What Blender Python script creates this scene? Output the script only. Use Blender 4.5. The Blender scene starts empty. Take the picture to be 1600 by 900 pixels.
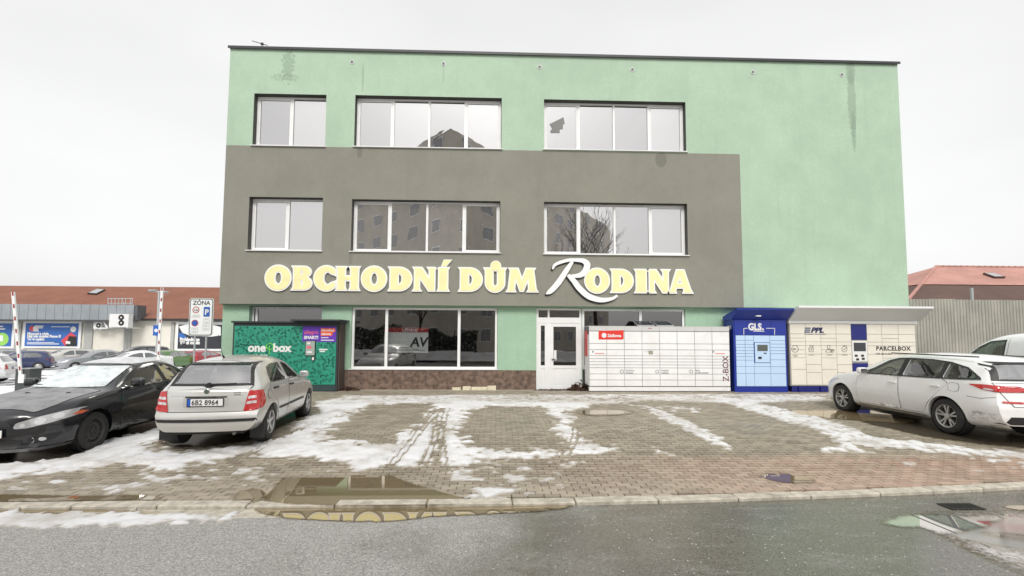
import bpy, bmesh, math, random
import numpy as np
from mathutils import Vector, Matrix
from mathutils.bvhtree import BVHTree
from mathutils.geometry import delaunay_2d_cdt

SC = bpy.context.scene
COL = SC.collection
rnd = random.Random(7)
rng = np.random.default_rng(11)

# ------------------------------------------------------------------ camera
CAM_H = 1.75; F_PX = 745.0; PY = 477.5; PX = 800.0
PITCH, YAW, ROLL = math.radians(3.71), math.radians(1.85), math.radians(0.285)
_f = Vector((math.sin(YAW)*math.cos(PITCH), math.cos(YAW)*math.cos(PITCH), math.sin(PITCH)))
_r = Vector((math.cos(YAW), -math.sin(YAW), 0)); _u = _r.cross(_f)
CR = _r*math.cos(ROLL) + _u*math.sin(ROLL)
CU = -_r*math.sin(ROLL) + _u*math.cos(ROLL)
CF = _f
cam = bpy.data.cameras.new('camera'); cam_o = bpy.data.objects.new('camera', cam); COL.objects.link(cam_o)
cam.sensor_width = 36; cam.lens = F_PX*36/1600; cam.shift_y = (PY-450)/1600
cam.clip_start = 0.05; cam.clip_end = 2000
mw = Matrix((CR, CU, -CF)).transposed().to_4x4(); mw.translation = (0, 0, CAM_H)
cam_o.matrix_world = mw
SC.camera = cam_o
def ray(x, y): return CF + CR*((x-PX)/F_PX) - CU*((y-PY)/F_PX)
def onY(x, y, Y):
    d = ray(x, y); return Vector((0, 0, CAM_H)) + d*(Y/d.y)
def onZ(x, y, Z=0.0):
    d = ray(x, y); return Vector((0, 0, CAM_H)) + d*((Z-CAM_H)/d.z)

# ------------------------------------------------------------------ sky, sun, exposure
SUN_EL, SUN_AZ = math.radians(44), math.radians(180)     # azimuth from +Y, clockwise
W = bpy.data.worlds.new('World'); SC.world = W; W.use_nodes = True
nt = W.node_tree; nt.nodes.clear()
out = nt.nodes.new('ShaderNodeOutputWorld')
sky = nt.nodes.new('ShaderNodeTexSky'); sky.sky_type = 'NISHITA'; sky.sun_disc = False
sky.sun_elevation = SUN_EL; sky.sun_rotation = SUN_AZ; sky.dust_density = 4; sky.air_density = 1
hs = nt.nodes.new('ShaderNodeHueSaturation'); hs.inputs['Saturation'].default_value = 0.12
nt.links.new(sky.outputs[0], hs.inputs['Color'])
b1 = nt.nodes.new('ShaderNodeBackground'); b1.inputs[1].default_value = 0.05
nt.links.new(hs.outputs[0], b1.inputs[0])
b2 = nt.nodes.new('ShaderNodeBackground')                  # the even white layer of cloud
b2.inputs[0].default_value = (0.755, 0.752, 0.748, 1); b2.inputs[1].default_value = 0.86
tcs = nt.nodes.new('ShaderNodeTexCoord'); ns = nt.nodes.new('ShaderNodeTexNoise'); ns.inputs['Scale'].default_value = 1.6
ns.inputs['Detail'].default_value = 3
mp = nt.nodes.new('ShaderNodeMapping'); mp.inputs['Scale'].default_value = (1, 1, 2.5)
nt.links.new(tcs.outputs['Generated'], mp.inputs[0]); nt.links.new(mp.outputs[0], ns.inputs[0])
rp = nt.nodes.new('ShaderNodeMapRange'); rp.inputs[1].default_value = 0.3; rp.inputs[2].default_value = 0.7
rp.inputs[3].default_value = 0.74; rp.inputs[4].default_value = 0.87
nt.links.new(ns.outputs[0], rp.inputs[0]); nt.links.new(rp.outputs[0], b2.inputs[1])
add = nt.nodes.new('ShaderNodeAddShader')
nt.links.new(b1.outputs[0], add.inputs[0]); nt.links.new(b2.outputs[0], add.inputs[1]); nt.links.new(add.outputs[0], out.inputs[0])
sun = bpy.data.lights.new('sun', 'SUN'); sun.energy = 1.5; sun.angle = math.radians(20); sun.color = (1.0, 0.97, 0.92)
sun_o = bpy.data.objects.new('sun', sun); COL.objects.link(sun_o); sun_o.location = (-10, -20, 40)
sd = Vector((math.sin(SUN_AZ)*math.cos(SUN_EL), math.cos(SUN_AZ)*math.cos(SUN_EL), math.sin(SUN_EL)))
sun_o.rotation_euler = sd.to_track_quat('Z', 'Y').to_euler()
SC.view_settings.view_transform = 'Standard'; SC.view_settings.look = 'None'
SC.view_settings.gamma = 1; SC.view_settings.exposure = 0.27; SC.view_settings.use_curve_mapping = False
SC.render.engine = 'CYCLES'
SC.cycles.max_bounces = 7; SC.cycles.diffuse_bounces = 3; SC.cycles.glossy_bounces = 4; SC.cycles.transparent_max_bounces = 10
SC.cycles.caustics_reflective = False; SC.cycles.caustics_refractive = False
try:
    SC.cycles.use_denoising = True; SC.cycles.denoiser = 'OPENIMAGEDENOISE'
except Exception:
    pass

# ------------------------------------------------------------------ materials
MATS = {}
def srgb(r, g, b):
    f = lambda c: (c/255/12.92) if c/255 <= .04045 else ((c/255+.055)/1.055)**2.4
    return (f(r), f(g), f(b))
class NT:
    def __init__(s, name):
        s.m = bpy.data.materials.new(name); s.m.use_nodes = True; s.t = s.m.node_tree
        s.b = s.t.nodes['Principled BSDF']; s.o = s.t.nodes['Material Output']
        g = s.t.nodes.new('ShaderNodeNewGeometry'); s.pos = g.outputs['Position']; s.geo = g
    def n(s, ty, **kw):
        x = s.t.nodes.new(ty)
        for k, v in kw.items(): setattr(x, k, v)
        return x
    def l(s, a, b): s.t.links.new(a, b)
    def mapping(s, scale, src=None):
        m = s.n('ShaderNodeMapping'); m.inputs['Scale'].default_value = scale
        s.l(src or s.pos, m.inputs[0]); return m.outputs[0]
    def noise(s, scale, detail=4, rough=.55, vec=None, dist=0):
        x = s.n('ShaderNodeTexNoise'); x.inputs['Scale'].default_value = scale; x.inputs['Detail'].default_value = detail
        x.inputs['Roughness'].default_value = rough; x.inputs['Distortion'].default_value = dist
        s.l(vec or s.pos, x.inputs[0]); return x.outputs[0]
    def ramp(s, fac, a, b, lo=0., hi=1.):
        x = s.n('ShaderNodeMapRange'); x.interpolation_type = 'SMOOTHSTEP'
        for i, v in ((1, a), (2, b), (3, lo), (4, hi)): x.inputs[i].default_value = v
        s.l(fac, x.inputs[0]); return x.outputs[0]
    def math(s, op, a, b=None):
        x = s.n('ShaderNodeMath', operation=op)
        for i, v in ((0, a), (1, b)):
            if v is None: continue
            if isinstance(v, (int, float)): x.inputs[i].default_value = v
            else: s.l(v, x.inputs[i])
        return x.outputs[0]
    def mix(s, fac, a, b):
        x = s.n('ShaderNodeMix', data_type='RGBA')
        for i, v in ((0, fac), (6, a), (7, b)):
            if isinstance(v, (int, float)): x.inputs[i].default_value = v
            elif isinstance(v, tuple): x.inputs[i].default_value = (*v[:3], 1)
            else: s.l(v, x.inputs[i])
        return x.outputs[2]
    def xyz(s, src=None):
        x = s.n('ShaderNodeSeparateXYZ'); s.l(src or s.pos, x.inputs[0]); return x.outputs
    def bump(s, h, strength, dist=.01):
        x = s.n('ShaderNodeBump'); x.inputs['Strength'].default_value = strength; x.inputs['Distance'].default_value = dist
        s.l(h, x.inputs['Height']); s.l(x.outputs[0], s.b.inputs['Normal'])
    def blob(s, cx, cz, rx, rz, ns=None, amt=.5):
        """soft ellipse mask in the x-z plane with an uneven edge"""
        p = s.xyz()
        a = s.math('POWER', s.math('DIVIDE', s.math('ABSOLUTE', s.math('SUBTRACT', p[0], cx)), rx), 2.)
        b = s.math('POWER', s.math('DIVIDE', s.math('ABSOLUTE', s.math('SUBTRACT', p[2], cz)), rz), 2.)
        d = s.math('ADD', a, b)
        if ns is not None: d = s.math('ADD', d, s.math('MULTIPLY', s.math('SUBTRACT', ns, .5), amt*4))
        return s.ramp(d, .8, 1.05, 1., 0.)
def mul(c, k): return tuple(min(1, x*k) for x in c)
def M(name, col, rough=.5, metal=0., var=.0, vs=3., bump=0., bs=60., coat=0., spec=None, dirt=None, vec=None, emit=None):
    if name in MATS: return MATS[name]
    t = NT(name); c = None
    if var:
        v = t.mapping(vec) if vec else None
        c = t.mix(t.ramp(t.noise(vs, 6, .6, v), .3, .7), mul(col, 1-var), mul(col, 1+var))
    else: c = col
    if dirt:
        dc, amt, ds = dirt
        c = t.mix(t.ramp(t.noise(ds, 8, .65), .5, .8, 0., amt), c, dc)
    if isinstance(c, tuple): t.b.inputs['Base Color'].default_value = (*c, 1)
    else: t.l(c, t.b.inputs['Base Color'])
    t.b.inputs['Roughness'].default_value = rough; t.b.inputs['Metallic'].default_value = metal
    if coat: t.b.inputs['Coat Weight'].default_value = coat; t.b.inputs['Coat Roughness'].default_value = .05
    if spec is not None: t.b.inputs['Specular IOR Level'].default_value = spec
    if bump: t.bump(t.noise(bs, 5, .6), bump)
    if emit: t.b.inputs['Emission Color'].default_value = (*emit[0], 1); t.b.inputs['Emission Strength'].default_value = emit[1]
    MATS[name] = t.m; return t.m
def glass(name, tint, refl_min, refl_max, clear=True, rough=.0, wave=0.):
    """pane: mirror layer by angle over clear tinted (or dark) glass"""
    if name in MATS: return MATS[name]
    t = NT(name); t.t.nodes.remove(t.b)
    fr = t.n('ShaderNodeLayerWeight'); fr.inputs[0].default_value = .35
    fac = t.ramp(fr.outputs['Facing'], 0, 1, refl_min, refl_max)
    g = t.n('ShaderNodeBsdfGlossy'); g.inputs['Roughness'].default_value = rough; g.inputs['Color'].default_value = (.96, .95, .95, 1)
    if wave:                                             # old panes are not quite flat
        bp = t.n('ShaderNodeBump'); bp.inputs['Strength'].default_value = wave; bp.inputs['Distance'].default_value = .05
        t.l(t.noise(1.5, 2, .4), bp.inputs['Height']); t.l(bp.outputs[0], g.inputs['Normal'])
    if clear: d = t.n('ShaderNodeBsdfTransparent'); d.inputs[0].default_value = (*tint, 1)
    else: d = t.n('ShaderNodeBsdfDiffuse'); d.inputs[0].default_value = (*tint, 1)
    mx = t.n('ShaderNodeMixShader'); t.l(fac, mx.inputs[0]); t.l(d.outputs[0], mx.inputs[1]); t.l(g.outputs[0], mx.inputs[2])
    t.l(mx.outputs[0], t.o.inputs[0]); MATS[name] = t.m; return t.m

# ------------------------------------------------------------------ mesh helpers
WL = {}
def link(o, parent=None):
    COL.objects.link(o)
    if parent is not None: o.parent = parent
    return o
def tag(o, label=None, cat=None, group=None, kind=None):
    if label: o['label'] = label
    if cat: o['category'] = cat
    if group: o['group'] = group
    if kind: o['kind'] = kind
    return o
def thing(name, label, cat, loc=(0, 0, 0), rz=0., group=None):
    o = bpy.data.objects.new(name, None); COL.objects.link(o); o.location = loc; o.rotation_euler = (0, 0, rz)
    o.empty_display_size = .2
    tag(o, label, cat, group)
    if rz == 0: WL[o] = Vector(loc)
    return o
class MB:
    def __init__(s): s.v = []; s.f = []; s.mi = None
    def add(s, vs, fs):
        n = len(s.v); s.v += [tuple(p) for p in vs]; s.f += [tuple(i+n for i in f) for f in fs]; return s
    def box(s, x0, x1, y0, y1, z0, z1):
        v = [(x, y, z) for z in (z0, z1) for y in (y0, y1) for x in (x0, x1)]
        return s.add(v, [(0, 2, 3, 1), (4, 5, 7, 6), (0, 1, 5, 4), (2, 6, 7, 3), (0, 4, 6, 2), (1, 3, 7, 5)])
    def quad(s, a, b, c, d): return s.add([a, b, c, d], [(0, 1, 2, 3)])
    def prism(s, poly, y0, y1, ax='y'):
        """polygon in the plane across ax, extruded from y0 to y1"""
        mk = {'y': lambda p, t: (p[0], t, p[1]), 'x': lambda p, t: (t, p[0], p[1]), 'z': lambda p, t: (p[0], p[1], t)}[ax]
        n = len(poly)
        a = sum(poly[i][0]*poly[(i+1) % n][1]-poly[(i+1) % n][0]*poly[i][1] for i in range(n))
        if (a < 0) != (ax == 'y'): pass
        v = [mk(p, y0) for p in poly]+[mk(p, y1) for p in poly]
        f = [tuple(range(n)), tuple(range(2*n-1, n-1, -1))]+[(i, (i+n), (i+1) % n+n, (i+1) % n) for i in range(n)]
        s.fix = True
        return s.add(v, f)
    def tube(s, a, b, r, n=8, r1=None):
        a, b = Vector(a), Vector(b); d = (b-a).normalized(); r1 = r if r1 is None else r1
        p = d.orthogonal().normalized(); q = d.cross(p)
        v = [a+(p*math.cos(t)+q*math.sin(t))*r for t in [2*math.pi*i/n for i in range(n)]]
        v += [b+(p*math.cos(t)+q*math.sin(t))*r1 for t in [2*math.pi*i/n for i in range(n)]]
        return s.add(v, [(i, (i+1) % n, (i+1) % n+n, i+n) for i in range(n)]+[tuple(range(n-1, -1, -1)), tuple(range(n, 2*n))])
    def lathe(s, prof, c=(0, 0, 0), n=24, ax='y'):
        """prof: list of (r, t) revolved about ax through c"""
        v = []
        for r, t in prof:
            for i in range(n):
                a = 2*math.pi*i/n; p = {'y': (r*math.cos(a), t, r*math.sin(a)), 'z': (r*math.cos(a), r*math.sin(a), t), 'x': (t, r*math.cos(a), r*math.sin(a))}[ax]
                v.append((p[0]+c[0], p[1]+c[1], p[2]+c[2]))
        f = [(k*n+i, k*n+(i+1) % n, (k+1)*n+(i+1) % n, (k+1)*n+i) for k in range(len(prof)-1) for i in range(n)]
        s.fix = True
        return s.add(v, f)
    def mesh(s, name, mat, off=None, smooth=False, fix=False):
        me = bpy.data.meshes.new(name)
        vs = s.v if off is None else [(x-off[0], y-off[1], z-off[2]) for x, y, z in s.v]
        me.from_pydata(vs, [], s.f)
        if fix or getattr(s, 'fix', False):
            bm = bmesh.new(); bm.from_mesh(me); bmesh.ops.recalc_face_normals(bm, faces=bm.faces); bm.to_mesh(me); bm.free()
        if mat is not None: me.materials.append(mat)
        if smooth: shade(me)
        me.update(); return me
    def build(s, name, mat, parent=None, smooth=False, bevel=0, fix=False):
        off = WL.get(parent) if parent is not None else None
        me = s.mesh(name, mat, off, smooth, fix)
        o = bpy.data.objects.new(name, me); link(o, parent)
        if off is not None: WL[o] = off
        if bevel:
            bm = bmesh.new(); bm.from_mesh(me)
            bmesh.ops.bevel(bm, geom=[e for e in bm.edges if e.is_manifold and e.calc_face_angle(0) > .6], offset=bevel, segments=2, affect='EDGES', profile=.6)
            bm.to_mesh(me); bm.free()
        return o
def shade(me, ang=40):
    me.shade_smooth() if hasattr(me, 'shade_smooth') else None
    try: me.set_sharp_from_angle(angle=math.radians(ang))
    except Exception: pass
_bx = {}
def block(name, parent, c, size, mat, rz=0., bev=0.):
    """a small box part; alike ones share their mesh"""
    k = (name, tuple(round(q, 4) for q in size), mat.name, bev)
    if k not in _bx:
        b = MB().box(-size[0]/2, size[0]/2, -size[1]/2, size[1]/2, -size[2]/2, size[2]/2)
        me = b.mesh(name, mat)
        if bev:
            bm = bmesh.new(); bm.from_mesh(me); bmesh.ops.bevel(bm, geom=bm.edges[:], offset=bev, segments=1, affect='EDGES'); bm.to_mesh(me); bm.free()
        _bx[k] = me
    o = bpy.data.objects.new(name, _bx[k]); link(o, parent)
    off = WL.get(parent, Vector((0, 0, 0))) if parent is not None else Vector((0, 0, 0))
    o.location = Vector(c)-off; o.rotation_euler = (0, 0, rz)
    WL[o] = Vector(c) if rz == 0 else None
    if rz: WL.pop(o)
    return o
def text(s, size, loc, mat, parent, name='lettering', rot=(90, 0, 0), bold=0., ext=.0015, shear=0., align='LEFT', sx=1., space=1.):
    cu = bpy.data.curves.new(name, 'FONT'); cu.body = s; cu.size = size; cu.extrude = ext; cu.shear = shear
    cu.offset = bold; cu.align_x = align; cu.align_y = 'BOTTOM_BASELINE'; cu.resolution_u = 3; cu.space_character = space
    tmp = bpy.data.objects.new('tmp', cu); COL.objects.link(tmp)
    dg = bpy.context.evaluated_depsgraph_get(); me = bpy.data.meshes.new_from_object(tmp.evaluated_get(dg))
    bpy.data.objects.remove(tmp); bpy.data.curves.remove(cu)
    me.name = name; me.materials.clear(); me.materials.append(mat)
    R = Matrix.LocRotScale(Vector((0, 0, 0)), None, Vector((sx, 1, 1)))
    me.transform(R)
    from mathutils import Euler
    me.transform(Euler([math.radians(a) for a in rot]).to_matrix().to_4x4())
    o = bpy.data.objects.new(name, me); link(o, parent)
    off = WL.get(parent, Vector((0, 0, 0))) if parent is not None else Vector((0, 0, 0))
    o.location = Vector(loc)-off
    return o
def curve_fill(loops, y0, y1, parent, name, mat, offset=0.):
    """2-D loops in x-z (holes by overlap) as a solid between y0 and y1 (y1 toward the viewer)"""
    cu = bpy.data.curves.new(name, 'CURVE'); cu.dimensions = '2D'; cu.fill_mode = 'BOTH'
    for lp in loops:
        sp = cu.splines.new('POLY'); sp.points.add(len(lp)-1); sp.use_cyclic_u = True
        for p, q in zip(sp.points, lp): p.co = (q[0], q[1], 0, 1)
    cu.extrude = abs(y1-y0)/2; cu.offset = offset
    tmp = bpy.data.objects.new('tmp', cu); COL.objects.link(tmp)
    dg = bpy.context.evaluated_depsgraph_get(); me = bpy.data.meshes.new_from_object(tmp.evaluated_get(dg))
    bpy.data.objects.remove(tmp); bpy.data.curves.remove(cu)
    me.transform(Matrix.Rotation(math.radians(90), 4, 'X')); me.transform(Matrix.Translation((0, (y0+y1)/2, 0)))
    off = WL.get(parent) if parent is not None else None
    if off is not None: me.transform(Matrix.Translation(-off))
    me.name = name; me.materials.clear(); me.materials.append(mat)
    o = bpy.data.objects.new(name, me); link(o, parent)
    if off is not None: WL[o] = off
    return o
def pchip(xs, ys):
    xs = np.array(xs, float); ys = np.array(ys, float); h = np.diff(xs); d = np.diff(ys)/h; m = np.zeros_like(xs)
    for i in range(1, len(xs)-1):
        if d[i-1]*d[i] > 0:
            w1 = 2*h[i]+h[i-1]; w2 = h[i]+2*h[i-1]; m[i] = (w1+w2)/(w1/d[i-1]+w2/d[i])
    m[0], m[-1] = d[0], d[-1]
    def f(x):
        x = min(max(x, xs[0]), xs[-1]); i = min(int(np.searchsorted(xs, x, 'right'))-1, len(xs)-2); t = (x-xs[i])/h[i]
        return float((1+2*t)*(1-t)**2*ys[i]+t*(1-t)**2*h[i]*m[i]+t*t*(3-2*t)*ys[i+1]+t*t*(t-1)*h[i]*m[i+1])
    return f
def inside(p, poly):
    c = False; n = len(poly)
    for i in range(n):
        a, b = poly[i], poly[i-1]
        if (a[1] > p[1]) != (b[1] > p[1]) and p[0] < (b[0]-a[0])*(p[1]-a[1])/(b[1]-a[1])+a[0]: c = not c
    return c
def smooth_poly(poly, it=2):
    for _ in range(it):
        q = []
        for i in range(len(poly)):
            a, b = poly[i], poly[(i+1) % len(poly)]
            q += [(a[0]*.75+b[0]*.25, a[1]*.75+b[1]*.25), (a[0]*.25+b[0]*.75, a[1]*.25+b[1]*.75)]
        poly = q
    return poly
def round_poly(poly, r=.045, k=4):
    q = []; n = len(poly)
    for i in range(n):
        a, c, d = Vector(poly[i-1]), Vector(poly[i]), Vector(poly[(i+1) % n]); la, ld = (a-c).length, (d-c).length
        if la < 1e-6 or ld < 1e-6: continue
        rr_ = min(r, la*.45, ld*.45); p0 = c+(a-c)*(rr_/la); p1 = c+(d-c)*(rr_/ld)
        for j in range(k+1): t_ = j/k; q.append(tuple(p0*(1-t_)**2+c*2*t_*(1-t_)+p1*t_*t_))
    return q
def tri_fill(poly, step, holes=()):
    """triangles inside an outline (and outside its holes), with inner points about step apart"""
    pts = []; edges = []
    for lp in (poly, *holes):
        n0 = len(pts); lp2 = []
        for i in range(len(lp)):
            a, b = Vector(lp[i]), Vector(lp[(i+1) % len(lp)]); k = max(1, int((b-a).length/step+.5))
            lp2 += [a.lerp(b, j/k) for j in range(k)]
        pts += lp2; n = len(lp2); edges += [(n0+i, n0+(i+1) % n) for i in range(n)]
    nb = len(pts); xs = [p[0] for p in poly]; ys = [p[1] for p in poly]; bd = [tuple(p) for p in pts]
    x = min(xs)+step/2
    while x < max(xs):
        y = min(ys)+step/2
        while y < max(ys):
            if inside((x, y), poly) and not any(inside((x, y), h) for h in holes) and min((x-b[0])**2+(y-b[1])**2 for b in bd) > (step*.45)**2:
                pts.append(Vector((x, y)))
            y += step
        x += step
    v, e, f, *_ = delaunay_2d_cdt(pts, edges, [], 0, 1e-5)
    fo = []
    for t in f:
        c = sum((v[i] for i in t), Vector((0, 0)))/3
        if inside(c, poly) and not any(inside(c, h) for h in holes): fo.append(tuple(t))
    return [tuple(p) for p in v], fo
# ------------------------------------------------------------------ ground
def sst(a, b, x): t = min(max((x-a)/(b-a), 0), 1); return t*t*(3-2*t)
def nsst(a, b, x): t = np.clip((x-a)/(b-a), 0, 1); return t*t*(3-2*t)
ROAD_Z = -0.235
def drop(X, Y):
    if Y < 11: return 0.
    if Y < 19.6: return -.072*(Y-11)
    return -.62-.005*(min(Y, 50)-19.6)-.045*min(max(-X-22, 0), 15)*.45*sst(20, 30, Y)
def gz(X, Y):
    """height of the ground in front of and beside the building"""
    s = sst(-8.8, -11, X)
    return (1-s)*.085*sst(10.5, 14.6, Y)+s*drop(X, Y)-.2*(1-sst(6.5, 9.2, Y))-.17*sst(-5.4, -6.8, X)*sst(14., 12., Y)*sst(7., 8.4, Y)
def kerb_y(X): return 5.68+(.0072*(X+1.7)**2 if X > -1.7 else 0.) if X < 9 else 5.68+.8244+.154*(X-9)
KW = .17                                           # kerb width
def lat(n, seed): return np.random.default_rng(seed).random((n, n))
_L = {k: lat(256, k) for k in range(8)}
def vnoise(x, y, seed=0):
    g = _L[seed % 8]; xi = np.floor(x).astype(int); yi = np.floor(y).astype(int); fx = x-xi; fy = y-yi
    fx = fx*fx*(3-2*fx); fy = fy*fy*(3-2*fy); a = lambda i, j: g[(xi+i) % 256, (yi+j) % 256]
    return (a(0, 0)*(1-fx)+a(1, 0)*fx)*(1-fy)+(a(0, 1)*(1-fx)+a(1, 1)*fx)*fy
def fnoise(x, y, sc, oc=4, seed=0):
    s = 0; k = 0; amp = 1
    for i in range(oc): s = s+amp*vnoise(x*sc*2**i+37.3*i, y*sc*2**i+11.7*i, seed+i); k += amp; amp *= .5
    return s/k

# asphalt and joint fill far and wide; old snow lies on it in patches
t = NT('ground_mix')
n1 = t.noise(.35, 6, .6); n2 = t.noise(14, 5, .7)
asp = t.mix(t.ramp(n2, .3, .7), (.10, .098, .094), (.17, .165, .155))
p = t.xyz()
snow_m = t.math('MULTIPLY', t.ramp(t.math('ADD', n1, t.math('MULTIPLY', t.noise(3, 4), .25)), .55, .63), t.ramp(p[1], 16., 17.5))
back_m = t.ramp(p[1], -6., -7.5)
sm = t.math('MAXIMUM', snow_m, back_m)
t.l(t.mix(sm, asp, (.78, .79, .81)), t.b.inputs['Base Color']); t.b.inputs['Roughness'].default_value = .8
t.bump(n2, .3, .02); MATS['ground_mix'] = t.m
xs = np.concatenate([np.linspace(-250, -60, 8), np.linspace(-56, 22, 79), np.linspace(28, 250, 9)])
ys = np.concatenate([np.linspace(-120, 0, 7), np.linspace(2, 60, 59), np.linspace(70, 400, 8)])
b = MB(); b.v = [(x, y, -.36 if y < 7.2 else gz(x, y)-.016) for y in ys for x in xs]
nx = len(xs); b.f = [(j*nx+i, j*nx+i+1, (j+1)*nx+i+1, (j+1)*nx+i) for j in range(len(ys)-1) for i in range(nx-1)]
tag(b.build('ground', MATS['ground_mix'], smooth=True), kind='structure')

# road: worn asphalt, dry and salt-bleached on the left, wet on the right
t = NT('road_asphalt')
p = t.xyz()
v1 = t.n('ShaderNodeTexVoronoi'); v1.inputs['Scale'].default_value = 105; t.l(t.pos, v1.inputs[0])
hsv = t.n('ShaderNodeSeparateColor'); t.l(v1.outputs['Color'], hsv.inputs[0])
grain = hsv.outputs[0]
fine = t.noise(190, 3, .6)
big = t.noise(.55, 5, .6)
mid = t.noise(3.2, 5, .65, t.mapping((.45, 1.4, 1)))
wet = t.ramp(t.math('ADD', t.math('ADD', t.math('MULTIPLY', p[0], .30), t.math('MULTIPLY', big, 2.4)), t.math('MULTIPLY', p[1], -.12)), .15, 1.0)
wet = t.math('MULTIPLY', wet, t.ramp(mid, .2, .55, .68, 1.))
dry = t.mix(grain, (.17, .165, .155), (.54, .525, .49))
dry = t.mix(t.ramp(fine, .35, .65, 0, .5), dry, (.32, .31, .29))
wetc = t.mix(grain, (.065, .062, .05), (.20, .188, .155))
wetc = t.mix(t.ramp(mid, .4, .7, 0, .3), wetc, (.15, .14, .115))
c = t.mix(wet, dry, wetc)
spk = t.n('ShaderNodeTexVoronoi'); spk.inputs['Scale'].default_value = 13; t.l(t.pos, spk.inputs[0])
c = t.mix(t.ramp(spk.outputs['Distance'], .07, .11, .9, 0.), c, (.72, .71, .68))     # grit and salt grains
t.l(c, t.b.inputs['Base Color'])
t.l(t.ramp(wet, .2, 1, .85, .17), t.b.inputs['Roughness'])
t.bump(t.math('MULTIPLY', t.math('ADD', grain, t.math('MULTIPLY', fine, .6)), t.ramp(wet, .1, .9, 1., .16)), .5, .006)
MATS['road_asphalt'] = t.m
cols = np.linspace(-50, 50, 201); b = MB()
rows = [-14, -7, -2, 1, 2.5, 3.5, 4.3]
for x in cols:
    for y in rows: b.v.append((x, y, ROAD_Z))
    b.v.append((x, kerb_y(x)+.03, ROAD_Z))
nr = len(rows)+1
b.f = [(i*nr+j, (i+1)*nr+j, (i+1)*nr+j+1, i*nr+j+1) for i in range(len(cols)-1) for j in range(nr-1)]
tag(b.build('road', MATS['road_asphalt']), kind='structure')

# concrete block paving of the forecourt
t = NT('paver')
at = t.n('ShaderNodeAttribute', attribute_name='tone')
p = t.xyz()
big = t.noise(.8, 5, .6); fn = t.noise(120, 4, .7); md = t.noise(5, 5, .6)
grey = t.mix(at.outputs['Fac'], (.225, .195, .150), (.37, .325, .25))
red = t.mix(at.outputs['Fac'], (.36, .24, .18), (.50, .35, .27))
rm = t.math('MULTIPLY', t.ramp(t.math('ADD', p[1], t.math('MULTIPLY', md, .35)), 8.0, 7.45), t.ramp(t.math('ADD', t.math('MULTIPLY', p[0], .35), t.math('MULTIPLY', big, 2.2)), 1.0, 3.2, .06, .9))
c = t.mix(rm, grey, red)
c = t.mix(t.ramp(md, .35, .8, 0, .45), c, (.43, .375, .295))
c = t.mix(t.ramp(fn, .55, .8, 0, .4), c, (.45, .42, .36))
c = t.mix(t.ramp(big, .5, .75, 0, .4), c, (.15, .125, .09))
t.l(c, t.b.inputs['Base Color']); t.l(t.ramp(big, .35, .65, .75, .42), t.b.inputs['Roughness'])
t.bump(fn, .25, .004); MATS['paver'] = t.m
paving = tag(MB().box(-10, 14.4, 5.9, 8., -.34, -.27).build('paving', M('bedding_sand', (.07, .06, .045), .95, var=.3), None), kind='structure')
PW, PD, J = .2, .1, .011
cand = []
jr = random.Random(3)
for r in range(92):
    y = 5.91+PD*r; sh = (r % 2)*PW/2
    for i in range(-50, 73):
        x = i*PW+sh
        if x < -9.9 or x > 14.3 or y < kerb_y(x)+KW+.055: continue
        if y > 14.9: continue
        cand.append((x, y))
def vis(x, y):
    q = Vector((x, y, 0))-Vector((0, 0, CAM_H)); k = q.dot(CF); px = PX+F_PX*q.dot(CR)/k
    return -10 < px < 1610
near = set(sorted([c for c in cand if vis(*c)], key=lambda c: c[1])[:300])
variants = []
for k in range(8):
    bb = MB().box(-PW/2+J/2, PW/2-J/2, -PD/2+J/2, PD/2-J/2, -.05, 0)
    me = bb.mesh('paver', MATS['paver']); bm = bmesh.new(); bm.from_mesh(me)
    bmesh.ops.bevel(bm, geom=[e for e in bm.edges if all(v.co.z > -.01 for v in e.verts)], offset=.004, segments=1, affect='EDGES'); bm.to_mesh(me); bm.free()
    a = me.attributes.new('tone', 'FLOAT', 'FACE'); a.data.foreach_set('value', [k/7]*len(me.polygons)); variants.append(me)
verts = []; faces = []; tone = []
for (x, y) in cand:
    z = gz(x, y)+jr.uniform(-.0022, .0022)
    if (x, y) in near:
        o = bpy.data.objects.new('paver', jr.choice(variants)); link(o, paving); o.location = (x, y, z)
        o.rotation_euler = (jr.uniform(-.012, .012), jr.uniform(-.008, .008), jr.uniform(-.01, .01)); continue
    n = len(verts); hx, hy = PW/2-J/2, PD/2-J/2; tx, ty = jr.uniform(-.0012, .0012), jr.uniform(-.0012, .0012)
    for dz in (-.05, 0):
        for sx, sy in ((-1, -1), (1, -1), (1, 1), (-1, 1)): verts.append((x+sx*hx, y+sy*hy, z+dz+(tx*sx+ty*sy if dz == 0 else 0)))
    faces += [(n+4, n+5, n+6, n+7)]+[(n+i, n+(i+1) % 4, n+4+(i+1) % 4, n+4+i) for i in range(4)]; tone += [jr.random()]*5
b = MB(); b.v = verts; b.f = faces
po = b.build('paver_field', MATS['paver'], paving); tag(po, kind='stuff')
a = po.data.attributes.new('tone', 'FLOAT', 'FACE'); a.data.foreach_set('value', tone)

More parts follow.
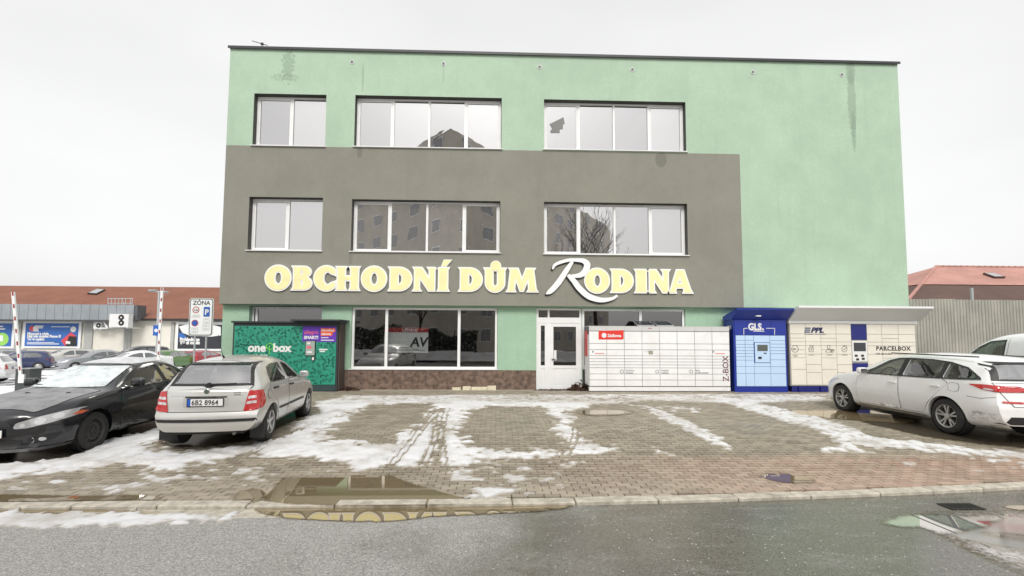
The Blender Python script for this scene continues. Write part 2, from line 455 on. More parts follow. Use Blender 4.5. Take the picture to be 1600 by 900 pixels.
# kerb of concrete stones, with flat gutter stones at the left
conc = M('kerb_concrete', (.50, .46, .385), .85, var=.22, vs=9, bump=.35, bs=140, dirt=((.20, .17, .13), .7, 4))
kerb = tag(MB().box(-13.9, 14, 5.75, 5.76, -.44, -.37).build('kerb', conc), kind='structure')
x = -13.6; kr = random.Random(5)
while x < 14:
    L = kr.choice([.95, 1.0, 1.0, .75, 1.05]); xm = x+L/2
    y0 = kerb_y(x); y1 = kerb_y(x+L); ang = math.atan2(y1-y0, L)
    o = block('kerb_stone', kerb, (xm, (y0+y1)/2+KW/2, -.295+kr.uniform(-.004, .006)), (math.hypot(L, y1-y0)-.012, KW, .205), conc, rz=ang+kr.uniform(-.006, .006)+1e-5, bev=.012)
    x += L
x = -9.
while x < -2.0:
    L = kr.choice([.5, .5, 1.0])
    block('gutter_stone', kerb, (x+L/2, 5.545, -.268), (L-.014, .255, .08), conc, bev=.008); x += L

# puddles
def onG(x, y):
    z = 0.
    for _ in range(12):
        q = onZ(x, y, z); z = .5*z+.5*(gz(q.x, q.y) if q.y > kerb_y(q.x) else ROAD_Z)
    return q
def water(name, base, lo, hi, rough=.006):
    t = NT(name); t.t.nodes.remove(t.b)
    fr = t.n('ShaderNodeLayerWeight'); fr.inputs[0].default_value = .3
    fac = t.ramp(fr.outputs['Facing'], .2, .95, lo, hi)
    g = t.n('ShaderNodeBsdfGlossy'); g.inputs['Roughness'].default_value = rough; g.inputs['Color'].default_value = (.97, .92, .84, 1)
    d = t.n('ShaderNodeBsdfDiffuse'); d.inputs[0].default_value = (*base, 1)
    bp = t.n('ShaderNodeBump'); bp.inputs['Strength'].default_value = .012; t.l(t.noise(6, 2), bp.inputs['Height']); t.l(bp.outputs[0], g.inputs['Normal'])
    mx = t.n('ShaderNodeMixShader'); t.l(fac, mx.inputs[0]); t.l(d.outputs[0], mx.inputs[1]); t.l(g.outputs[0], mx.inputs[2])
    tr = t.n('ShaderNodeBsdfTransparent'); tr.inputs[0].default_value = (.93, .91, .87, 1)      # the film thins out at its rim
    e = t.n('ShaderNodeAttribute', attribute_name='depth')
    al = t.ramp(t.math('ADD', e.outputs['Fac'], t.math('MULTIPLY', t.math('SUBTRACT', t.noise(17, 5, .75), .5), .13)), .0, .05)
    m2 = t.n('ShaderNodeMixShader'); t.l(al, m2.inputs[0]); t.l(tr.outputs[0], m2.inputs[1]); t.l(mx.outputs[0], m2.inputs[2])
    t.l(m2.outputs[0], t.o.inputs[0]); MATS[name] = t.m; return t.m
WAT = water('puddle_water', (.23, .175, .10), .28, .68); WAT2 = water('puddle_road_water', (.30, .30, .30), .5, .9)
def puddle(px, z, jit=.03, it=2, k=1., mat=None, film=False):
    pts = [onG(x, y) if film else onZ(x, y, z) for x, y in px]; poly = [(q.x, q.y) for q in pts]
    poly = smooth_poly(poly, it)
    if jit: poly = [(x+jit*(fnoise(np.array([x*1.]), np.array([y*1.]), 4, 3, 1)[0]-.5), y+jit*(fnoise(np.array([x*1.]), np.array([y*1.]), 4, 3, 4)[0]-.5)) for x, y in poly]
    v2, f2 = tri_fill(poly, .07); pv = np.array(poly); pn = np.roll(pv, -1, 0); e = pn-pv; L2 = (e**2).sum(1)+1e-9; dep = []
    for p in v2:
        q = np.array(p)[None, :2]-pv; tt = np.clip((q*e).sum(1)/L2, 0, 1); dep.append(float(np.sqrt(((q-tt[:, None]*e)**2).sum(1)).min()))
    b = MB(); b.v = [(p[0], p[1], gz(p[0], p[1])+.0075 if film else z) for p in v2]; b.f = [t_ if (Vector(v2[t_[1]])-Vector(v2[t_[0]])).cross(Vector(v2[t_[2]])-Vector(v2[t_[0]])) > 0 else t_[::-1] for t_ in f2]
    o = b.build('puddle', mat or WAT); a_ = o.data.attributes.new('depth', 'FLOAT', 'POINT'); a_.data.foreach_set('value', [min(d_, .3)*k for d_ in dep])
    return tag(o, kind='structure')
PZ = -.1935
puddle([(398, 786), (420, 768), (440, 748), (462, 728), (500, 724), (560, 724), (602, 738), (635, 752), (690, 768), (732, 779), (745, 788), (560, 792)], PZ)
puddle([(362, 784), (364, 774), (380, 765), (400, 762), (420, 770), (405, 786), (380, 787)], PZ)
puddle([(-60, 778), (0, 771), (60, 772), (130, 774), (200, 772), (252, 773), (258, 781), (200, 782), (100, 783), (-60, 786)], PZ)
puddle([(1178, 741), (1200, 739), (1240, 740), (1262, 745), (1278, 750), (1275, 754), (1240, 756), (1205, 752)], PZ, .02)
puddle([(1190, 642), (1230, 634), (1290, 632), (1345, 635), (1380, 645), (1440, 656), (1425, 663), (1380, 660), (1310, 655), (1240, 649)], .0105, .12, k=.4)
puddle([(893, 642), (930, 638), (985, 640), (995, 647), (950, 651), (905, 649)], .0125, .06, k=.2)
RZ = ROAD_Z+.011
puddle([(405, 783), (470, 782), (800, 781), (900, 781), (895, 794), (830, 801), (755, 804), (690, 806), (640, 812), (590, 816), (530, 814), (470, 813), (430, 808), (390, 800)], RZ, .05)
puddle([(-40, 797), (0, 796), (60, 793), (130, 795), (250, 798), (252, 803), (180, 805), (90, 803), (-40, 806)], RZ, .03)
puddle([(1368, 813), (1400, 804), (1450, 801), (1500, 805), (1590, 802), (1570, 815), (1525, 827), (1485, 836), (1455, 833), (1440, 824), (1390, 824)], RZ-.006, .12, k=.55, mat=WAT2)
puddle([(1458, 834), (1500, 838), (1560, 850), (1640, 868), (1640, 900), (1580, 884), (1520, 866)], RZ-.006, .15, k=.16, mat=WAT2)
puddle([(1520, 828), (1580, 832), (1640, 838), (1640, 850), (1560, 842)], RZ-.006, .15, k=.16, mat=WAT2)
puddle([(1560, 789), (1580, 788), (1640, 790), (1640, 799), (1590, 797), (1570, 794)], RZ-.006, .02)

WAT4 = water('wet_sheen', (.26, .26, .255), .18, .62, .10)
puddle([(1425, 801), (1500, 797), (1660, 797), (1660, 915), (1610, 905), (1540, 876), (1490, 848), (1448, 830), (1425, 815)], RZ-.008, .2, k=.22, mat=WAT4)
# wet film under the parked cars; its dark colour also paints their shade
WAT3 = water('wet_shade_film', (.055, .046, .034), .04, .20, .22)
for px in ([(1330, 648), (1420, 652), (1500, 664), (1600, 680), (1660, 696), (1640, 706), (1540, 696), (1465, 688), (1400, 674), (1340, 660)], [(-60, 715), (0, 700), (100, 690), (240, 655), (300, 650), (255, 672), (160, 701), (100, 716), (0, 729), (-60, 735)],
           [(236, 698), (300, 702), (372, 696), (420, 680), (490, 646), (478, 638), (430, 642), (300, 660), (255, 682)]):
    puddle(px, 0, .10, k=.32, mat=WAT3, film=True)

# old trampled snow
SNOW = dict(
 main=[(0, 727), (49, 724), (119, 711), (154, 695), (245, 671), (300, 662), (430, 640), (490, 628), (530, 616), (1100, 614), (1310, 614), (1310, 628), (1180, 632), (1010, 628), (930, 634), (886, 643), (905, 655), (918, 690), (970, 698), (972, 705), (880, 716), (810, 717), (740, 722), (700, 735), (660, 724), (600, 735), (560, 738), (520, 728), (471, 732), (480, 716), (430, 712), (350, 714), (273, 732), (157, 731), (52, 741), (0, 752), (-80, 760), (-80, 735)],
 A=[(495, 691), (509, 675), (551, 652), (565, 638), (590, 632), (667, 632), (660, 652), (632, 675), (604, 692)],
 B=[(730, 642), (765, 637), (838, 637), (856, 646), (877, 698), (863, 702), (751, 705), (730, 691), (723, 680)],
 F=[(226, 702), (290, 706), (371, 699), (420, 684), (450, 668), (497, 643), (490, 630), (430, 636), (300, 655), (245, 688)])
STR = [[(1008, 634), (1030, 640), (1075, 655), (1120, 680), (1150, 697), (1140, 702), (1100, 690), (1060, 668), (1025, 652)],
 [(1100, 618), (1160, 624), (1230, 640), (1290, 655), (1370, 682), (1450, 692), (1600, 706), (1650, 712), (1650, 722), (1480, 708), (1400, 702), (1340, 698), (1370, 709), (1300, 707), (1265, 702), (1310, 690), (1270, 672), (1200, 650), (1140, 634)],
 [(1015, 693), (1050, 712), (1040, 714), (1012, 698)], [(720, 770), (745, 756), (775, 760), (835, 762), (800, 770), (760, 778)],
 [(850, 757), (880, 748), (905, 752), (880, 762)], [(1395, 720), (1425, 718), (1430, 726), (1400, 726)], [(145, 766), (190, 755), (205, 760), (165, 770)],
 [(470, 704), (620, 700), (640, 712), (560, 722), (480, 716)], [(-80, 803), (300, 806), (372, 804), (360, 811), (200, 820), (-80, 822)]]
SPARSE = [[(440, 745), (520, 715), (640, 735), (700, 725), (820, 718), (960, 712), (880, 745), (905, 760), (820, 782), (720, 782), (690, 770), (640, 745), (560, 740)],
 [(1300, 690), (1650, 700), (1650, 760), (1500, 735), (1380, 720)], [(0, 750), (270, 730), (440, 715), (420, 740), (260, 765), (0, 772)],
 [(960, 630), (1110, 634), (1180, 660), (1000, 640)], [(300, 745), (440, 735), (500, 745), (380, 765)]]
def wpoly(px): return np.array([[q.x, q.y] for q in (onG(x, y) for x, y in px)])
gx = np.arange(-10.5, 14.3, .04); gy = np.arange(4.6, 14.75, .035)
GX, GY = np.meshgrid(gx, gy)
def sdist(poly):
    d = np.full(GX.shape, 1e9); ins = np.zeros(GX.shape, bool); n = len(poly)
    for i in range(n):
        a, b_ = poly[i], poly[(i+1) % n]; e = b_-a; L2 = max(e@e, 1e-9)
        tt = np.clip(((GX-a[0])*e[0]+(GY-a[1])*e[1])/L2, 0, 1)
        d = np.minimum(d, (GX-a[0]-tt*e[0])**2+(GY-a[1]-tt*e[1])**2)
        cr = (a[1] > GY) != (b_[1] > GY)
        ins ^= cr & (GX < (b_[0]-a[0])*(GY-a[1])/((b_[1]-a[1]) or 1e-9)+a[0])
    return np.sqrt(d)*np.where(ins, 1, -1)
nA = fnoise(GX, GY, 1.1, 5, 0); nB = fnoise(GX, GY*1.6, 4.5, 4, 2); nC = fnoise(GX, GY, 11, 3, 5)
S = sdist(wpoly(SNOW['main']))
for k in 'ABF': S = np.minimum(S, -sdist(wpoly(SNOW[k])))
thick = nsst(-.10, .38, S+(nA-.5)*.5+(nB-.5)*.42+(nC-.5)*.28)
trod = nsst(11.6, 13.0, GY)                                     # trampled walk along the lockers
H = .050*thick*(.45+1.05*nB)*(1-.5*trod)*(1-.45*.55*nsst(-2.5, 1., GX)*nsst(.42, .6, nA))-.019*trod*nsst(.46, .62, nB*.5+nC*.5)
for pl in STR:
    s = sdist(wpoly(pl)); H = np.maximum(H, .030*nsst(-.10, .16, s+(nB-.5)*.36+(nA-.5)*.15)*(.4+nC)-.004)
for pl in SPARSE:
    s = sdist(wpoly(pl)); H = np.maximum(H, .022*nsst(-.1, .3, s)*nsst(.50, .66, nB*.6+nA*.25+nC*.15)-.003)
s = sdist(wpoly(STR[-1])); H = np.maximum(H, .032*nsst(-.10, .05, s+(nC-.5)*.2)*(.45+.8*nC))
# wheel ruts pressed through the snow
for (a, b_, w) in (((665, 735), (700, 640), .16), ((680, 780), (690, 660), .15), ((600, 735), (690, 640), .13), ((880, 712), (905, 660), .12), ((350, 726), (560, 640), .12)):
    a, b_ = onG(*a), onG(*b_); e = np.array([b_.x-a.x, b_.y-a.y]); L = np.hypot(*e)
    tt = ((GX-a.x)*e[0]+(GY-a.y)*e[1])/L**2; lt = ((GX-a.x)*-e[1]+(GY-a.y)*e[0])/L+.05*np.sin(tt*5)
    m = nsst(w*1.15, w*.8, np.abs(lt))*((tt > -.05) & (tt < 1.05)); H = H-m*(.030+.018*np.sign(np.sin(lt*62)))*(H > 0)
H = H+.016*(nC-.5)*(H > .004)+.008*(fnoise(GX, GY, 7, 2, 6)-.5)*(H > .01)
H = H-.010
base = np.vectorize(gz)(GX, GY); ky = np.vectorize(kerb_y)(gx)[None, :]
base = np.where(GY < ky, ROAD_Z+np.where((GX < -2) & (GY > 5.41), .008, 0), np.where(GY < ky+KW, -.184, base+.002))
Z = base+np.maximum(H, -.008)
ny_, nx_ = GX.shape; idx = np.arange(ny_*nx_).reshape(ny_, nx_)
q = np.stack([idx[:-1, :-1], idx[:-1, 1:], idx[1:, 1:], idx[1:, :-1]], -1).reshape(-1, 4)
ok = (H.ravel()[q] > 0).any(1); q = q[ok]
used, inv = np.unique(q, return_inverse=True); q = inv.reshape(q.shape)
b = MB(); b.v = list(zip(GX.ravel()[used].tolist(), GY.ravel()[used].tolist(), Z.ravel()[used].tolist())); b.f = [tuple(r) for r in q.tolist()]
t = NT('old_snow')
th = t.n('ShaderNodeAttribute', attribute_name='thick')
dn = t.noise(7, 6, .7, t.mapping((1, 1.7, 1))); fn = t.noise(60, 4, .7)
dirt = t.math('MULTIPLY', t.ramp(th.outputs['Fac'], .0, .016, 1., .08), t.ramp(dn, .25, .65, .35, 1.))
dirt = t.math('MAXIMUM', dirt, t.ramp(t.noise(1.4, 5, .6), .44, .70, 0, .6))
c = t.mix(dirt, (.80, .80, .81), (.36, .31, .24))
c = t.mix(t.ramp(fn, .58, .75, 0, .35), c, (.45, .41, .35))
t.l(c, t.b.inputs['Base Color']); t.b.inputs['Roughness'].default_value = .6
t.b.inputs['Subsurface Weight'].default_value = .15; t.b.inputs['Subsurface Radius'].default_value = (.02, .02, .02)
t.bump(t.math('ADD', fn, t.math('MULTIPLY', t.noise(14, 5, .7, t.mapping((.5, 1.3, 1))), 1.6)), .75, .016); MATS['old_snow'] = t.m
so = tag(b.build('snow', MATS['old_snow'], smooth=True), 'old trampled snow lying in patches on the paving', 'snow', kind='stuff')
a = so.data.attributes.new('thick', 'FLOAT', 'POINT'); a.data.foreach_set('value', np.maximum(H, 0).ravel()[used].astype(np.float32))
# ------------------------------------------------------------------ the department store
D = 15.2; U = 14.98                                  # planes of the ground-floor wall and of the upper facade
BX0, BX1, BZ0, BZ1, BDEEP = -8.57, 13.35, 2.715, 10.93, 27.
def plaster(name, col, streak, stains):
    t = NT(name)
    n = t.noise(1.1, 6, .6); sv = t.noise(1.8, 6, .65, t.mapping((2.2, 1, .13))); fn = t.noise(70, 4, .7); md = t.noise(6, 5, .6)
    c = t.mix(t.ramp(n, .3, .7), mul(col, .93), mul(col, 1.05))
    c = t.mix(t.ramp(sv, .52, .8, 0, streak), c, mul(col, .66))
    c = t.mix(t.ramp(md, .55, .8, 0, .18), c, mul(col, 1.15))
    c = t.mix(t.ramp(fn, .62, .8, 0, .3), c, mul(col, .7))
    gr = t.noise(17, 6, .8); c = t.mix(t.ramp(gr, .38, .62, 0., .34), c, mul(col, .80)); c = t.mix(t.ramp(t.noise(.45, 4, .5), .5, .62, 0, .22), c, mul(col, 1.14))
    ns = t.noise(2.6, 5, .7); nf = t.noise(9, 4, .6)
    for (cx, cz, rx, rz, amt, k, fine) in stains:
        c = t.mix(t.math('MULTIPLY', t.blob(cx, cz, rx, rz, nf if fine else ns, amt), k*.8), c, mul(col, .52))
    t.l(c, t.b.inputs['Base Color']); t.b.inputs['Roughness'].default_value = .9; t.b.inputs['Specular IOR Level'].default_value = .2
    t.bump(t.math('ADD', fn, gr), .5, .012); MATS[name] = t.m; return t.m
GREEN = (.428, .560, .428); GREY = (.268, .264, .222)
def fx(x, y): q = onY(x, y, U); return q.x, q.z
st = []
for (x, y, w, h, amt, k, fi) in ((450, 102, .20, .55, 1.6, .6, True), (446, 121, .4, .12, 1.8, .4, True), (567, 122, .035, .5, .2, .5, False), (1329, 112, .16, .45, .35, .6, True), (1331, 160, .15, 1.15, .5, .6, True), (1334, 205, .08, .7, .5, .6, True), (693, 118, .03, .3, .2, .35, False)):
    cx, cz = fx(x, y); st.append((cx, cz, w, h, amt, k, fi))
PG = plaster('plaster_green', GREEN, .32, st)
st2 = []
for (x, y, w, h, k) in ((1033, 249, .2, .27, .6), (562, 237, .09, .22, .6), (548, 402, .06, .25, .35)):
    cx, cz = fx(x, y); st2.append((cx, cz, w, h, .12, k, False))
PGY = plaster('plaster_grey', GREY, .28, st2)
PGL = plaster('plaster_green_low', (.36, .525, .39), .2, [])
PLINTH = M('plinth_render', (.155, .105, .08), .85, var=.45, vs=7, bump=.6, bs=45, dirt=((.27, .22, .18), .6, 11))
PVC = M('pvc_white', (.80, .80, .79), .35, var=.03, vs=4)
STEEL_D = M('dark_sheet_metal', (.04, .042, .043), .45, metal=.3)
SILL = M('sill_metal', (.72, .72, .72), .4)
BLK = M('black_plastic', (.018, .018, .019), .5)
def wallgrid(x0, x1, z0, z1, holes, y, depth, sel=None, xc=(), zc=()):
    xs = sorted({x0, x1, *xc, *[h[0] for h in holes], *[h[2] for h in holes]}); zs = sorted({z0, z1, *zc, *[h[1] for h in holes], *[h[3] for h in holes]})
    b = MB()
    for xa, xb in zip(xs, xs[1:]):
        for za, zb in zip(zs, zs[1:]):
            xm, zm = (xa+xb)/2, (za+zb)/2
            if sel and not sel(xm, zm): continue
            if any(h[0] < xm < h[2] and h[1] < zm < h[3] for h in holes): continue
            b.quad((xa, y, za), (xb, y, za), (xb, y, zb), (xa, y, zb))
    for h in holes:
        xm, zm = (h[0]+h[2])/2, (h[1]+h[3])/2
        e = .01
        for (qx, qz, quad) in ((h[0]-e, zm, [(h[0], y, h[1]), (h[0], y, h[3]), (h[0], y+depth, h[3]), (h[0], y+depth, h[1])]),
                               (h[2]+e, zm, [(h[2], y, h[3]), (h[2], y, h[1]), (h[2], y+depth, h[1]), (h[2], y+depth, h[3])]),
                               (xm, h[1]-e, [(h[2], y, h[1]), (h[0], y, h[1]), (h[0], y+depth, h[1]), (h[2], y+depth, h[1])]),
                               (xm, h[3]+e, [(h[0], y, h[3]), (h[2], y, h[3]), (h[2], y+depth, h[3]), (h[0], y+depth, h[3])])):
            if not sel or sel(qx, qz): b.quad(*quad)
    return b
store = thing('department_store', 'three-storey green and grey rendered department store with the large yellow sign', 'building', (2.4, D, 0.))
UPW = [(-7.76, 7.745, -5.49, 9.44, 2), (-4.575, 7.765, .12, 9.455, 4), (1.49, 7.785, 6.14, 9.447, 4),
       (-7.78, 4.397, -5.50, 6.09, 2), (-4.59, 4.396, .095, 6.06, 4), (1.493, 4.378, 6.13, 6.062, 4)]
GX1, GZ1 = 7.905, 7.735
isg = lambda x, z: x < GX1 and z < GZ1
holes = [h[:4] for h in UPW]
wallgrid(BX0, BX1, BZ0, BZ1 , holes, U, .002, lambda x, z: not isg(x, z), (GX1,), (GZ1,)).build('green_wall', PG, store)
wallgrid(BX0, GX1, BZ0, GZ1, holes, U, .002, isg, (GX1,), (GZ1,)).build('grey_wall', PGY, store)
RVL = M('reveal_grey', (.085, .085, .078), .85, var=.1)
for h in holes:
    x0_, z0_, x1_, z1_ = h; yr = U+.0025; yq = U+.33
    MB().quad((x0_, yr, z0_), (x0_, yr, z1_), (x0_, yq, z1_), (x0_, yq, z0_)).quad((x1_, yr, z1_), (x1_, yr, z0_), (x1_, yq, z0_), (x1_, yq, z1_)).quad((x0_, yr, z1_), (x1_, yr, z1_), (x1_, yq, z1_), (x0_, yq, z1_)).quad((x1_, yr, z0_), (x0_, yr, z0_), (x0_, yq, z0_), (x1_, yq, z0_)).build('window_reveal', RVL, store)
b = MB()                                             # flanks, soffit, roof slab, back
b.quad((BX0, BDEEP, 2.7), (BX0, U, 2.7), (BX0, U, BZ1), (BX0, BDEEP, BZ1)); b.quad((BX1, U, BZ0), (BX1, BDEEP, BZ0), (BX1, BDEEP, BZ1), (BX1, U, BZ1))
b.quad((BX0, U, BZ0), (BX0, D+.4, BZ0), (BX1, D+.4, BZ0), (BX1, U, BZ0)); b.quad((BX1, BDEEP, -.5), (BX0, BDEEP, -.5), (BX0, BDEEP, BZ1), (BX1, BDEEP, BZ1))
b.build('flank_wall', PGL, store)
b = MB().box(BX0, BX1, U+.02, BDEEP, BZ1-.25, BZ1-.05); b.build('roof', M('roof_felt', (.08, .08, .08), .9, var=.3), store)
b = MB().box(BX0-.05, BX1+.05, U-.07, U+.25, BZ1+.002, BZ1+.035).box(BX0-.05, BX1+.05, U-.07, U-.055, BZ1-.045, BZ1+.002)
b.box(BX0-.05, BX0+.2, U+.25, BDEEP, BZ1+.002, BZ1+.035).box(BX1-.2, BX1+.05, U+.25, BDEEP, BZ1+.002, BZ1+.035); b.build('roof_coping', STEEL_D, store)
# backing behind the upper windows
MB().box(BX0+.3, BX1-.3, U+.5, U+.52, BZ0+.05, BZ1-.3).build('inner_wall', M('room_dark', (.05, .05, .052), .9), store)
for x, y in ((550, 97), (693, 100), (843, 105), (988, 109), (1176, 113), (1315, 117)):
    cx, cz = fx(x, y)
    v = MB().lathe([(.072, U-.001), (.072, U-.016), (.05, U-.018), (.046, U-.005), (.0, U-.005)], (cx, 0, cz), 20).build('vent', M('vent_grey', (.60, .61, .60), .5), store, smooth=True)
    MB().lathe([(.044, U-.007), (.0, U-.0075)], (cx, 0, cz), 12).build('vent_grille', M('vent_dark', (.14, .16, .14), .6), v)
GUP = [glass('window_glass_%d' % k, (.03+.05*k, .03+.049*k, .03+.049*k), .44+.04*k, .8, clear=False, wave=.035) for k in range(3)]
wr = random.Random(21)
def window(parent, x0, z0, x1, z1, parts, y, mats, fw=.055, sashes=None, sill=True, sash=.05):
    """outer frame, mullions at given fractions, inner sash frames, panes and a sill"""
    fr = MB(); yb = y+.07
    fr.box(x0, x1, y, yb, z0, z0+fw).box(x0, x1, y, yb, z1-fw, z1).box(x0, x0+fw, y, yb, z0+fw, z1-fw).box(x1-fw, x1, y, yb, z0+fw, z1-fw)
    cuts = [0.]+list(parts)+[1.]; w = x1-x0
    for c in cuts[1:-1]: fr.box(x0+w*c-fw*.62, x0+w*c+fw*.62, y-.001, yb, z0+fw, z1-fw)
    o = fr.build('window', PVC, parent)
    for i in range(len(cuts)-1):
        a = x0+w*cuts[i]+(fw if i == 0 else fw*.62); c = x0+w*cuts[i+1]-(fw if i == len(cuts)-2 else fw*.62); za, zb = z0+fw, z1-fw; yy = y+.035
        if sashes and i in sashes:
            s = MB(); k = sash
            s.box(a, c, y+.012, yb-.002, za, za+k).box(a, c, y+.012, yb-.002, zb-k, zb).box(a, a+k, y+.012, yb-.002, za+k, zb-k).box(c-k, c, y+.012, yb-.002, za+k, zb-k)
            s.build('sash', PVC, o); a += k; c -= k; za += k; zb -= k; yy = y+.04
        j = lambda: wr.uniform(-.0028, .0028)
        pn = MB().quad((a, yy+j(), za), (c, yy+j(), za), (c, yy+j(), zb), (a, yy+j(), zb)).build('pane', wr.choice(mats) if isinstance(mats, list) else mats, o)
        MB().box(a, c, yy+.012, yy+.02, zb-.09, zb).build('spacer_bar', STEEL_D, o) if isinstance(mats, list) else None
    if sill:
        MB().box(x0-.05, x1+.05, U-.055, y-.001, z0-.035, z0-.008).build('sill', SILL, o)
    return o
for (x0, z0, x1, z1, n) in UPW:
    w = window(store, x0+.012, z0+.01, x1-.012, z1-.012, [i/n for i in range(1, n)], U+.20, GUP, sashes={0, n-1} if n == 4 else {0})
# a torn scrap of film on one pane of the top right window
cx, cz = fx(871, 190)
pts = [(860, 189), (882, 178), (884, 188), (881, 190), (881, 197), (876, 197), (876, 203), (862, 203), (861, 200), (864, 196)]
MB().prism([fx(*p) for p in pts], U+.226, U+.230).build('torn_film', M('film_grey', (.22, .22, .21), .8), store)
# ground floor
LH = [(-7.755, .70, -5.50, 2.67), (-4.57, .705, .035, 2.66), (1.27, .06, 2.74, 2.672), (2.741, .76, 6.09, 2.665)]
wallgrid(BX0, BX1, -.3, 2.80, LH, D, .25).build('ground_floor_wall', PGL, store)
MB().quad((BX0, D, -.9), (BX0, BDEEP, -.9), (BX0, BDEEP, 2.8), (BX0, D, 2.8)).quad((BX1, BDEEP, -.3), (BX1, D, -.3), (BX1, D, 2.8), (BX1, BDEEP, 2.8)).build('ground_floor_flank', PGL, store)
MB().box(-7.7, 1.262, D-.03, D-.002, -.25, .685).build('plinth', PLINTH, store)
MB().box(2.748, 6.2, D-.03, D-.002, -.25, .70).build('plinth', M('plinth_dark', (.05, .048, .044), .8, var=.3, vs=6), store)
GSH = glass('shop_glass', (.60, .62, .62), .17, .75, wave=.012)
window(store, -7.745, .71, -5.51, 2.655, [.06], D+.17, GSH, sill=False)
w = window(store, -4.56, .715, .025, 2.65, [.235, .735], D+.05, GSH, fw=.07, sill=False)
MB().box(-4.62, .06, D-.06, D+.049, .69, .713).build('sill', SILL, w)
w = window(store, 2.75, .77, 6.08, 2.655, [.57], D+.05, GSH, fw=.07, sill=False)
MB().box(2.76, 6.12, D-.06, D+.049, .735, .765).build('sill', SILL, w)
# shop interior, seen dimly through the glass
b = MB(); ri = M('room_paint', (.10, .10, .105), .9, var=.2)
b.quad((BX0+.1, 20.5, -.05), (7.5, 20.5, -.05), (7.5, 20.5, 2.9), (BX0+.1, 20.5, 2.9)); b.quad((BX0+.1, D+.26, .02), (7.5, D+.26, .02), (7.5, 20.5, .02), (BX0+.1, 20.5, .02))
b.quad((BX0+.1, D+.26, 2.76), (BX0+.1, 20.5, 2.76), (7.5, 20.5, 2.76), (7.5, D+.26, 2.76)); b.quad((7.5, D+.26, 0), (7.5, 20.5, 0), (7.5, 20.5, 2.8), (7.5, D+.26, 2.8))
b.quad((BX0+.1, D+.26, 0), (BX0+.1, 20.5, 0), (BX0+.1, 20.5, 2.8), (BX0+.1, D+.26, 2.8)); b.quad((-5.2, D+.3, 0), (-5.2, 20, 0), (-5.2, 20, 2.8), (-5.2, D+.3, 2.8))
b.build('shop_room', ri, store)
# banner standing in the shop
RED = M('banner_red', (.42, .03, .03), .5); WHT = M('print_white', (.75, .75, .74), .6); INK = M('print_black', (.02, .02, .02), .6)
bx = onY(640, 540, D+.5).x; bz0 = onY(640, 551, D+.5).z; bz1 = onY(640, 512, D+.5).z
ban = thing('banner', 'white and red banner with black letters AV inside the left shop window', 'banner', (bx, D+.5, .02))
x0, x1 = onY(600, 540, D+.5).x, onY(669, 540, D+.5).x
MB().box(x0, x1, D+.5, D+.515, bz0, bz1).build('sheet', WHT, ban)
MB().box(x0, x1, D+.492, D+.499, bz1-.15, bz1).build('header', RED, ban)
text('AV', .42, (onY(641, 541, D+.49).x, D+.491, onY(641, 541, D+.49).z), INK, ban, bold=.012, shear=.15)
text('UŽÍVÁTE', .12, (onY(634, 518, D+.49).x-.12, D+.489, bz1-.125), WHT, ban, bold=.003)
for i in range(3): MB().box(x0+.25, x1-.1-.2*i, D+.495, D+.499, bz0+.05+.05*i, bz0+.075+.05*i).build('small_print', M('print_grey', (.3, .3, .3), .6), ban)
for xx in (x0+.05, x1-.05): MB().tube((xx, D+.53, .02), (xx, D+.53, bz1), .015).build('stand', STEEL_D, ban)
# entrance: narrow side light, glazed door, transom lights
ent = MB(); y = D+.05; yb = y+.08; x0, x1, z0, z1 = 1.275, 2.735, .075, 2.66
xm = 1.275+.395; zt = onY(870, 502, y).z
ent.box(x0, x0+.07, y, yb, z0, z1).box(x1-.07, x1, y, yb, z0, z1).box(x0+.07, x1-.07, y, yb, z1-.06, z1).box(x0+.07, x1-.07, y-.002, yb, zt-.06, zt+.12)
ent.box(xm-.045, xm+.045, y-.003, yb, z0, zt-.06).box(xm-.03, xm+.03, y-.001, yb, zt+.12, z1-.06)
eo = ent.build('door_frame', PVC, store)
for a, c in ((x0+.07, xm-.03), (xm+.03, x1-.07)): MB().quad((a, y+.04, zt+.12), (c, y+.04, zt+.12), (c, y+.042, z1-.06), (a, y+.042, z1-.06)).build('transom_pane', GSH, eo)
def leaf(a, c, name, glz, rail):
    b = MB(); zz0, zz1 = z0+.01, zt-.062; ya, yc = y+.01, y+.07
    b.box(a, a+rail, ya, yc, zz0, zz1).box(c-rail, c, ya, yc, zz0, zz1).box(a+rail, c-rail, ya, yc, zz0, zz0+.12).box(a+rail, c-rail, ya, yc, zz1-rail, zz1).box(a+rail, c-rail, ya, yc, glz-.1, glz)
    o = b.build(name, PVC, store)
    MB().box(a+rail, c-rail, ya+.02, yc-.02, zz0+.12, glz-.1).build('lower_panel', PVC, o)
    MB().box(a+rail+.035, c-rail-.035, ya+.008, ya+.02, zz0+.155, glz-.135).build('raised_field', PVC, o, bevel=.006)
    MB().quad((a+rail, ya+.03, glz), (c-rail, ya+.03, glz), (c-rail, ya+.031, zz1-rail), (a+rail, ya+.031, zz1-rail)).build('door_pane', GSH, o)
    return o
gl = onY(870, 571, y).z
leaf(x0+.07, xm-.045, 'side_light', gl, .075)
dl = leaf(xm+.045, x1-.07, 'door', gl, .11)
MB().box(xm+.10, xm+.125, y-.05, y+.01, 1.02, 1.05).box(xm+.10, xm+.22, y-.055, y-.035, 1.02, 1.045).build('door_handle', STEEL_D, dl, bevel=.004)
MB().box(xm+.165, xm+.25, y-.004, y+.008, 1.0, 1.32).build('notice', WHT, dl)
MB().box(1.2, 2.82, D-.42, D+.05, -.06, .055).build('door_step', M('step_concrete', (.26, .23, .19), .9, var=.3, vs=8, dirt=((.1, .07, .05), .7, 9)), store)
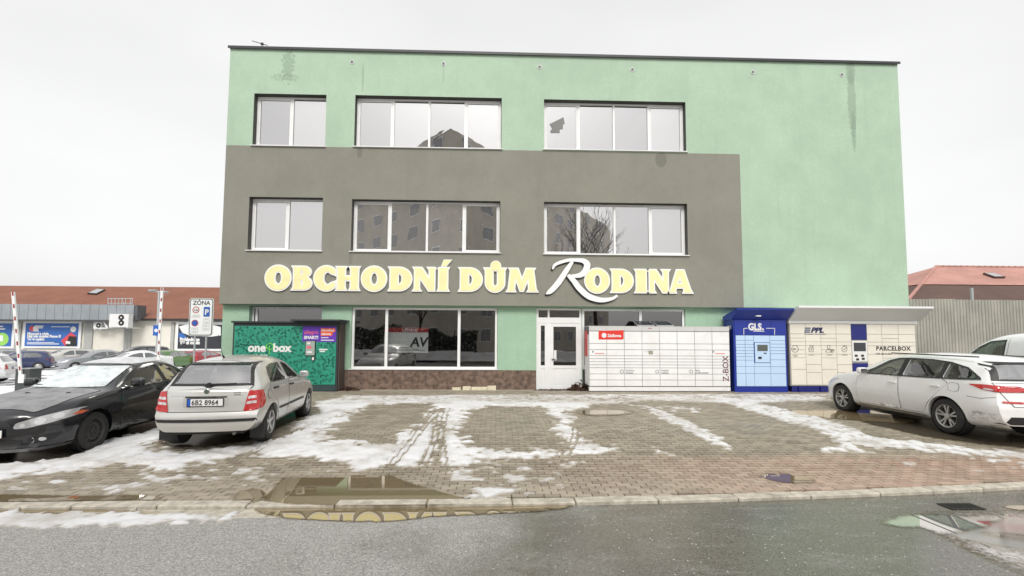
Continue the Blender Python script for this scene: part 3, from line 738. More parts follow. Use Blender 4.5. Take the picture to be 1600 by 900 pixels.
# thin concrete strip at the foot of the plinth
MB().box(-4.6, 1.19, D-.28, D-.032, -.05, .075).build('foundation_strip', M('strip_concrete', (.42, .38, .31), .9, var=.25, vs=5, dirt=((.16, .13, .1), .7, 6)), store)
# aerial on the roof edge
an = thing('roof_aerial', 'thin bent aerial sticking up over the left roof edge', 'aerial', (-7.75, U+.4, BZ1-.05))
p0 = onY(394, 64, U+.4); p1 = onY(418, 71, U+.4)
MB().tube(p0, p1, .012, 5).build('rod', STEEL_D, an); q = p0.lerp(p1, .65); MB().tube((q.x, q.y, BZ1-.05), q, .014, 5).build('mast', STEEL_D, an)
MB().box(q.x-.04, q.x+.04, q.y-.03, q.y+.03, q.z-.03, q.z+.03).build('clamp', STEEL_D, an)

# ------------------------------------------------------------------ the sign
SY0, SY1 = U-.004, U-.05
YEL = M('letter_yellow', (.86, .80, .42), .45, var=.04, vs=3); LWH = M('letter_white', (.86, .86, .85), .4); LBK = M('letter_black', (.012, .012, .013), .5)
def arc(cx, cy, rx, ry, a0, a1, n=14): return [(cx+rx*math.cos(math.radians(a0+(a1-a0)*i/n)), cy+ry*math.sin(math.radians(a0+(a1-a0)*i/n))) for i in range(n+1)]
GL = {
 'O': (1.08, [arc(.54, .5, .54, .535, 0, 350, 34), arc(.55, .5, .165, .28, 0, 350, 22)]),
 'H': (.98, [[(0, 0), (.42, 0), (.37, .08), (.36, .42), (.62, .42), (.61, .08), (.56, 0), (.98, 0), (.93, .1), (.93, .9), (.98, 1), (.56, 1), (.61, .92), (.62, .6), (.36, .6), (.37, .92), (.42, 1), (0, 1), (.05, .9), (.05, .1)]]),
 'I': (.46, [[(0, 0), (.46, 0), (.41, .1), (.41, .9), (.46, 1), (0, 1), (.05, .9), (.05, .1)]]),
 'N': (1., [[(0, 0), (.32, 0), (.26, .09), (.26, .6), (.68, 0), (.93, 0), (.93, .9), (1., 1), (.64, 1), (.71, .9), (.71, .5), (.36, 1), (0, 1), (.06, .9), (.06, .1)]]),
 'D': (1., [[(0, 0)]+arc(.45, .5, .55, .5, -90, 90, 18)+[(0, 1), (.06, .9), (.06, .1)], [(.40, .24)]+arc(.42, .5, .18, .25, -80, 80, 10)+[(.40, .76)]]),
 'B': (.88, [[(0, 0)]+arc(.52, .27, .34, .27, -90, 60, 10)+arc(.50, .765, .31, .235, -55, 90, 10)+[(0, 1), (.06, .9), (.06, .1)], [(.38, .62), (.44, .64), (.47, .74), (.44, .84), (.38, .86)], [(.38, .15), (.45, .17), (.48, .29), (.45, .41), (.38, .43)]]),
 'C': (.92, [arc(.54, .5, .54, .535, 44, 316, 26)+[(.935, .36)]+arc(.60, .5, .20, .29, 312, 48, 16)+[(.935, .64)]]),
 'U': (1., [[(0, 1), (.06, .9), (.06, .38)]+arc(.5, .37, .44, .40, 180, 360, 18)+[(.94, .9), (1., 1), (.58, 1), (.63, .92), (.63, .38)]+arc(.51, .37, .12, .17, 360, 180, 8)+[(.39, .92), (.44, 1)]]),
 'M': (1.28, [[(0, 0), (.34, 0), (.3, .1), (.36, .58), (.56, .02), (.68, .02), (.9, .58), (.93, .1), (.88, 0), (1.28, 0), (1.22, .1), (1.12, .9), (1.17, 1), (.82, 1), (.63, .5), (.46, 1), (.1, 1), (.15, .9), (.06, .1)]]),
 'A': (1.14, [[(0, 0), (.33, 0), (.3, .1), (.36, .22), (.72, .22), (.76, .1), (.71, 0), (1.14, 0), (1.06, .12), (.74, 1), (.4, 1), (.08, .12)], [(.43, .40), (.65, .40), (.54, .70)]]),
}
sign = thing('shop_sign', 'raised lettering OBCHODNÍ DŮM Rodina in yellow and white on the grey facade', 'sign', (-.6, U-.004, 3.1))
def letter(ch, xa, xb, zb, zt, acc=None):
    w, loops = GL[ch]; X0, X1 = onY(xa, 435, U).x, onY(xb, 435, U).x; m = .035
    z0, z1 = zb+m*.5, zt-m*.5
    f = lambda p, g=0: (X0+m*.5+(X1-X0-m)*p[0]/w, z0+(z1-z0)*p[1])
    L = [[f(p) for p in lp] for lp in loops]
    o = curve_fill(L, SY0, SY1, sign, 'letter', LWH, offset=.034)
    curve_fill(L, SY1+.002, SY1-.006, o, 'letter_face', YEL, offset=-.006)
    if acc == 'acute':
        A = [f(p) for p in ((.16, 1.08), (.34, 1.08), (.56, 1.34), (.26, 1.34))]
        curve_fill([A], SY0, SY1, o, 'accent', LWH, offset=.02); curve_fill([A], SY1+.002, SY1-.006, o, 'accent_face', YEL)
    if acc == 'ring':
        A = [f(p) for p in arc(.53, 1.10, .23, .215, 0, 345, 22)]
        curve_fill([A], SY0-.002, SY1-.008, o, 'accent', LWH, offset=.02); curve_fill([A], SY1-.006, SY1-.014, o, 'accent_face', YEL)
zt1, zb1 = onY(580, 417, U).z, onY(580, 454.5, U).z
for ch, a, c, acc in (('O', 415, 456, None), ('B', 457, 489.5, None), ('C', 491, 525, None), ('H', 525.5, 563, None), ('O', 565, 605, None), ('D', 607.5, 644.3, None), ('N', 645.5, 682.5, None), ('I', 683.5, 702, 'acute'),
                      ('D', 717, 754, None), ('U', 756, 791, 'ring'), ('M', 791.5, 840, None), ('O', 913, 952, None), ('D', 953.5, 989, None), ('I', 991, 1011.5, None), ('N', 1011.5, 1046, None), ('A', 1043.5, 1081, None)):
    letter(ch, a, c, zb1, zt1, acc)
def ribbon(pts, n=10):
    """variable-width stroke outline from (x, y, width) in picture units on the facade"""
    P = [(onY(x, y, U).x, onY(x, y, U).z, w*.0201) for x, y, w in pts]
    tt = list(range(len(P))); fs = [pchip(tt, [p[k] for p in P]) for k in range(3)]
    L = []; R_ = []; N = n*(len(P)-1)
    for i in range(N+1):
        s = i/n; a = np.array([fs[0](max(0, s-.05)), fs[1](max(0, s-.05))]); c = np.array([fs[0](min(tt[-1], s+.05)), fs[1](min(tt[-1], s+.05))])
        d = (c-a)/np.linalg.norm(c-a); nr = np.array([-d[1], d[0]]); p = np.array([fs[0](s), fs[1](s)]); w = fs[2](s)/2
        L.append(tuple(p+nr*w)); R_.append(tuple(p-nr*w))
    return L+R_[::-1]
stem = ribbon([(894, 409, 5), (884, 424, 8), (872, 442, 9), (860, 455, 8), (853, 459.5, 2)])
bowl = ribbon([(863, 421, 2.5), (866, 415, 4.5), (876, 410, 5), (893, 406.5, 5), (909, 407.5, 7), (917, 414, 10), (914, 424, 10), (903, 431, 7), (886, 432, 3)])
leg = ribbon([(887, 430, 5), (895, 438, 8), (906, 452, 9), (922, 464.5, 9), (940, 469, 7.5), (955, 467, 5), (964, 462, 3.5)])
R0 = None
for k, s in enumerate((stem, bowl, leg)):
    sh = [(x-.03, z-.045) for x, z in s]
    y0 = SY0-.002*k
    o = curve_fill([sh], y0, SY1+.02-.002*k, R0 or sign, 'letter' if R0 is None else 'stroke_shadow', LBK)
    R0 = R0 or o
    curve_fill([s], SY1+.014-.003*k, SY1-.012-.003*k, R0, 'stroke', LWH)
# ------------------------------------------------------------------ parcel lockers
LF = 14.55                                           # plane of the locker fronts
def lx(x, y, Y=LF): return onY(x, y, Y).x
def lz(x, y, Y=LF): return onY(x, y, Y).z
def doors(parent, x0, x1, zs, mat, yf, gap=.008, name='locker_door', skip=()):
    for i, (za, zb) in enumerate(zip(zs, zs[1:])):
        if i in skip: continue
        block(name, parent, ((x0+x1)/2, yf, (za+zb)/2), (x1-x0-gap, .02, zb-za-gap), mat, bev=.0025)
# --- green one
GZ = gz(-6.3, 14.4)
x0, x1 = -7.875, -4.76; z0, z1 = GZ, 2.19; yb = D-.04
one = thing('parcel_locker', 'green parcel locker with leaf pattern behind the silver hatchback', 'parcel locker', ((x0+x1)/2, LF, GZ), group=None)
OGD = M('locker_anthracite', (.035, .042, .046), .5); OGR = M('locker_green', (.025, .285, .185), .45, var=.06, vs=2); OLN = M('leaf_line', (.006, .115, .08), .5)
MB().box(x0, x1, LF, yb, z0, z1-.07).build('cabinet', OGD, one)
MB().box(x0-.03, x1+.06, LF-.08, yb, z1-.068, z1-.015).build('top_trim', OGD, one, bevel=.008)
b = MB().box(x0+1.8, x1+.14, LF-.3, yb, z1-.013, z1+.04); b.build('canopy', OGD, one, bevel=.008)
cw = (x1-.05-x0-.05)/6; zl = z0+.2; zh = z1-.16
for i in range(6):
    a = x0+.05+cw*i
    zz = [zl, zl+.62, zl+1.18, zh] if i < 4 else [zl, zl+.75, zl+1.35, zh]
    doors(one, a, a+cw, zz, OGR, LF-.011, .005)
MB().box(x0+.04, x1-.04, LF-.02, LF-.001, z0+.02, zl-.01).build('base_rail', M('locker_base', (.03, .055, .06), .5), one)
for k in range(4):                                    # vertical battens on the right flank
    ya = LF+.06+k*.14; MB().box(x1+.001, x1+.035, ya, ya+.075, z0+.03, z1-.08).build('side_batten', M('batten_brown', (.10, .075, .065), .6), one)
MB().box(x1+.0005, x1+.006, LF, yb, z0, z1-.07).build('side_panel', BLK, one)
def motif(b, cx, cz, s, ang, kind, y):
    def ring(pts, w, closed=True):
        n = len(pts); m = n if closed else n-1
        for i in range(m):
            p, q = Vector(pts[i]), Vector(pts[(i+1) % n]); d = q-p
            if d.length < 1e-5: continue
            k = Vector((-d.y, d.x)).normalized()*w/2
            b.quad((p.x+k.x, y, p.y+k.y), (p.x-k.x, y, p.y-k.y), (q.x-k.x, y, q.y-k.y), (q.x+k.x, y, q.y+k.y))
    ca, sa = math.cos(ang), math.sin(ang); T = lambda px, pz: (cx+s*(px*ca-pz*sa), cz+s*(px*sa+pz*ca))
    w = .0135
    if kind == 0:
        up = [T(-1+2*i/7, .5*math.sin(math.pi*i/7)) for i in range(8)]; dn = [T(1-2*i/7, -.5*math.sin(math.pi*i/7)) for i in range(1, 7)]
        ring(up+dn, w); ring([T(-1.2, 0), T(.7, 0)], w, False)
        for t_ in (-.3, .2): ring([T(t_, 0), T(t_+.3, .3)], w*.8, False); ring([T(t_, 0), T(t_+.3, -.3)], w*.8, False)
    elif kind == 1: ring([T(*p) for p in arc(0, 0, .55, .55, 0, 330, 11)], w)
    elif kind == 2:
        for a_ in (0, 90, 180, 270):
            c2, s2 = math.cos(math.radians(a_)), math.sin(math.radians(a_))
            ring([T(c2*(.15+.75*i/5)-s2*.3*math.sin(math.pi*i/5)*k, s2*(.15+.75*i/5)+c2*.3*math.sin(math.pi*i/5)*k) for k, r_ in ((1, range(6)), (-1, range(4, 0, -1))) for i in r_], w)
    else: ring([T(-1+2*i/8, .35*math.sin(math.pi*2*i/8)) for i in range(9)], w, False)
mr = random.Random(9); b = MB(); put = []
for _ in range(4000):
    cx, cz, s = mr.uniform(x0+.08, x1-.1), mr.uniform(zl+.03, zh-.03), mr.choice([.045, .055, .07, .085, .10])
    if cx > x1-.05-2*cw and cz > zh-.50: continue
    if any((cx-a)**2+(cz-c)**2 < ((s+r)*.80)**2 for a, c, r in put): continue
    if cx-s < x0+.06 or cx+s > x1-.06 or cz-s < zl or cz+s > zh: continue
    put.append((cx, cz, s)); motif(b, cx, cz, s, mr.uniform(0, 6.28), mr.choice([0, 0, 0, 1, 2, 3]), LF-.0225)
tag(b.build('leaf_print', OLN, one), kind='stuff')
PUR = M('print_purple', (.125, .035, .42), .5); ORG = M('print_orange', (.80, .12, .035), .5); PINK = M('print_pink', (.75, .13, .17), .5)
for i in (4, 5):
    a = x0+.05+cw*i; MB().box(a+.004, a+cw-.004, LF-.026, LF-.0222, zh-.47, zh-.004).build('advert', PUR, one)
a = x0+.05+cw*4
text('allegro', .155, (a+.05, LF-.028, zh-.23), PINK, one, bold=.002); text('SMART!', .125, (a+.05, LF-.028, zh-.38), WHT, one, bold=.006)
a = x0+.05+cw*5
MB().prism([(a+.04, zh-.06), (a+cw-.035, zh-.06), (a+cw-.035, zh-.17), (a+cw-.1, zh-.18), (a+cw-.13, zh-.29), (a+.04, zh-.29)], LF-.0285, LF-.0262).build('advert_patch', ORG, one)
text('Doručení', .095, (a+.06, LF-.0305, zh-.15), WHT, one, bold=.003); text('zdarma', .095, (a+.06, LF-.0305, zh-.26), WHT, one, bold=.003)
MB().box(a+.05, a+.27, LF-.0285, LF-.0262, zh-.355, zh-.33).build('advert_line', WHT, one); MB().box(a+.05, a+cw-.07, LF-.0285, LF-.0262, zh-.43, zh-.405).build('advert_line', WHT, one)
xo, zo = lx(388, 549), lz(388, 549)
text('one', .34, (xo, LF-.027, zo), WHT, one, bold=.014); text('box', .34, (lx(427, 549), LF-.027, zo), WHT, one, bold=.014); text('by allegro', .085, (lx(401, 553), LF-.027, zo-.14), WHT, one, bold=.004)
LIM = M('print_lime', (.25, .75, .10), .5); lc = (lx(422, 543), lz(422, 543)); b = MB()
hexp = [(lc[0]+.115*math.cos(math.radians(60*i+30)), lc[1]+.03+.10*math.sin(math.radians(60*i+30))) for i in range(6)]
for i in range(6):
    p, q = hexp[i], hexp[(i+1) % 6]; b.tube((p[0], LF-.026, p[1]), (q[0], LF-.026, q[1]), .010, 5)
for i in (1, 3, 5)[:2]+(1,): b.tube((lc[0], LF-.026, lc[1]+.03), (hexp[(i) % 6][0], LF-.026, hexp[i % 6][1]), .008, 5)
b.tube((lc[0], LF-.026, lc[1]+.03), (lc[0], LF-.026, lc[1]-.2), .010, 5); b.build('logo', LIM, one)
sx0, sx1, sz0, sz1 = lx(478, 555), lx(492, 555), lz(478, 555), lz(478, 533)
sc_ = MB().box(sx0-.02, sx1+.03, LF-.035, LF-.022, sz0-.02, sz1+.02).build('screen_surround', BLK, one)
MB().box(sx0, sx1, LF-.038, LF-.0352, sz0, sz1).build('screen', M('screen_pale', (.35, .40, .36), .25), sc_)
for i, (w_, h_) in enumerate(((.5, .05), (.7, .07), (.8, .05))): MB().box(sx0+.04, sx0+.04+(sx1-sx0-.08)*w_, LF-.0405, LF-.0382, sz1-.09-.13*i, sz1-.09-.13*i+h_).build('screen_text', WHT if i != 1 else PINK, sc_)
MB().box(lx(487, 562), lx(493, 562), LF-.05, LF-.022, lz(487, 563), lz(487, 557)).build('card_reader', BLK, one); MB().box(lx(488.5, 562), lx(491.5, 562), LF-.053, LF-.0502, lz(487, 562.5), lz(487, 558)).build('card_label', WHT, one)
for i, (a, c) in enumerate(((499, 512), (500, 508))): MB().box(lx(a, 547), lx(c, 547), LF-.0245, LF-.022, lz(a, 547+3*i), lz(a, 545+3*i)).build('notice', WHT, one)

# --- white one
Z0 = gz(5, 14.4); x0, x1 = 2.83, 7.19; z1 = 2.075
zbx = thing('parcel_locker', 'long white parcel locker with a red label beside the entrance door', 'parcel locker', ((x0+x1)/2, LF, Z0))
ZW = M('locker_white', (.80, .80, .79), .4, var=.04, vs=2.5, dirt=((.62, .58, .5), .35, 3.5)); ZG = M('locker_seam', (.16, .16, .165), .7); ZT = M('locker_grey_top', (.57, .57, .555), .5); ZRED = M('print_red', (.70, .035, .025), .45)
MB().box(x0, x1, LF, D-.04, Z0+.16, z1-.01).build('cabinet', ZG, zbx)
MB().box(x0-.01, x1+.005, LF-.02, D-.04, z1-.008, z1+.012).build('lid', ZT, zbx)
n = 8; cw = (x1-x0)/n; r = [612, 606.5, 596, 586, 576, 571, 566, 561, 556, 546, 536.5, 517]
zs = [Z0+.17+(z1-.145-Z0-.17)*q for q in (0, .113, .222, .333, .388, .442, .497, .552, .663, .773, .998)]
for i in range(n):
    a = x0+cw*i
    block('top_panel', zbx, (a+cw/2, LF-.011, z1-.072), (cw-.006, .02, .125), ZT)
    doors(zbx, a, a+cw, zs, ZW, LF-.011, .012)
    block('plinth_panel', zbx, (a+cw/2, LF-.006, Z0+.09), (cw-.003, .02, .12), ZW)
MB().box(x0+.02, x1-.02, LF+.03, D-.1, Z0-.03, Z0+.16).build('plinth', ZT, zbx)
fr = MB().box(x0-.022, x0-.001, LF+.05, D-.08, Z0+.2, z1-.25).build('side_sheet', ZW, zbx)
MB().box(x0-.03, x0-.0225, LF+.10, D-.12, 1.15, z1-.14).build('side_banner', ZRED, zbx)
MB().prism([(lx(935, 517), lz(935, 517)), (lx(974, 516), lz(974, 516)), (lx(974, 529), lz(974, 529)), (lx(972.5, 530.5), lz(972.5, 530.5)), (lx(935, 530.5), lz(935, 530.5))], LF-.027, LF-.0215).build('brand_plate', ZRED, zbx)
MB().lathe([(.075, LF-.0275), (.075, LF-.030), (0, LF-.030)], (lx(943.5, 524), 0, lz(943.5, 524)), 14).build('brand_mark', WHT, zbx)
text('Zásilkovna', .125, (lx(949, 526.5), LF-.0285, lz(949, 526.5)), WHT, zbx, bold=.005, sx=.78)
text('Z-BOX', .255, (lx(1138, 596), LF-.023, lz(1138, 596)), M('print_maroon', (.13, .02, .03), .5), zbx, rot=(90, -90, 0), bold=.002)
for px_, s1, s2 in ((977, 'Otevřeno', 'nonstop'), (1032, 'Ovládání', 'v aplikaci'), (1085, 'Výdej', 'i podání zásilek')):
    text(s1, .07, (lx(px_, 580), LF-.023, lz(px_, 580)), INK, zbx); text(s2, .07, (lx(px_, 583.5), LF-.023, lz(px_, 583.5)), INK, zbx)
    MB().lathe([(.055, LF-.0215), (.055, LF-.0235), (.043, LF-.0235), (.043, LF-.0215)], (lx(px_-5.5, 580.5), 0, lz(px_-5.5, 580.5)), 14).build('pictogram', INK, zbx)
for px_ in (929, 1117):
    MB().box(lx(px_, 552), lx(px_+15, 552), LF-.0235, LF-.0214, lz(px_, 553), lz(px_, 552)).build('notice_line', ZRED, zbx); MB().box(lx(px_-4, 550), lx(px_-1.5, 550), LF-.0235, LF-.0214, lz(px_, 551), lz(px_, 548)).build('notice_mark', M('print_grey', (.3, .3, .3), .6), zbx)
MB().box(lx(1013, 553), lx(1020, 553), LF-.0245, LF-.0214, lz(1013, 553.5), lz(1013, 548)).build('sticker', M('sticker_olive', (.33, .32, .24), .6), zbx)
text('Z-BOX', .07, (lx(1005, 550), LF-.023, lz(1005, 550)), ZT, zbx)
MB().box(lx(1012, 513), lx(1018, 513), LF-.024, LF-.0214, z1-.06, z1-.04).build('top_label', RED, zbx)
for (a, c) in ((993, 1020), (1023, 1050)):            # solar panels on its roof
    xa, xb = lx(a, 505, LF+.2), lx(c, 505, LF+.2)
    sp = thing('solar_panel', 'small tilted solar panel, %s of the pair on top of the white parcel locker' % ('left one' if a < 1000 else 'right one'), 'solar panel', ((xa+xb)/2, LF+.3, z1+.012))
    MB().add([(xa, LF+.02, z1+.02), (xb, LF+.02, z1+.02), (xb, LF+.5, z1+.17), (xa, LF+.5, z1+.17), (xa, LF+.02, z1+.045), (xb, LF+.02, z1+.045), (xb, LF+.5, z1+.195), (xa, LF+.5, z1+.195)], [(3, 2, 1, 0), (4, 5, 6, 7), (0, 1, 5, 4), (1, 2, 6, 5), (2, 3, 7, 6), (3, 0, 4, 7)]).build('frame', M('aluminium', (.55, .55, .56), .35, metal=.7), sp)
    MB().quad((xa+.03, LF+.045, z1+.056), (xb-.03, LF+.045, z1+.056), (xb-.03, LF+.475, z1+.19), (xa+.03, LF+.475, z1+.19)).build('cells', M('solar_cell', (.02, .022, .03), .2), sp)
    for xx in (xa+.05, xb-.05): MB().box(xx-.01, xx+.01, LF+.46, LF+.48, z1+.012, z1+.172).build('leg', M('aluminium', (.55, .55, .56)), sp)

# --- blue one
G0 = gz(8.2, 14.4); x0, x1 = 7.32, 8.985; z1 = 2.30; yf = LF-.02
gls = thing('parcel_locker', 'blue parcel locker with pale blue doors and a canopy', 'parcel locker', ((x0+x1)/2, yf, G0))
GB = M('locker_blue', (.012, .032, .29), .4); GP = M('locker_pale_blue', (.50, .66, .86), .4, var=.02, vs=2)
MB().box(x0, x1, yf, D-.05, G0-.02, z1).build('cabinet', GB, gls)
MB().prism([(yf-.36, z1+.30), (yf-.36, z1+.34), (D-.1, z1+.12), (D-.1, z1+.002), (yf, z1+.002)], x0-.05, x1+.05, 'x').build('canopy', GB, gls)
zt_ = z1-.005; zd = lz(1180, 524); zb_ = lz(1180, 603.5)
hw = [x0+.03, x0+.42, x0+.70, x0+1.18, x1-.03]
for a, c in zip(hw, hw[1:]): block('header_panel', gls, ((a+c)/2, yf-.009, (zt_+zd)/2), (c-a-.006, .018, zt_-zd-.012), GB)
cz = [zb_+(zd-zb_)*q for q in (0, .25, .385, .51, .58, .64, .70, .76, .82, .90, 1)]
cz2 = [zb_+(zd-zb_)*q for q in (0, .25, .385, .52, .64, .70, .76, .83, .90, 1)]
cz3 = [zb_+(zd-zb_)*q for q in (0, .25, .385, .46, .86, 1)]
for i, (a, c) in enumerate(zip([x0+.06, x0+.35, x0+.62, x0+1.13], [x0+.35, x0+.62, x0+1.13, x1-.05])):
    doors(gls, a, c, cz3 if i == 2 else (cz2 if i == 3 else cz), GP, yf-.01, .009, skip=(3,) if i == 2 else ())
a, c = x0+.645, x0+1.11; zz0, zz1 = cz3[3], cz3[4]
con = MB().box(a, c, yf-.04, yf-.001, zz0+.01, zz1-.01).build('console', GP, gls, bevel=.01)
MB().box(a+.07, c-.07, yf-.046, yf-.041, zz0+(zz1-zz0)*.58, zz1-.07).build('screen', M('screen_grey', (.10, .11, .10), .2), con); MB().box(a+.09, a+.2, yf-.046, yf-.041, zz0+.12, zz0+.19).build('slot', BLK, con); MB().box(c-.2, c-.11, yf-.046, yf-.041, zz0+.28, zz0+.31).build('slot', BLK, con)
text('GLS', .29, (lx(1168, 514), yf-.02, lz(1168, 515.5)), WHT, gls, bold=.014, sx=.86); MB().box(lx(1176, 516), lx(1193, 516), yf-.021, yf-.0185, lz(1176, 518), lz(1176, 516.8)).build('logo_line', WHT, gls)
MB().lathe([(.03, yf-.0185), (.03, yf-.021), (0, yf-.021)], (lx(1191, 514.5), 0, lz(1191, 514.5)), 10).build('logo_dot', WHT, gls)
b = MB()
for path in (((1161, 523), (1161, 513), (1167, 513)), ((1196, 513), (1209, 513), (1209, 523))):
    b = MB()
    for pa, pb in zip(path, path[1:]): b.tube((lx(*pa), yf-.02, lz(*pa)), (lx(*pb), yf-.02, lz(*pb)), .012, 4)
    b.build('arrow', WHT, gls)
text('GLS', .15, (x0-.004, D-.28, 2.02), WHT, gls, rot=(90, 0, -90), bold=.008)
MB().box(lx(1181, 497, yf-.2), lx(1188, 497, yf-.2), yf-.25, yf-.1, z1+.10, z1+.135).build('canopy_lamp', WHT, gls)

# --- cream one with a long roof
P0 = gz(11, 14.4); x0, x1 = 9.085, 13.12; yf = LF
ppl = thing('parcel_locker', 'cream parcel locker with a wide overhanging white roof at the building corner', 'parcel locker', ((x0+x1)/2, yf, P0))
CR_ = M('locker_cream', (.78, .735, .645), .45, var=.03, vs=2); CS = M('locker_cream_seam', (.42, .40, .36), .6); NAVY = M('locker_navy', (.012, .018, .17), .4); CW = M('canopy_white', (.78, .78, .77), .4)
zt_ = 2.20; zb_ = P0+.22
MB().box(x0, x1, yf, D-.06, zb_-.03, zt_).build('cabinet', CS, ppl)
MB().box(x0-.02, x1+.04, yf-.05, D-.06, zt_+.002, zt_+.09).build('top_rail', CW, ppl)
MB().prism([(yf-.55, zt_+.46), (yf-.55, zt_+.52), (D-.05, zt_+.2), (D-.05, zt_+.093), (yf-.04, zt_+.093)], x0-.02, x1+.12, 'x').build('canopy', CW, ppl)
MB().box(x0+.05, x1-.05, yf+.02, D-.1, P0-.02, zb_-.032).build('plinth', NAVY, ppl)
for xx in np.linspace(x0+.3, x1-.3, 6): block('plinth_pad', ppl, (xx, yf+.002, P0+.09), (.12, .05, .16), NAVY)
cx = [x0+.02, x0+.50, x0+.99, x0+1.48, x0+1.96, x0+2.46, x0+2.94, x0+3.47, x1-.02]
zq = [zb_+(zt_-zb_)*q for q in (0, .25, .44, .50, .57, .64, .70, .76, .83, 1)]
zq2 = [zb_+(zt_-zb_)*q for q in (0, .20, .33, .50, .64, .70, .83, 1)]
for i, (a, c) in enumerate(zip(cx, cx[1:])):
    if i == 4: continue
    doors(ppl, a, c, zq if i % 2 == 0 else zq2, CR_, yf-.011, .010)
a, c = cx[4], cx[5]
block('header_panel', ppl, ((a+c)/2, yf-.012, zb_+(zt_-zb_)*.865), (c-a-.01, .022, (zt_-zb_)*.25), NAVY)
cn = MB().box(a+.01, c-.01, yf-.03, yf-.001, zb_+(zt_-zb_)*.38, zb_+(zt_-zb_)*.72).build('console', CW, ppl, bevel=.008)
MB().box(a+.06, c-.06, yf-.035, yf-.0305, zb_+(zt_-zb_)*.55, zb_+(zt_-zb_)*.69).build('screen', M('screen_dark', (.04, .045, .05), .15), cn)
for k, (u_, v_) in enumerate(((.08, .46), (.28, .46), (.12, .40), (.30, .41))): MB().box(a+u_, a+u_+.09, yf-.035, yf-.0305, zb_+(zt_-zb_)*v_, zb_+(zt_-zb_)*(v_+.035)).build('slot', BLK, cn)
block('lower_panel', ppl, ((a+c)/2, yf-.012, zb_+(zt_-zb_)*.18), (c-a-.01, .022, (zt_-zb_)*.35), NAVY)
NV = M('print_navy', (.015, .02, .09), .5)
text('PPL', .215, (lx(1266, 519.5), yf-.024, lz(1266, 519.5)), NV, ppl, bold=.012, shear=.3, sx=1.22)
for k in range(3): MB().box(lx(1256, 519)+.012*k, lx(1265, 519)+.012*k, yf-.0235, yf-.0214, lz(1256, 520)+.06*k, lz(1256, 520)+.045+.06*k).build('logo_bar', M('print_slate', (.10+.1*k, .12+.1*k, .18+.1*k), .5), ppl)
text('PROFESSIONAL PARCEL LOGISTIC', .045, (lx(1256, 522.5), yf-.024, lz(1256, 523)), NV, ppl, sx=1.02)
text('PARCELBOX', .185, (lx(1368, 547.5), yf-.024, lz(1368, 547.5)), INK, ppl, bold=.005, sx=1.0, space=1.1)
text('VAŠE MÍSTO PRO', .07, (lx(1367, 554), yf-.024, lz(1367, 554)), INK, ppl)
GI = M('print_dark_grey', (.09, .09, .1), .5)
for k, px_ in enumerate((1241.5, 1266.5, 1295, 1318.5)):  # line pictograms
    cx_, cz_ = lx(px_, 545), lz(px_, 545); R_ = .105; b = MB()
    def seg(p, q): b.tube((cx_+p[0], yf-.0235, cz_+p[1]), (cx_+q[0], yf-.0235, cz_+q[1]), .007, 4)
    def poly_(pts, cl=True):
        for i in range(len(pts)-(0 if cl else 1)): seg(pts[i], pts[(i+1) % len(pts)])
    if k == 0: poly_(arc(0, 0, R_, R_, 50, 385, 20), False); seg((.09, .09), (.06, .04))
    elif k == 1: poly_([(-.06, -.09), (.06, -.09), (.08, .02), (.03, .05), (.03, .10), (-.03, .10), (-.03, .04), (-.08, .02)]); seg((-.03, -.05), (-.03, .02)); seg((.02, -.05), (.02, .03)); seg((.05, .05), (.09, .11))
    elif k == 2: poly_(arc(-.02, .06, .045, .055, 0, 330, 11)); poly_(arc(-.02, -.1, .1, .09, 0, 180, 9)); poly_(arc(.09, -.06, .05, .05, 0, 330, 10)); seg((.07, -.06), (.085, -.08)); seg((.085, -.08), (.115, -.04))
    else: poly_(arc(0, -.01, .085, .085, 0, 340, 16)); seg((-.03, .11), (.03, .11)); seg((0, .08), (0, .11)); seg((-.035, -.01), (-.005, -.04)); seg((-.005, -.04), (.045, .03)); seg((.07, .07), (.09, .09))
    b.build('pictogram', GI, ppl)
    for j in range(2 if k == 0 else 1): MB().box(cx_-.09+.03*j, cx_+.09-.03*j, yf-.0235, yf-.0214, cz_-.20-.04*j, cz_-.185-.04*j).build('caption', GI, ppl)
text('24', .085, (lx(1238, 545)-.0, yf-.0245, lz(1238, 546.5)), GI, ppl, bold=.002)
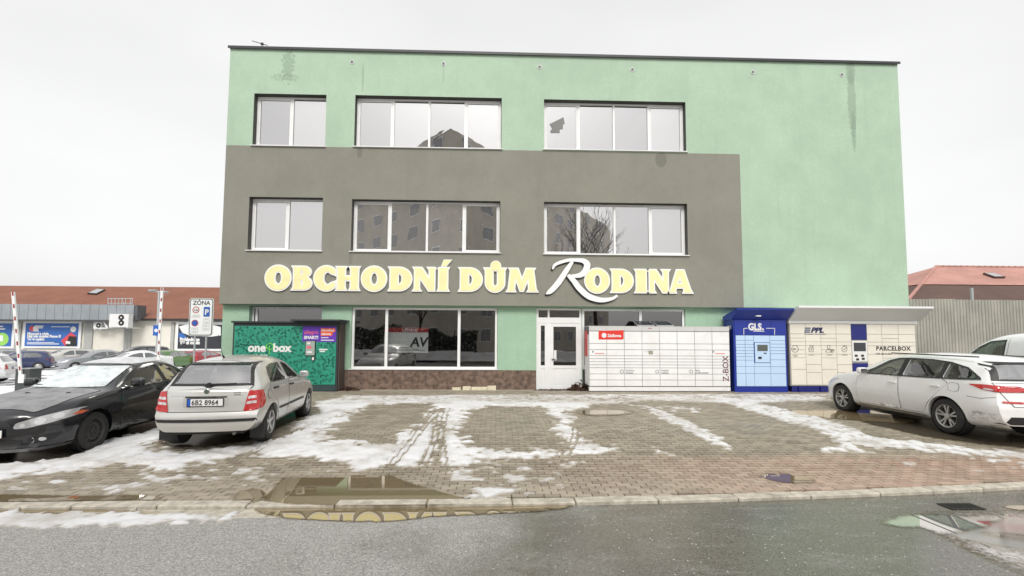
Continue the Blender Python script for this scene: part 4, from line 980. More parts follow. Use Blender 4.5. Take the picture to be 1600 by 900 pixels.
# ------------------------------------------------------------------ cars
# local frame: nose toward +x, left toward +y; u = distance back from the nose
class Spec:
    def __init__(s, L, **k):
        s.L = L
        for n, v in k.items():
            if n in ('zt', 'zr', 'wr', 'zbelt', 'wb', 'wm', 'wl', 'zb', 'pf', 'pr'): setattr(s, n, pchip(*zip(*v)))
            else: setattr(s, n, v)
    def half(s, u, ins=0., inner=False):
        """half cross-section at u: list of (y, z) from the bottom centre to the top centre"""
        zb, wl, wm, zbt, wb, zr, wr, zt = (s.zb(u), s.wl(u), s.wm(u), s.zbelt(u), s.wb(u), s.zr(u), s.wr(u), s.zt(u))
        if inner: P = [(0, .42), (wl-.14, .42), (wl-.12, .5), (wm-.12, s.zm), (wb-.085, zbt), (max(wr-.06, .2), max(zr-.045, zbt+.02)), (wr*.55, max(zt-.055, zbt+.03)), (0, max(zt-.045, zbt+.035))]
        else: P = [(0, zb), (wl*.86, zb), (wl, zb+.08), (wm, s.zm), (wb, zbt), (wr, zr), (wr*.55, zt-.014), (0, zt)]
        R = [0, .05, .07, .22, s.rbelt, s.rrail, .25, 0]
        out = [P[0]]
        for i in range(1, len(P)-1):
            a, c, d = Vector(P[i-1]), Vector(P[i]), Vector(P[i+1]); la, ld = (a-c).length, (d-c).length
            r = min(R[i], la*.46, ld*.46); p0 = c+(a-c)*(r/max(la, 1e-6)); p1 = c+(d-c)*(r/max(ld, 1e-6))
            prev = Vector(out[-1]); nseg = s.segs[i-1]
            for j in range(1, nseg): out.append(tuple(prev.lerp(p0, j/nseg)))
            for j in range(5):
                t_ = j/4; out.append(tuple(p0*(1-t_)**2+c*2*t_*(1-t_)+p1*t_*t_))
        prev = Vector(out[-1]); e = Vector(P[-1])
        for j in range(1, 4): out.append(tuple(prev.lerp(e, j/3)))
        return out
    def warp(s, u, y, z):
        """plan curve and profile of nose and tail"""
        if u < s.fz: k = (1-u/s.fz)**2; u = u+k*(s.cf*(abs(y)/s.W)**2.6+s.pf(z))
        if u > s.L-s.rz_: k = (1-(s.L-u)/s.rz_)**2; u = u-k*(s.cr*(abs(y)/s.W)**2.6+s.pr(z))
        return u
def hull(s, ks=64, u0=None, u1=None, inner=False, ncap=10):
    us = list(np.linspace(u0 if u0 is not None else 0, u1 if u1 is not None else s.L, ks)) if inner else None
    if us is None:
        t_ = np.linspace(0, 1, ks); us = list(s.L*(t_-.62*np.sin(2*np.pi*t_)/(2*np.pi)))
        us[0] = 0; us[-1] = s.L
    H = [s.half(u, inner=inner) for u in us]; n = len(H[0]); v = []; f = []
    m = 2*n-2
    for u, h in zip(us, H):
        ring = h+[(-y, z) for y, z in h[-2:0:-1]]
        for y, z in ring:
            uu = u if inner else s.warp(u, y, z); v.append((s.L/2-uu, y, z))
    for k in range(len(us)-1):
        for i in range(m): f.append((k*m+i, k*m+(i+1) % m, (k+1)*m+(i+1) % m, (k+1)*m+i))
    for end, k in ((0, 0), (1, len(us)-1)):
        rows = []; h = H[k]; u = us[k]
        for i in range(n):
            if i in (0, n-1): rows.append([k*m+i]*(ncap+1)); continue
            row = [k*m+i]; y, z = h[i]
            for j in range(1, ncap):
                yy = y*(1-2*j/ncap); uu = u if inner else s.warp(u, yy, z); row.append(len(v)); v.append((s.L/2-uu, yy, z))
            row.append(k*m+(m-i)); rows.append(row)
        for i in range(n-1):
            for j in range(ncap):
                q = [rows[i][j], rows[i][j+1], rows[i+1][j+1], rows[i+1][j]]
                qq = [];
                for a in q:
                    if a not in qq: qq.append(a)
                if len(qq) >= 3: f.append(tuple(qq))
    b = MB(); b.v = v; b.f = f; b.fix = True
    return b
def boolean(o, cutter):
    md = o.modifiers.new('cut', 'BOOLEAN'); md.operation = 'DIFFERENCE'; md.object = cutter; md.solver = 'EXACT'
    dg = bpy.context.evaluated_depsgraph_get(); me = bpy.data.meshes.new_from_object(o.evaluated_get(dg))
    if len(me.polygons) < .6*len(o.data.polygons):       # the exact cut failed: move the cutter a hair and try again
        for tr, sv in ((1, 'EXACT'), (2, 'EXACT'), (3, 'EXACT'), (4, 'FAST')):
            cutter.location = (.0011*tr, 0, .0007*tr); cutter.rotation_euler = (0, .0013*tr, 0); md.solver = sv
            dg = bpy.context.evaluated_depsgraph_get(); dg.update(); me = bpy.data.meshes.new_from_object(o.evaluated_get(dg))
            if len(me.polygons) > .6*len(o.data.polygons): break
    o.modifiers.clear(); old = o.data; o.data = me; bpy.data.meshes.remove(old); bpy.data.objects.remove(cutter)
class Car:
    def __init__(c, name, label, spec, loc, rz, paint, group=None, hero=True, cat='car'):
        c.s = spec; c.hero = hero
        c.t = thing(name, label, cat, loc, rz if rz else 1e-6, group); WL.pop(c.t, None)
        hb = hull(spec, 64 if hero else 30, ncap=10 if hero else 6)
        me = hb.mesh('body', paint, smooth=True, fix=True); bm = bmesh.new(); bm.from_mesh(me); c.bvh = BVHTree.FromBMesh(bm); bm.free()
        c.body = bpy.data.objects.new('body', me); link(c.body, c.t); c.paint = paint
    def X(c, u): return c.s.L/2-u
    def patch(c, name, poly, view, mat, parent=None, off=.003, step=.05, holes=(), sm=1, sides=(1,), thick=0.):
        """an outline laid onto the body: 'side' in (u, z), 'front'/'rear' in (y, z), 'top' in (u, y)"""
        o = None
        if sm == 1: poly = round_poly(poly); holes = [round_poly(h) for h in holes]
        elif sm: poly = smooth_poly(poly, sm)
        v2, f2 = tri_fill(poly, step if c.hero else step*2.2, holes); L = c.s.L
        for sd in sides:
            ok = {}; V = []
            for i, p in enumerate(v2):
                if view == 'side': og, d = Vector((c.X(p[0]), 3*sd, p[1])), Vector((0, -sd, 0))
                elif view == 'front': og, d = Vector((L, p[0]*sd, p[1])), Vector((-1, 0, 0))
                elif view == 'rear': og, d = Vector((-L, p[0]*sd, p[1])), Vector((1, 0, 0))
                else: og, d = Vector((c.X(p[0]), p[1]*sd, 4)), Vector((0, 0, -1))
                h, nr, *_ = c.bvh.ray_cast(og, d)
                for _t in range(14):                     # past the silhouette: slide in until the body is met
                    if h is not None or view == 'side': break
                    og.y *= .985; h, nr, *_ = c.bvh.ray_cast(og, d)
                if h is None: continue
                if nr.dot(d) > 0: nr = -nr
                ok[i] = len(V); V.append(h+nr*off)
            F = []
            for t_ in f2:
                if all(i in ok for i in t_):
                    q = [ok[i] for i in t_]; a, b_, e = V[q[0]], V[q[1]], V[q[2]]
                    if (b_-a).cross(e-a).dot(d) > 0: q = q[::-1]
                    if max((a-b_).length, (b_-e).length, (a-e).length) < step*(8 if c.hero else 18): F.append(tuple(q))
            b = MB(); b.v = [tuple(p) for p in V]; b.f = F
            if not F: continue
            o = b.build(name, mat, parent or c.t, smooth=False); o.data.shade_smooth()
        return o
    def cut(c, arches, wins, R):
        s = c.s
        for u in arches:
            for sd in (1, -1):
                b = MB().lathe([(0, sd*(s.W-.26)), (R, sd*(s.W-.26)), (R, sd*(s.W+.3)), (0, sd*(s.W+.3))], (c.X(u), 0, s.wz), 32)
                k = b.build('cutter', None, None, fix=True); bm = bmesh.new(); bm.from_mesh(k.data); bmesh.ops.remove_doubles(bm, verts=bm.verts, dist=1e-4); bmesh.ops.recalc_face_normals(bm, faces=bm.faces); bm.to_mesh(k.data); bm.free()
                c._do(k)
        if s.cab:
            b = hull(s, 40, s.cab[0], s.cab[1], inner=True, ncap=4); k = b.build('cutter', None, None, fix=True); c._do(k)
        for view, poly, a0, a1 in wins:
            poly = round_poly(poly)
            if view == 'side':
                for sd in (1, -1): c._do(MB().prism([(c.X(p[0]), p[1]) for p in poly], .25*sd, 1.3*sd, 'y').build('cutter', None, None, fix=True))
            else: c._do(MB().prism(poly, c.X(a0), c.X(a1), 'x').build('cutter', None, None, fix=True))
        try: c.body.data.set_sharp_from_angle(angle=math.radians(38))
        except Exception: pass
    def _do(c, k):
        p = c.body.parent; k.parent = p
        boolean(c.body, k)
    def wheels(c, uf, ur, r, w, rimf, mats, hide=()):
        for u in (uf, ur):
            for sd in (1, -1):
                yo = sd*(c.s.W-.035)
                pr = [(r*.66, 0), (r*.80, .004), (r*.93, -.004), (r*.985, -.022), (r, -.045), (r, -w+.045), (r*.985, -w+.022), (r*.9, -w+.004), (r*.66, -w)]
                wo = MB().lathe([(a, yo+sd*t_) for a, t_ in pr], (c.X(u), 0, r), 32 if c.hero else 16).build('wheel', mats[0], c.t, smooth=True)
                if c.hero: MB().lathe([(.001, yo-sd*(w+.02)), (r+.035, yo-sd*(w+.02)), (r+.035, yo-sd*.04), (r+.03, yo-sd*.04), (r+.03, yo-sd*(w+.01)), (.001, yo-sd*(w+.01))], (c.X(u), 0, r+.005), 24).build('wheel_well', BLK, c.t)
                rimf(c, wo, c.X(u), yo, sd, r, mats[1])
def rim_spokes(n, double=False, hub=.05):
    def f(c, wo, x, y, sd, r, mat):
        R = r*.68; b = MB()
        b.lathe([(R, y-sd*.012), (R*.985, y-sd*.002), (R*.90, y-sd*.012), (R*.87, y-sd*.06), (R*.9, y-sd*.12)], (x, 0, r), 32)
        for k in range(n):
            for off in ((-.20, .20) if double else (0,)):
                a = 2*math.pi*k/n+.3; ao = a+off; a2 = a+off*.55
                w0, w1 = (.012, .015) if double else (.034, .026)
                for (ra, rb, wa, wb_) in ((hub*.7, R*.93, w0, w1),):
                    pa = Vector((math.cos(a2), math.sin(a2)))*ra; pb = Vector((math.cos(ao), math.sin(ao)))*rb; d = (pb-pa).normalized(); nn = Vector((-d.y, d.x))
                    q = [pa+nn*wa, pb+nn*wb_, pb-nn*wb_, pa-nn*wa]
                    b.add([(x+p.x, y-sd*(.03 if i in (0, 3) else .016), r+p.y) for i, p in enumerate(q)]+[(x+p.x*1, y-sd*.055, r+p.y) for p in q], [(0, 1, 2, 3), (7, 6, 5, 4), (0, 4, 5, 1), (1, 5, 6, 2), (2, 6, 7, 3), (3, 7, 4, 0)])
        b.lathe([(.001, y-sd*.012), (hub, y-sd*.014), (hub*1.1, y-sd*.03), (hub*1.1, y-sd*.06)], (x, 0, r), 16)
        o = b.build('rim', mat, wo, smooth=True, fix=True)
        MB().lathe([(.001, y-sd*.085), (R*.93, y-sd*.085)], (x, 0, r), 20).build('brake', M('brake_dark', (.03, .028, .027), .7), wo)
    return f
def rim_steel(c, wo, x, y, sd, r, mat):
    R = r*.68
    MB().lathe([(R, y-sd*.004), (R*.97, y+sd*.002), (R*.9, y-sd*.008), (R*.84, y-sd*.045), (R*.72, y-sd*.03), (R*.55, y-sd*.02), (R*.42, y-sd*.04), (R*.25, y-sd*.03), (.001, y-sd*.025)], (x, 0, r), 32).build('rim', mat, wo, smooth=True)
    if c.hero:
        b = MB()
        for k in range(12):
            a = 2*math.pi*k/12; b.lathe([(.001, y-sd*.027), (.018, y-sd*.028)], (x+R*.72*math.cos(a), 0, r+R*.72*math.sin(a)), 8)
        b.build('rim_hole', M('hole_black', (.004, .004, .004), 1.), wo)
        b = MB()
        for k in range(5):
            a = 2*math.pi*k/5; b.lathe([(.001, y-sd*.012), (.012, y-sd*.014), (.012, y-sd*.035)], (x+R*.30*math.cos(a), 0, r+R*.30*math.sin(a)), 6)
        b.build('wheel_bolt', M('bolt_dark', (.05, .05, .05), .5), wo)
TYRE = M('tyre_rubber', (.022, .021, .020), .8, var=.3, vs=12, bump=.2, bs=90, dirt=((.09, .08, .065), .7, 7))
ALLOY = M('alloy_silver', (.55, .55, .55), .3, metal=.75, dirt=((.2, .19, .17), .35, 9)); STEELW = M('steel_wheel_black', (.028, .027, .026), .55, dirt=((.09, .08, .07), .5, 9))
ALLOYD = M('alloy_dirty', (.46, .45, .43), .4, metal=.55, dirt=((.13, .12, .10), .8, 12))
CGL = glass('car_glass', (.40, .44, .42), .06, .7); CGD = glass('car_glass_tinted', (.10, .10, .11), .08, .8)
CGO = glass('car_glass_far', (.035, .04, .042), .16, .85, clear=False); CGW = glass('rear_screen_glass', (.42, .45, .47), .34, .75)
def paint(name, col, metal=0., dirt=None, rough=.32): return M(name, col, rough, metal=metal, coat=.8, dirt=dirt)
TAIL = M('lamp_red', (.50, .012, .012), .15, coat=1.); LAMPC = M('lamp_clear', (.62, .62, .63), .12, metal=.2, coat=1.); AMBER = M('lamp_amber', (.60, .10, .03), .2, coat=1.)
CHROME = M('chrome', (.7, .7, .71), .12, metal=1.); SEAT = M('seat_cloth', (.03, .03, .032), .9)
PLW = M('plate_white', (.80, .80, .78), .4); PLB = M('plate_blue', (.02, .10, .50), .4); GAP = M('panel_gap', (.02, .02, .02), .8)

def seats(c, us, ys, hb=1.12):
    for u in us:
        for y in ys:
            b = MB().box(c.X(u)-.24, c.X(u)+.26, y-.24, y+.24, .46, .60)
            b.add([(c.X(u)-.18, y-.23, .58), (c.X(u)-.18, y+.23, .58), (c.X(u)-.30, y+.2, hb-.12), (c.X(u)-.30, y-.2, hb-.12), (c.X(u)-.30, y-.23, .58), (c.X(u)-.30, y+.23, .58), (c.X(u)-.40, y+.2, hb-.12), (c.X(u)-.40, y-.2, hb-.12)], [(0, 1, 2, 3), (7, 6, 5, 4), (0, 4, 5, 1), (1, 5, 6, 2), (2, 6, 7, 3), (3, 7, 4, 0)])
            o = b.build('seat', SEAT, c.t, bevel=.03, fix=True)
            MB().box(c.X(u)-.42, c.X(u)-.33, y-.13, y+.13, hb-.10, hb+.09).build('headrest', SEAT, o, bevel=.04)
    MB().box(c.X(us[0])+.55, c.X(us[0])+.75, -c.s.W+.2, c.s.W-.2, .55, c.s.zbelt(us[0])-.02).build('dashboard', BLK, c.t, bevel=.03)
    b = MB(); n = 20
    for k in range(n):
        a0, a1 = 2*math.pi*k/n, 2*math.pi*(k+1)/n; f = lambda a: (c.X(us[0])+.42-.06*math.sin(a), .36+.18*math.cos(a), .93+.17*math.sin(a)); b.tube(f(a0), f(a1), .014, 5)
    b.build('steering_wheel', BLK, c.t)
def mirror(c, u, z, y, mat, dz=.14, dy=.2):
    for sd in (1, -1):
        b = MB().box(c.X(u)-.05, c.X(u)+.07, sd*y, sd*(y+dy), z, z+dz); o = b.build('door_mirror', mat, c.t, bevel=.04, fix=True); o.data.shade_smooth()
        MB().box(c.X(u)-.054, c.X(u)-.0505, sd*(y+.025), sd*(y+dy-.025), z+.025, z+dz-.025).build('mirror_glass', CHROME, o)
def plate(c, poly_y, z, rear, txt=None, off=.012, w=.52, h=.11):
    sgn = -1 if rear else 1
    hit, nr, *_ = c.bvh.ray_cast(Vector((sgn*c.s.L, poly_y, z)), Vector((-sgn, 0, 0)))
    x = hit.x+sgn*off
    o = MB().box(min(x, x+sgn*.008), max(x, x+sgn*.008), poly_y-w/2, poly_y+w/2, z-h/2, z+h/2).build('number_plate', PLW, c.t)
    e = x+sgn*.0085
    yl = poly_y+w/2 if rear else poly_y-w/2; s_ = -1 if rear else 1
    MB().box(min(e, e+sgn*.001), max(e, e+sgn*.001), min(yl, yl+s_*.045), max(yl, yl+s_*.045), z-h/2, z+h/2).build('plate_band', PLB, o)
    if txt:
        rot = (90, 0, -90) if rear else (90, 0, 90)
        text(txt, .112, (e+sgn*.002, yl+s_*.06, z-.04), INK, o, rot=rot, bold=.0015, sx=.88, space=1.05)
    fb = MB(); t_ = .012
    for (y0, y1, z0, z1) in ((-w/2-t_, w/2+t_, -h/2-t_, -h/2), (-w/2-t_, w/2+t_, h/2, h/2+t_), (-w/2-t_, -w/2, -h/2, h/2), (w/2, w/2+t_, -h/2, h/2)):
        fb.box(min(x, x+sgn*.006), max(x, x+sgn*.006), poly_y+y0, poly_y+y1, z+z0, z+z1)
    fb.build('plate_frame', BLK, o)
    return o
def door(c, poly, name, hu=None, hz=None, sides=(1, -1), hmat=None):
    big = poly
    for sd in sides:
        cx = sum(p[0] for p in poly)/len(poly); cz = sum(p[1] for p in poly)/len(poly)
        grow = [(p[0]+(.007 if p[0] > cx else -.007), p[1]+(.006 if p[1] > cz else -.006)) for p in poly]
        o = c.patch(name, poly, 'side', c.paint, off=.0035, sides=(sd,), sm=1)
        c.patch('door_gap', grow, 'side', GAP, parent=o, off=.0012, sides=(sd,), sm=1)
        if hu and o:
            h, nr, *_ = c.bvh.ray_cast(Vector((c.X(hu), 3*sd, hz)), Vector((0, -sd, 0)))
            if h: MB().box(c.X(hu)-.10, c.X(hu)+.10, min(h.y+sd*.012, h.y+sd*.04), max(h.y+sd*.012, h.y+sd*.04), hz-.016, hz+.016).box(c.X(hu)-.09, c.X(hu)-.06, min(h.y, h.y+sd*.013), max(h.y, h.y+sd*.013), hz-.014, hz+.014).build('door_handle', hmat or c.paint, o, bevel=.006)

# specs
HATCH = Spec(3.97, W=.823, zm=.58, wz=.30, rbelt=.05, rrail=.10, segs=[4, 2, 3, 3, 3, 3], fz=.75, rz_=.55, cf=.26, cr=.13, cab=(1.28, 3.60),
 zt=[(0, .66), (.06, .72), (.25, .80), (.7, .90), (1.05, .965), (1.2, 1.02), (1.5, 1.20), (1.8, 1.355), (2.1, 1.425), (2.5, 1.45), (3.0, 1.435), (3.35, 1.395), (3.48, 1.365), (3.56, 1.30), (3.70, 1.13), (3.80, 1.005), (3.86, .965), (3.97, .945)],
 zr=[(0, .63), (.25, .765), (.7, .875), (1.1, .94), (1.3, .985), (1.6, 1.14), (1.9, 1.285), (2.2, 1.35), (2.6, 1.37), (3.1, 1.345), (3.4, 1.30), (3.52, 1.235), (3.68, 1.06), (3.80, .965), (3.97, .925)],
 wr=[(0, .52), (.3, .62), (1.1, .665), (1.4, .66), (1.9, .585), (2.3, .565), (3.0, .56), (3.4, .56), (3.7, .62), (3.85, .64), (3.97, .63)],
 zbelt=[(0, .60), (.3, .71), (.8, .82), (1.2, .90), (1.6, .925), (2.5, .945), (3.3, .965), (3.7, .945), (3.97, .90)],
 wb=[(0, .60), (.3, .73), (.8, .775), (1.4, .78), (2.5, .79), (3.3, .78), (3.7, .755), (3.97, .72)],
 wm=[(0, .66), (.25, .77), (.6, .812), (1.5, .823), (3.2, .823), (3.7, .805), (3.97, .775)],
 wl=[(0, .58), (.3, .72), (1, .765), (3, .765), (3.97, .72)], zb=[(0, .20), (.4, .18), (1, .19), (3, .19), (3.97, .27)],
 pf=[(.1, .06), (.3, 0), (.5, .0), (.62, .05), (.8, .16), (1.5, .2)], pr=[(.1, .10), (.30, .02), (.40, 0), (.535, 0), (.575, .035), (.75, .05), (.95, .085), (1.5, .12)])
WAGON = Spec(4.585, W=.897, zm=.60, wz=.318, rbelt=.05, rrail=.10, segs=[4, 2, 3, 3, 3, 3], fz=.85, rz_=.6, cf=.34, cr=.17, cab=(1.35, 4.25),
 zt=[(0, .68), (.06, .75), (.3, .84), (.9, .955), (1.15, 1.01), (1.5, 1.19), (1.95, 1.375), (2.4, 1.45), (2.9, 1.47), (3.5, 1.455), (4.0, 1.415), (4.2, 1.385), (4.28, 1.33), (4.40, 1.14), (4.47, 1.03), (4.52, .985), (4.585, .965)],
 zr=[(0, .65), (.3, .80), (.9, .925), (1.25, .985), (1.6, 1.12), (2.0, 1.285), (2.4, 1.36), (2.9, 1.385), (3.5, 1.365), (3.9, 1.32), (4.15, 1.26), (4.3, 1.15), (4.42, 1.02), (4.585, .94)],
 wr=[(0, .55), (.4, .68), (1.2, .72), (1.5, .72), (2.0, .635), (2.5, .61), (3.5, .60), (4.0, .60), (4.3, .67), (4.585, .68)],
 zbelt=[(0, .62), (.3, .74), (.9, .86), (1.3, .915), (2.0, .945), (3.2, .975), (4.0, 1.0), (4.4, .97), (4.585, .92)],
 wb=[(0, .62), (.3, .77), (.8, .83), (1.5, .845), (3.0, .855), (3.8, .845), (4.3, .80), (4.585, .755)],
 wm=[(0, .68), (.25, .82), (.7, .882), (1.5, .897), (3.5, .897), (4.2, .875), (4.585, .82)],
 wl=[(0, .62), (.3, .78), (1, .835), (3.5, .835), (4.585, .76)], zb=[(0, .20), (.5, .18), (1, .19), (3.5, .19), (4.585, .30)],
 pf=[(.1, .06), (.3, 0), (.5, .0), (.65, .05), (.8, .15), (1.5, .2)], pr=[(.1, .14), (.35, .02), (.45, 0), (.60, 0), (.68, .03), (.9, .08), (1.5, .16)])
SEDAN = Spec(4.57, W=.88, zm=.58, wz=.32, rbelt=.06, rrail=.10, segs=[4, 2, 3, 3, 3, 3], fz=.95, rz_=.6, cf=.40, cr=.18, cab=(1.45, 3.75),
 zt=[(0, .735), (.06, .80), (.35, .865), (1.0, .955), (1.25, .99), (1.6, 1.165), (2.0, 1.36), (2.35, 1.45), (2.8, 1.485), (3.2, 1.44), (3.6, 1.28), (3.95, 1.11), (4.1, 1.085), (4.45, 1.07), (4.57, 1.03)],
 zr=[(0, .70), (.35, .84), (1.0, .94), (1.35, .985), (1.65, 1.10), (2.0, 1.255), (2.35, 1.345), (2.8, 1.385), (3.2, 1.345), (3.6, 1.20), (3.9, 1.08), (4.1, 1.05), (4.57, .99)],
 wr=[(0, .55), (.4, .66), (1.2, .70), (1.5, .69), (2.0, .615), (2.5, .59), (3.2, .58), (3.7, .62), (4.1, .68), (4.57, .64)],
 zbelt=[(0, .66), (.35, .79), (.9, .89), (1.4, .945), (2.2, .97), (3.2, 1.01), (3.9, 1.02), (4.57, .95)],
 wb=[(0, .62), (.35, .77), (.9, .83), (1.5, .835), (3.0, .845), (3.8, .82), (4.57, .72)],
 wm=[(0, .68), (.25, .81), (.8, .875), (1.5, .88), (3.6, .88), (4.2, .86), (4.57, .78)],
 wl=[(0, .64), (.3, .78), (1, .83), (3.5, .82), (4.57, .74)], zb=[(0, .17), (.5, .17), (1, .18), (3.5, .19), (4.57, .28)],
 pf=[(.1, .0), (.20, .0), (.3, .03), (.42, .0), (.55, .0), (.66, .02), (.8, .09), (1.5, .2)], pr=[(.1, .10), (.35, .0), (.55, 0), (.7, .04), (1.5, .1)])
VAN = Spec(4.40, W=.897, zm=.65, wz=.32, rbelt=.06, rrail=.14, segs=[4, 2, 3, 3, 3, 3], fz=.8, rz_=.4, cf=.30, cr=.08, cab=(1.15, 2.45),
 zt=[(0, .78), (.06, .86), (.3, .98), (.7, 1.09), (.95, 1.17), (1.3, 1.46), (1.65, 1.75), (1.95, 1.86), (2.4, 1.90), (3.2, 1.91), (4.2, 1.89), (4.34, 1.82), (4.40, 1.7)],
 zr=[(0, .74), (.3, .94), (.7, 1.05), (1.0, 1.12), (1.35, 1.40), (1.7, 1.65), (2.0, 1.75), (2.5, 1.79), (3.5, 1.79), (4.2, 1.77), (4.40, 1.6)],
 wr=[(0, .55), (.4, .70), (1.0, .76), (1.4, .73), (1.8, .68), (2.5, .67), (4.40, .67)],
 zbelt=[(0, .70), (.3, .86), (.8, 1.0), (1.2, 1.06), (2.0, 1.08), (4.2, 1.10), (4.40, 1.05)],
 wb=[(0, .62), (.3, .78), (.8, .85), (1.5, .865), (4.0, .865), (4.40, .84)], wm=[(0, .68), (.25, .82), (.7, .885), (1.5, .897), (4.1, .897), (4.40, .87)],
 wl=[(0, .62), (.3, .78), (1, .84), (4, .84), (4.40, .80)], zb=[(0, .22), (.5, .2), (1, .2), (3.5, .22), (4.40, .32)],
 pf=[(.1, .06), (.3, 0), (.6, .0), (.75, .05), (1.0, .14), (1.5, .2)], pr=[(.1, .06), (.35, .0), (2., .03)])
# ------------------------------------------------------------------ the three cars in front
def ends(c, win_f, win_r, gl_f, gl_r):
    c.patch('windscreen', win_f, 'front', gl_f, off=-.008); c.patch('rear_window', win_r, 'rear', gl_r, off=-.008)
# silver hatchback seen from behind
fx0, fy0 = -4.72, 9.47
silver = paint('paint_silver', (.60, .595, .57), .35, dirt=((.42, .38, .31), .45, 2.2))
fab = Car('parked_car', 'silver hatchback seen from behind, parked in front of the green locker', HATCH, (fx0, fy0, gz(fx0, fy0)), math.radians(97), silver); fab.t.scale = (.965, .965, .965)
SW = [[(1.56, .965), (1.66, 1.03), (1.98, 1.235), (2.14, 1.285), (2.30, 1.298), (2.31, .968)], [(2.41, .972), (2.40, 1.30), (2.85, 1.295), (3.10, 1.262), (3.22, 1.12), (3.29, .99)]]
WF = [(-.60, 1.03), (.60, 1.03), (.50, 1.325), (-.50, 1.325)]; WR = [(-.575, 1.015), (.575, 1.015), (.50, 1.315), (-.50, 1.315)]
fab.cut((.80, 3.26), [('side', SW[0], 0, 0), ('side', SW[1], 0, 0), ('f', WF, -.3, 2.0), ('r', WR, 3.2, 4.4)], .335)
for w in SW: fab.patch('side_window', w, 'side', CGL, off=-.008, sides=(1, -1))
ends(fab, WF, WR, CGL, CGW)
fab.patch('rear_window_surround', [(-.64, .985), (.64, .985), (.535, 1.345), (-.535, 1.345)], 'rear', BLK, off=.006, holes=[WR], sm=0, step=.03)
door(fab, [(1.28, .60), (1.30, .88), (1.50, .955), (2.33, .962), (2.36, .30), (1.32, .30)], 'door', 2.22, .865, hmat=BLK)
door(fab, [(2.38, .30), (2.355, .962), (3.32, .985), (3.34, .86), (3.05, .66), (2.90, .45), (2.84, .30)], 'door', 3.12, .885, hmat=BLK)
for sd in (1, -1):
    fab.patch('side_trim', [(1.32, .475), (2.34, .475), (2.34, .515), (1.32, .515)], 'side', BLK, off=.016, sides=(sd,), sm=0); fab.patch('side_trim', [(2.38, .475), (2.88, .475), (2.88, .515), (2.38, .515)], 'side', BLK, off=.016, sides=(sd,), sm=0)
TGATE = [(-.575, .585), (.575, .585), (.615, .93), (.63, .975), (-.63, .975), (-.615, .93)]
tg = fab.patch('tailgate', TGATE, 'rear', silver, off=.004, sm=0, step=.04)
fab.patch('tailgate_gap', [(-.585, .575), (.585, .575), (.628, .93), (.645, .985), (-.645, .985), (-.628, .93)], 'rear', GAP, tg, off=.0015, sm=0, step=.04)
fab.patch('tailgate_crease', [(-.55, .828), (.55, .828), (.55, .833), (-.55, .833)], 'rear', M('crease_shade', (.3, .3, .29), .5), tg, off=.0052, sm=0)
for sd in (1, -1):
    tl = fab.patch('tail_light', [(.555, .58), (.70, .59), (.765, .61), (.765, .90), (.615, .91)], 'rear', TAIL, off=.012, sides=(sd,), step=.025, sm=0)
    fab.patch('tail_light_side', [(3.60, .70), (3.61, .83), (3.67, .895), (3.78, .905), (3.79, .60), (3.70, .62)], 'side', TAIL, off=.011, sides=(sd,), step=.03)
    fab.patch('tail_lamp', [(.60, .775), (.725, .785), (.725, .825), (.615, .82)], 'rear', LAMPC, tl, off=.013, sides=(sd,), step=.03); fab.patch('tail_lamp', [(.585, .69), (.735, .705), (.735, .745), (.598, .735)], 'rear', LAMPC, tl, off=.013, sides=(sd,), step=.03)
    h = fab.patch('headlight', [(.30, .62), (.72, .70), (.72, .60), (.40, .52)], 'front', LAMPC, off=.006, sides=(sd,), step=.04)
fab.patch('bumper_strip', [(-.745, .425), (.745, .425), (.745, .47), (-.745, .47)], 'rear', BLK, off=.014, sm=0, step=.04)
fab.patch('plate_recess', [(-.34, .655), (.34, .655), (.34, .815), (-.34, .815)], 'rear', M('recess_silver', (.50, .495, .475), .4, metal=.3), off=.005, sm=1, step=.04)
fab.patch('plate_lamp', [(-.31, .805), (.31, .805), (.31, .825), (-.31, .825)], 'rear', BLK, off=.012, sm=0, step=.04)
pl = plate(fab, 0, .735, True, '6B2 8964')
hb, *_ = fab.bvh.ray_cast(Vector((-4, 0, .905)), Vector((1, 0, 0)))
MB().lathe([(.001, hb.x-.014), (.034, hb.x-.014), (.038, hb.x-.004)], (0, 0, .905), 18, 'x').build('badge', M('badge_green', (.10, .13, .11), .3), fab.t, smooth=True)
MB().lathe([(.045, hb.x-.002), (.045, hb.x-.010), (.036, hb.x-.016), (.036, hb.x-.002)], (0, 0, .905), 18, 'x').build('badge_ring', CHROME, fab.t, smooth=True)
for k in range(2): fab.patch('model_badge', [(-.50, .84+.03*k), (-.40, .84+.03*k), (-.40, .852+.03*k), (-.50, .852+.03*k)], 'rear', CHROME, off=.008, sm=0, step=.04)
wb_, *_ = fab.bvh.ray_cast(Vector((-4, .06, 1.0)), Vector((1, 0, 0)))
MB().tube((wb_.x-.03, .02, 1.005), (wb_.x-.025, -.40, 1.02), .011, 6).lathe([(.001, wb_.x-.045), (.035, wb_.x-.045), (.035, wb_.x)], (0, .02, 1.0), 10, 'x').build('rear_wiper', BLK, fab.t)
MB().tube((fab.X(3.2), .06, 1.40), (fab.X(3.45), .06, 1.40+.43), .006, 5, .003).tube((fab.X(3.16), .06, 1.405), (fab.X(3.23), .06, 1.46), .02, 8, .012).build('roof_aerial', BLK, fab.t)
fab.patch('spoiler_gap', [(3.425, -.50), (3.425, .50), (3.432, .50), (3.432, -.50)], 'top', GAP, off=.002, sm=0)
MB().lathe([(.001, -.79), (.001, -.79)], (0, 0, 0), 3)
fab.patch('fuel_flap', [(3.40+.075*math.cos(a), .80+.075*math.sin(a)) for a in np.linspace(0, 6.1, 18)], 'side', silver, off=.005, sides=(-1,), sm=0, step=.03)
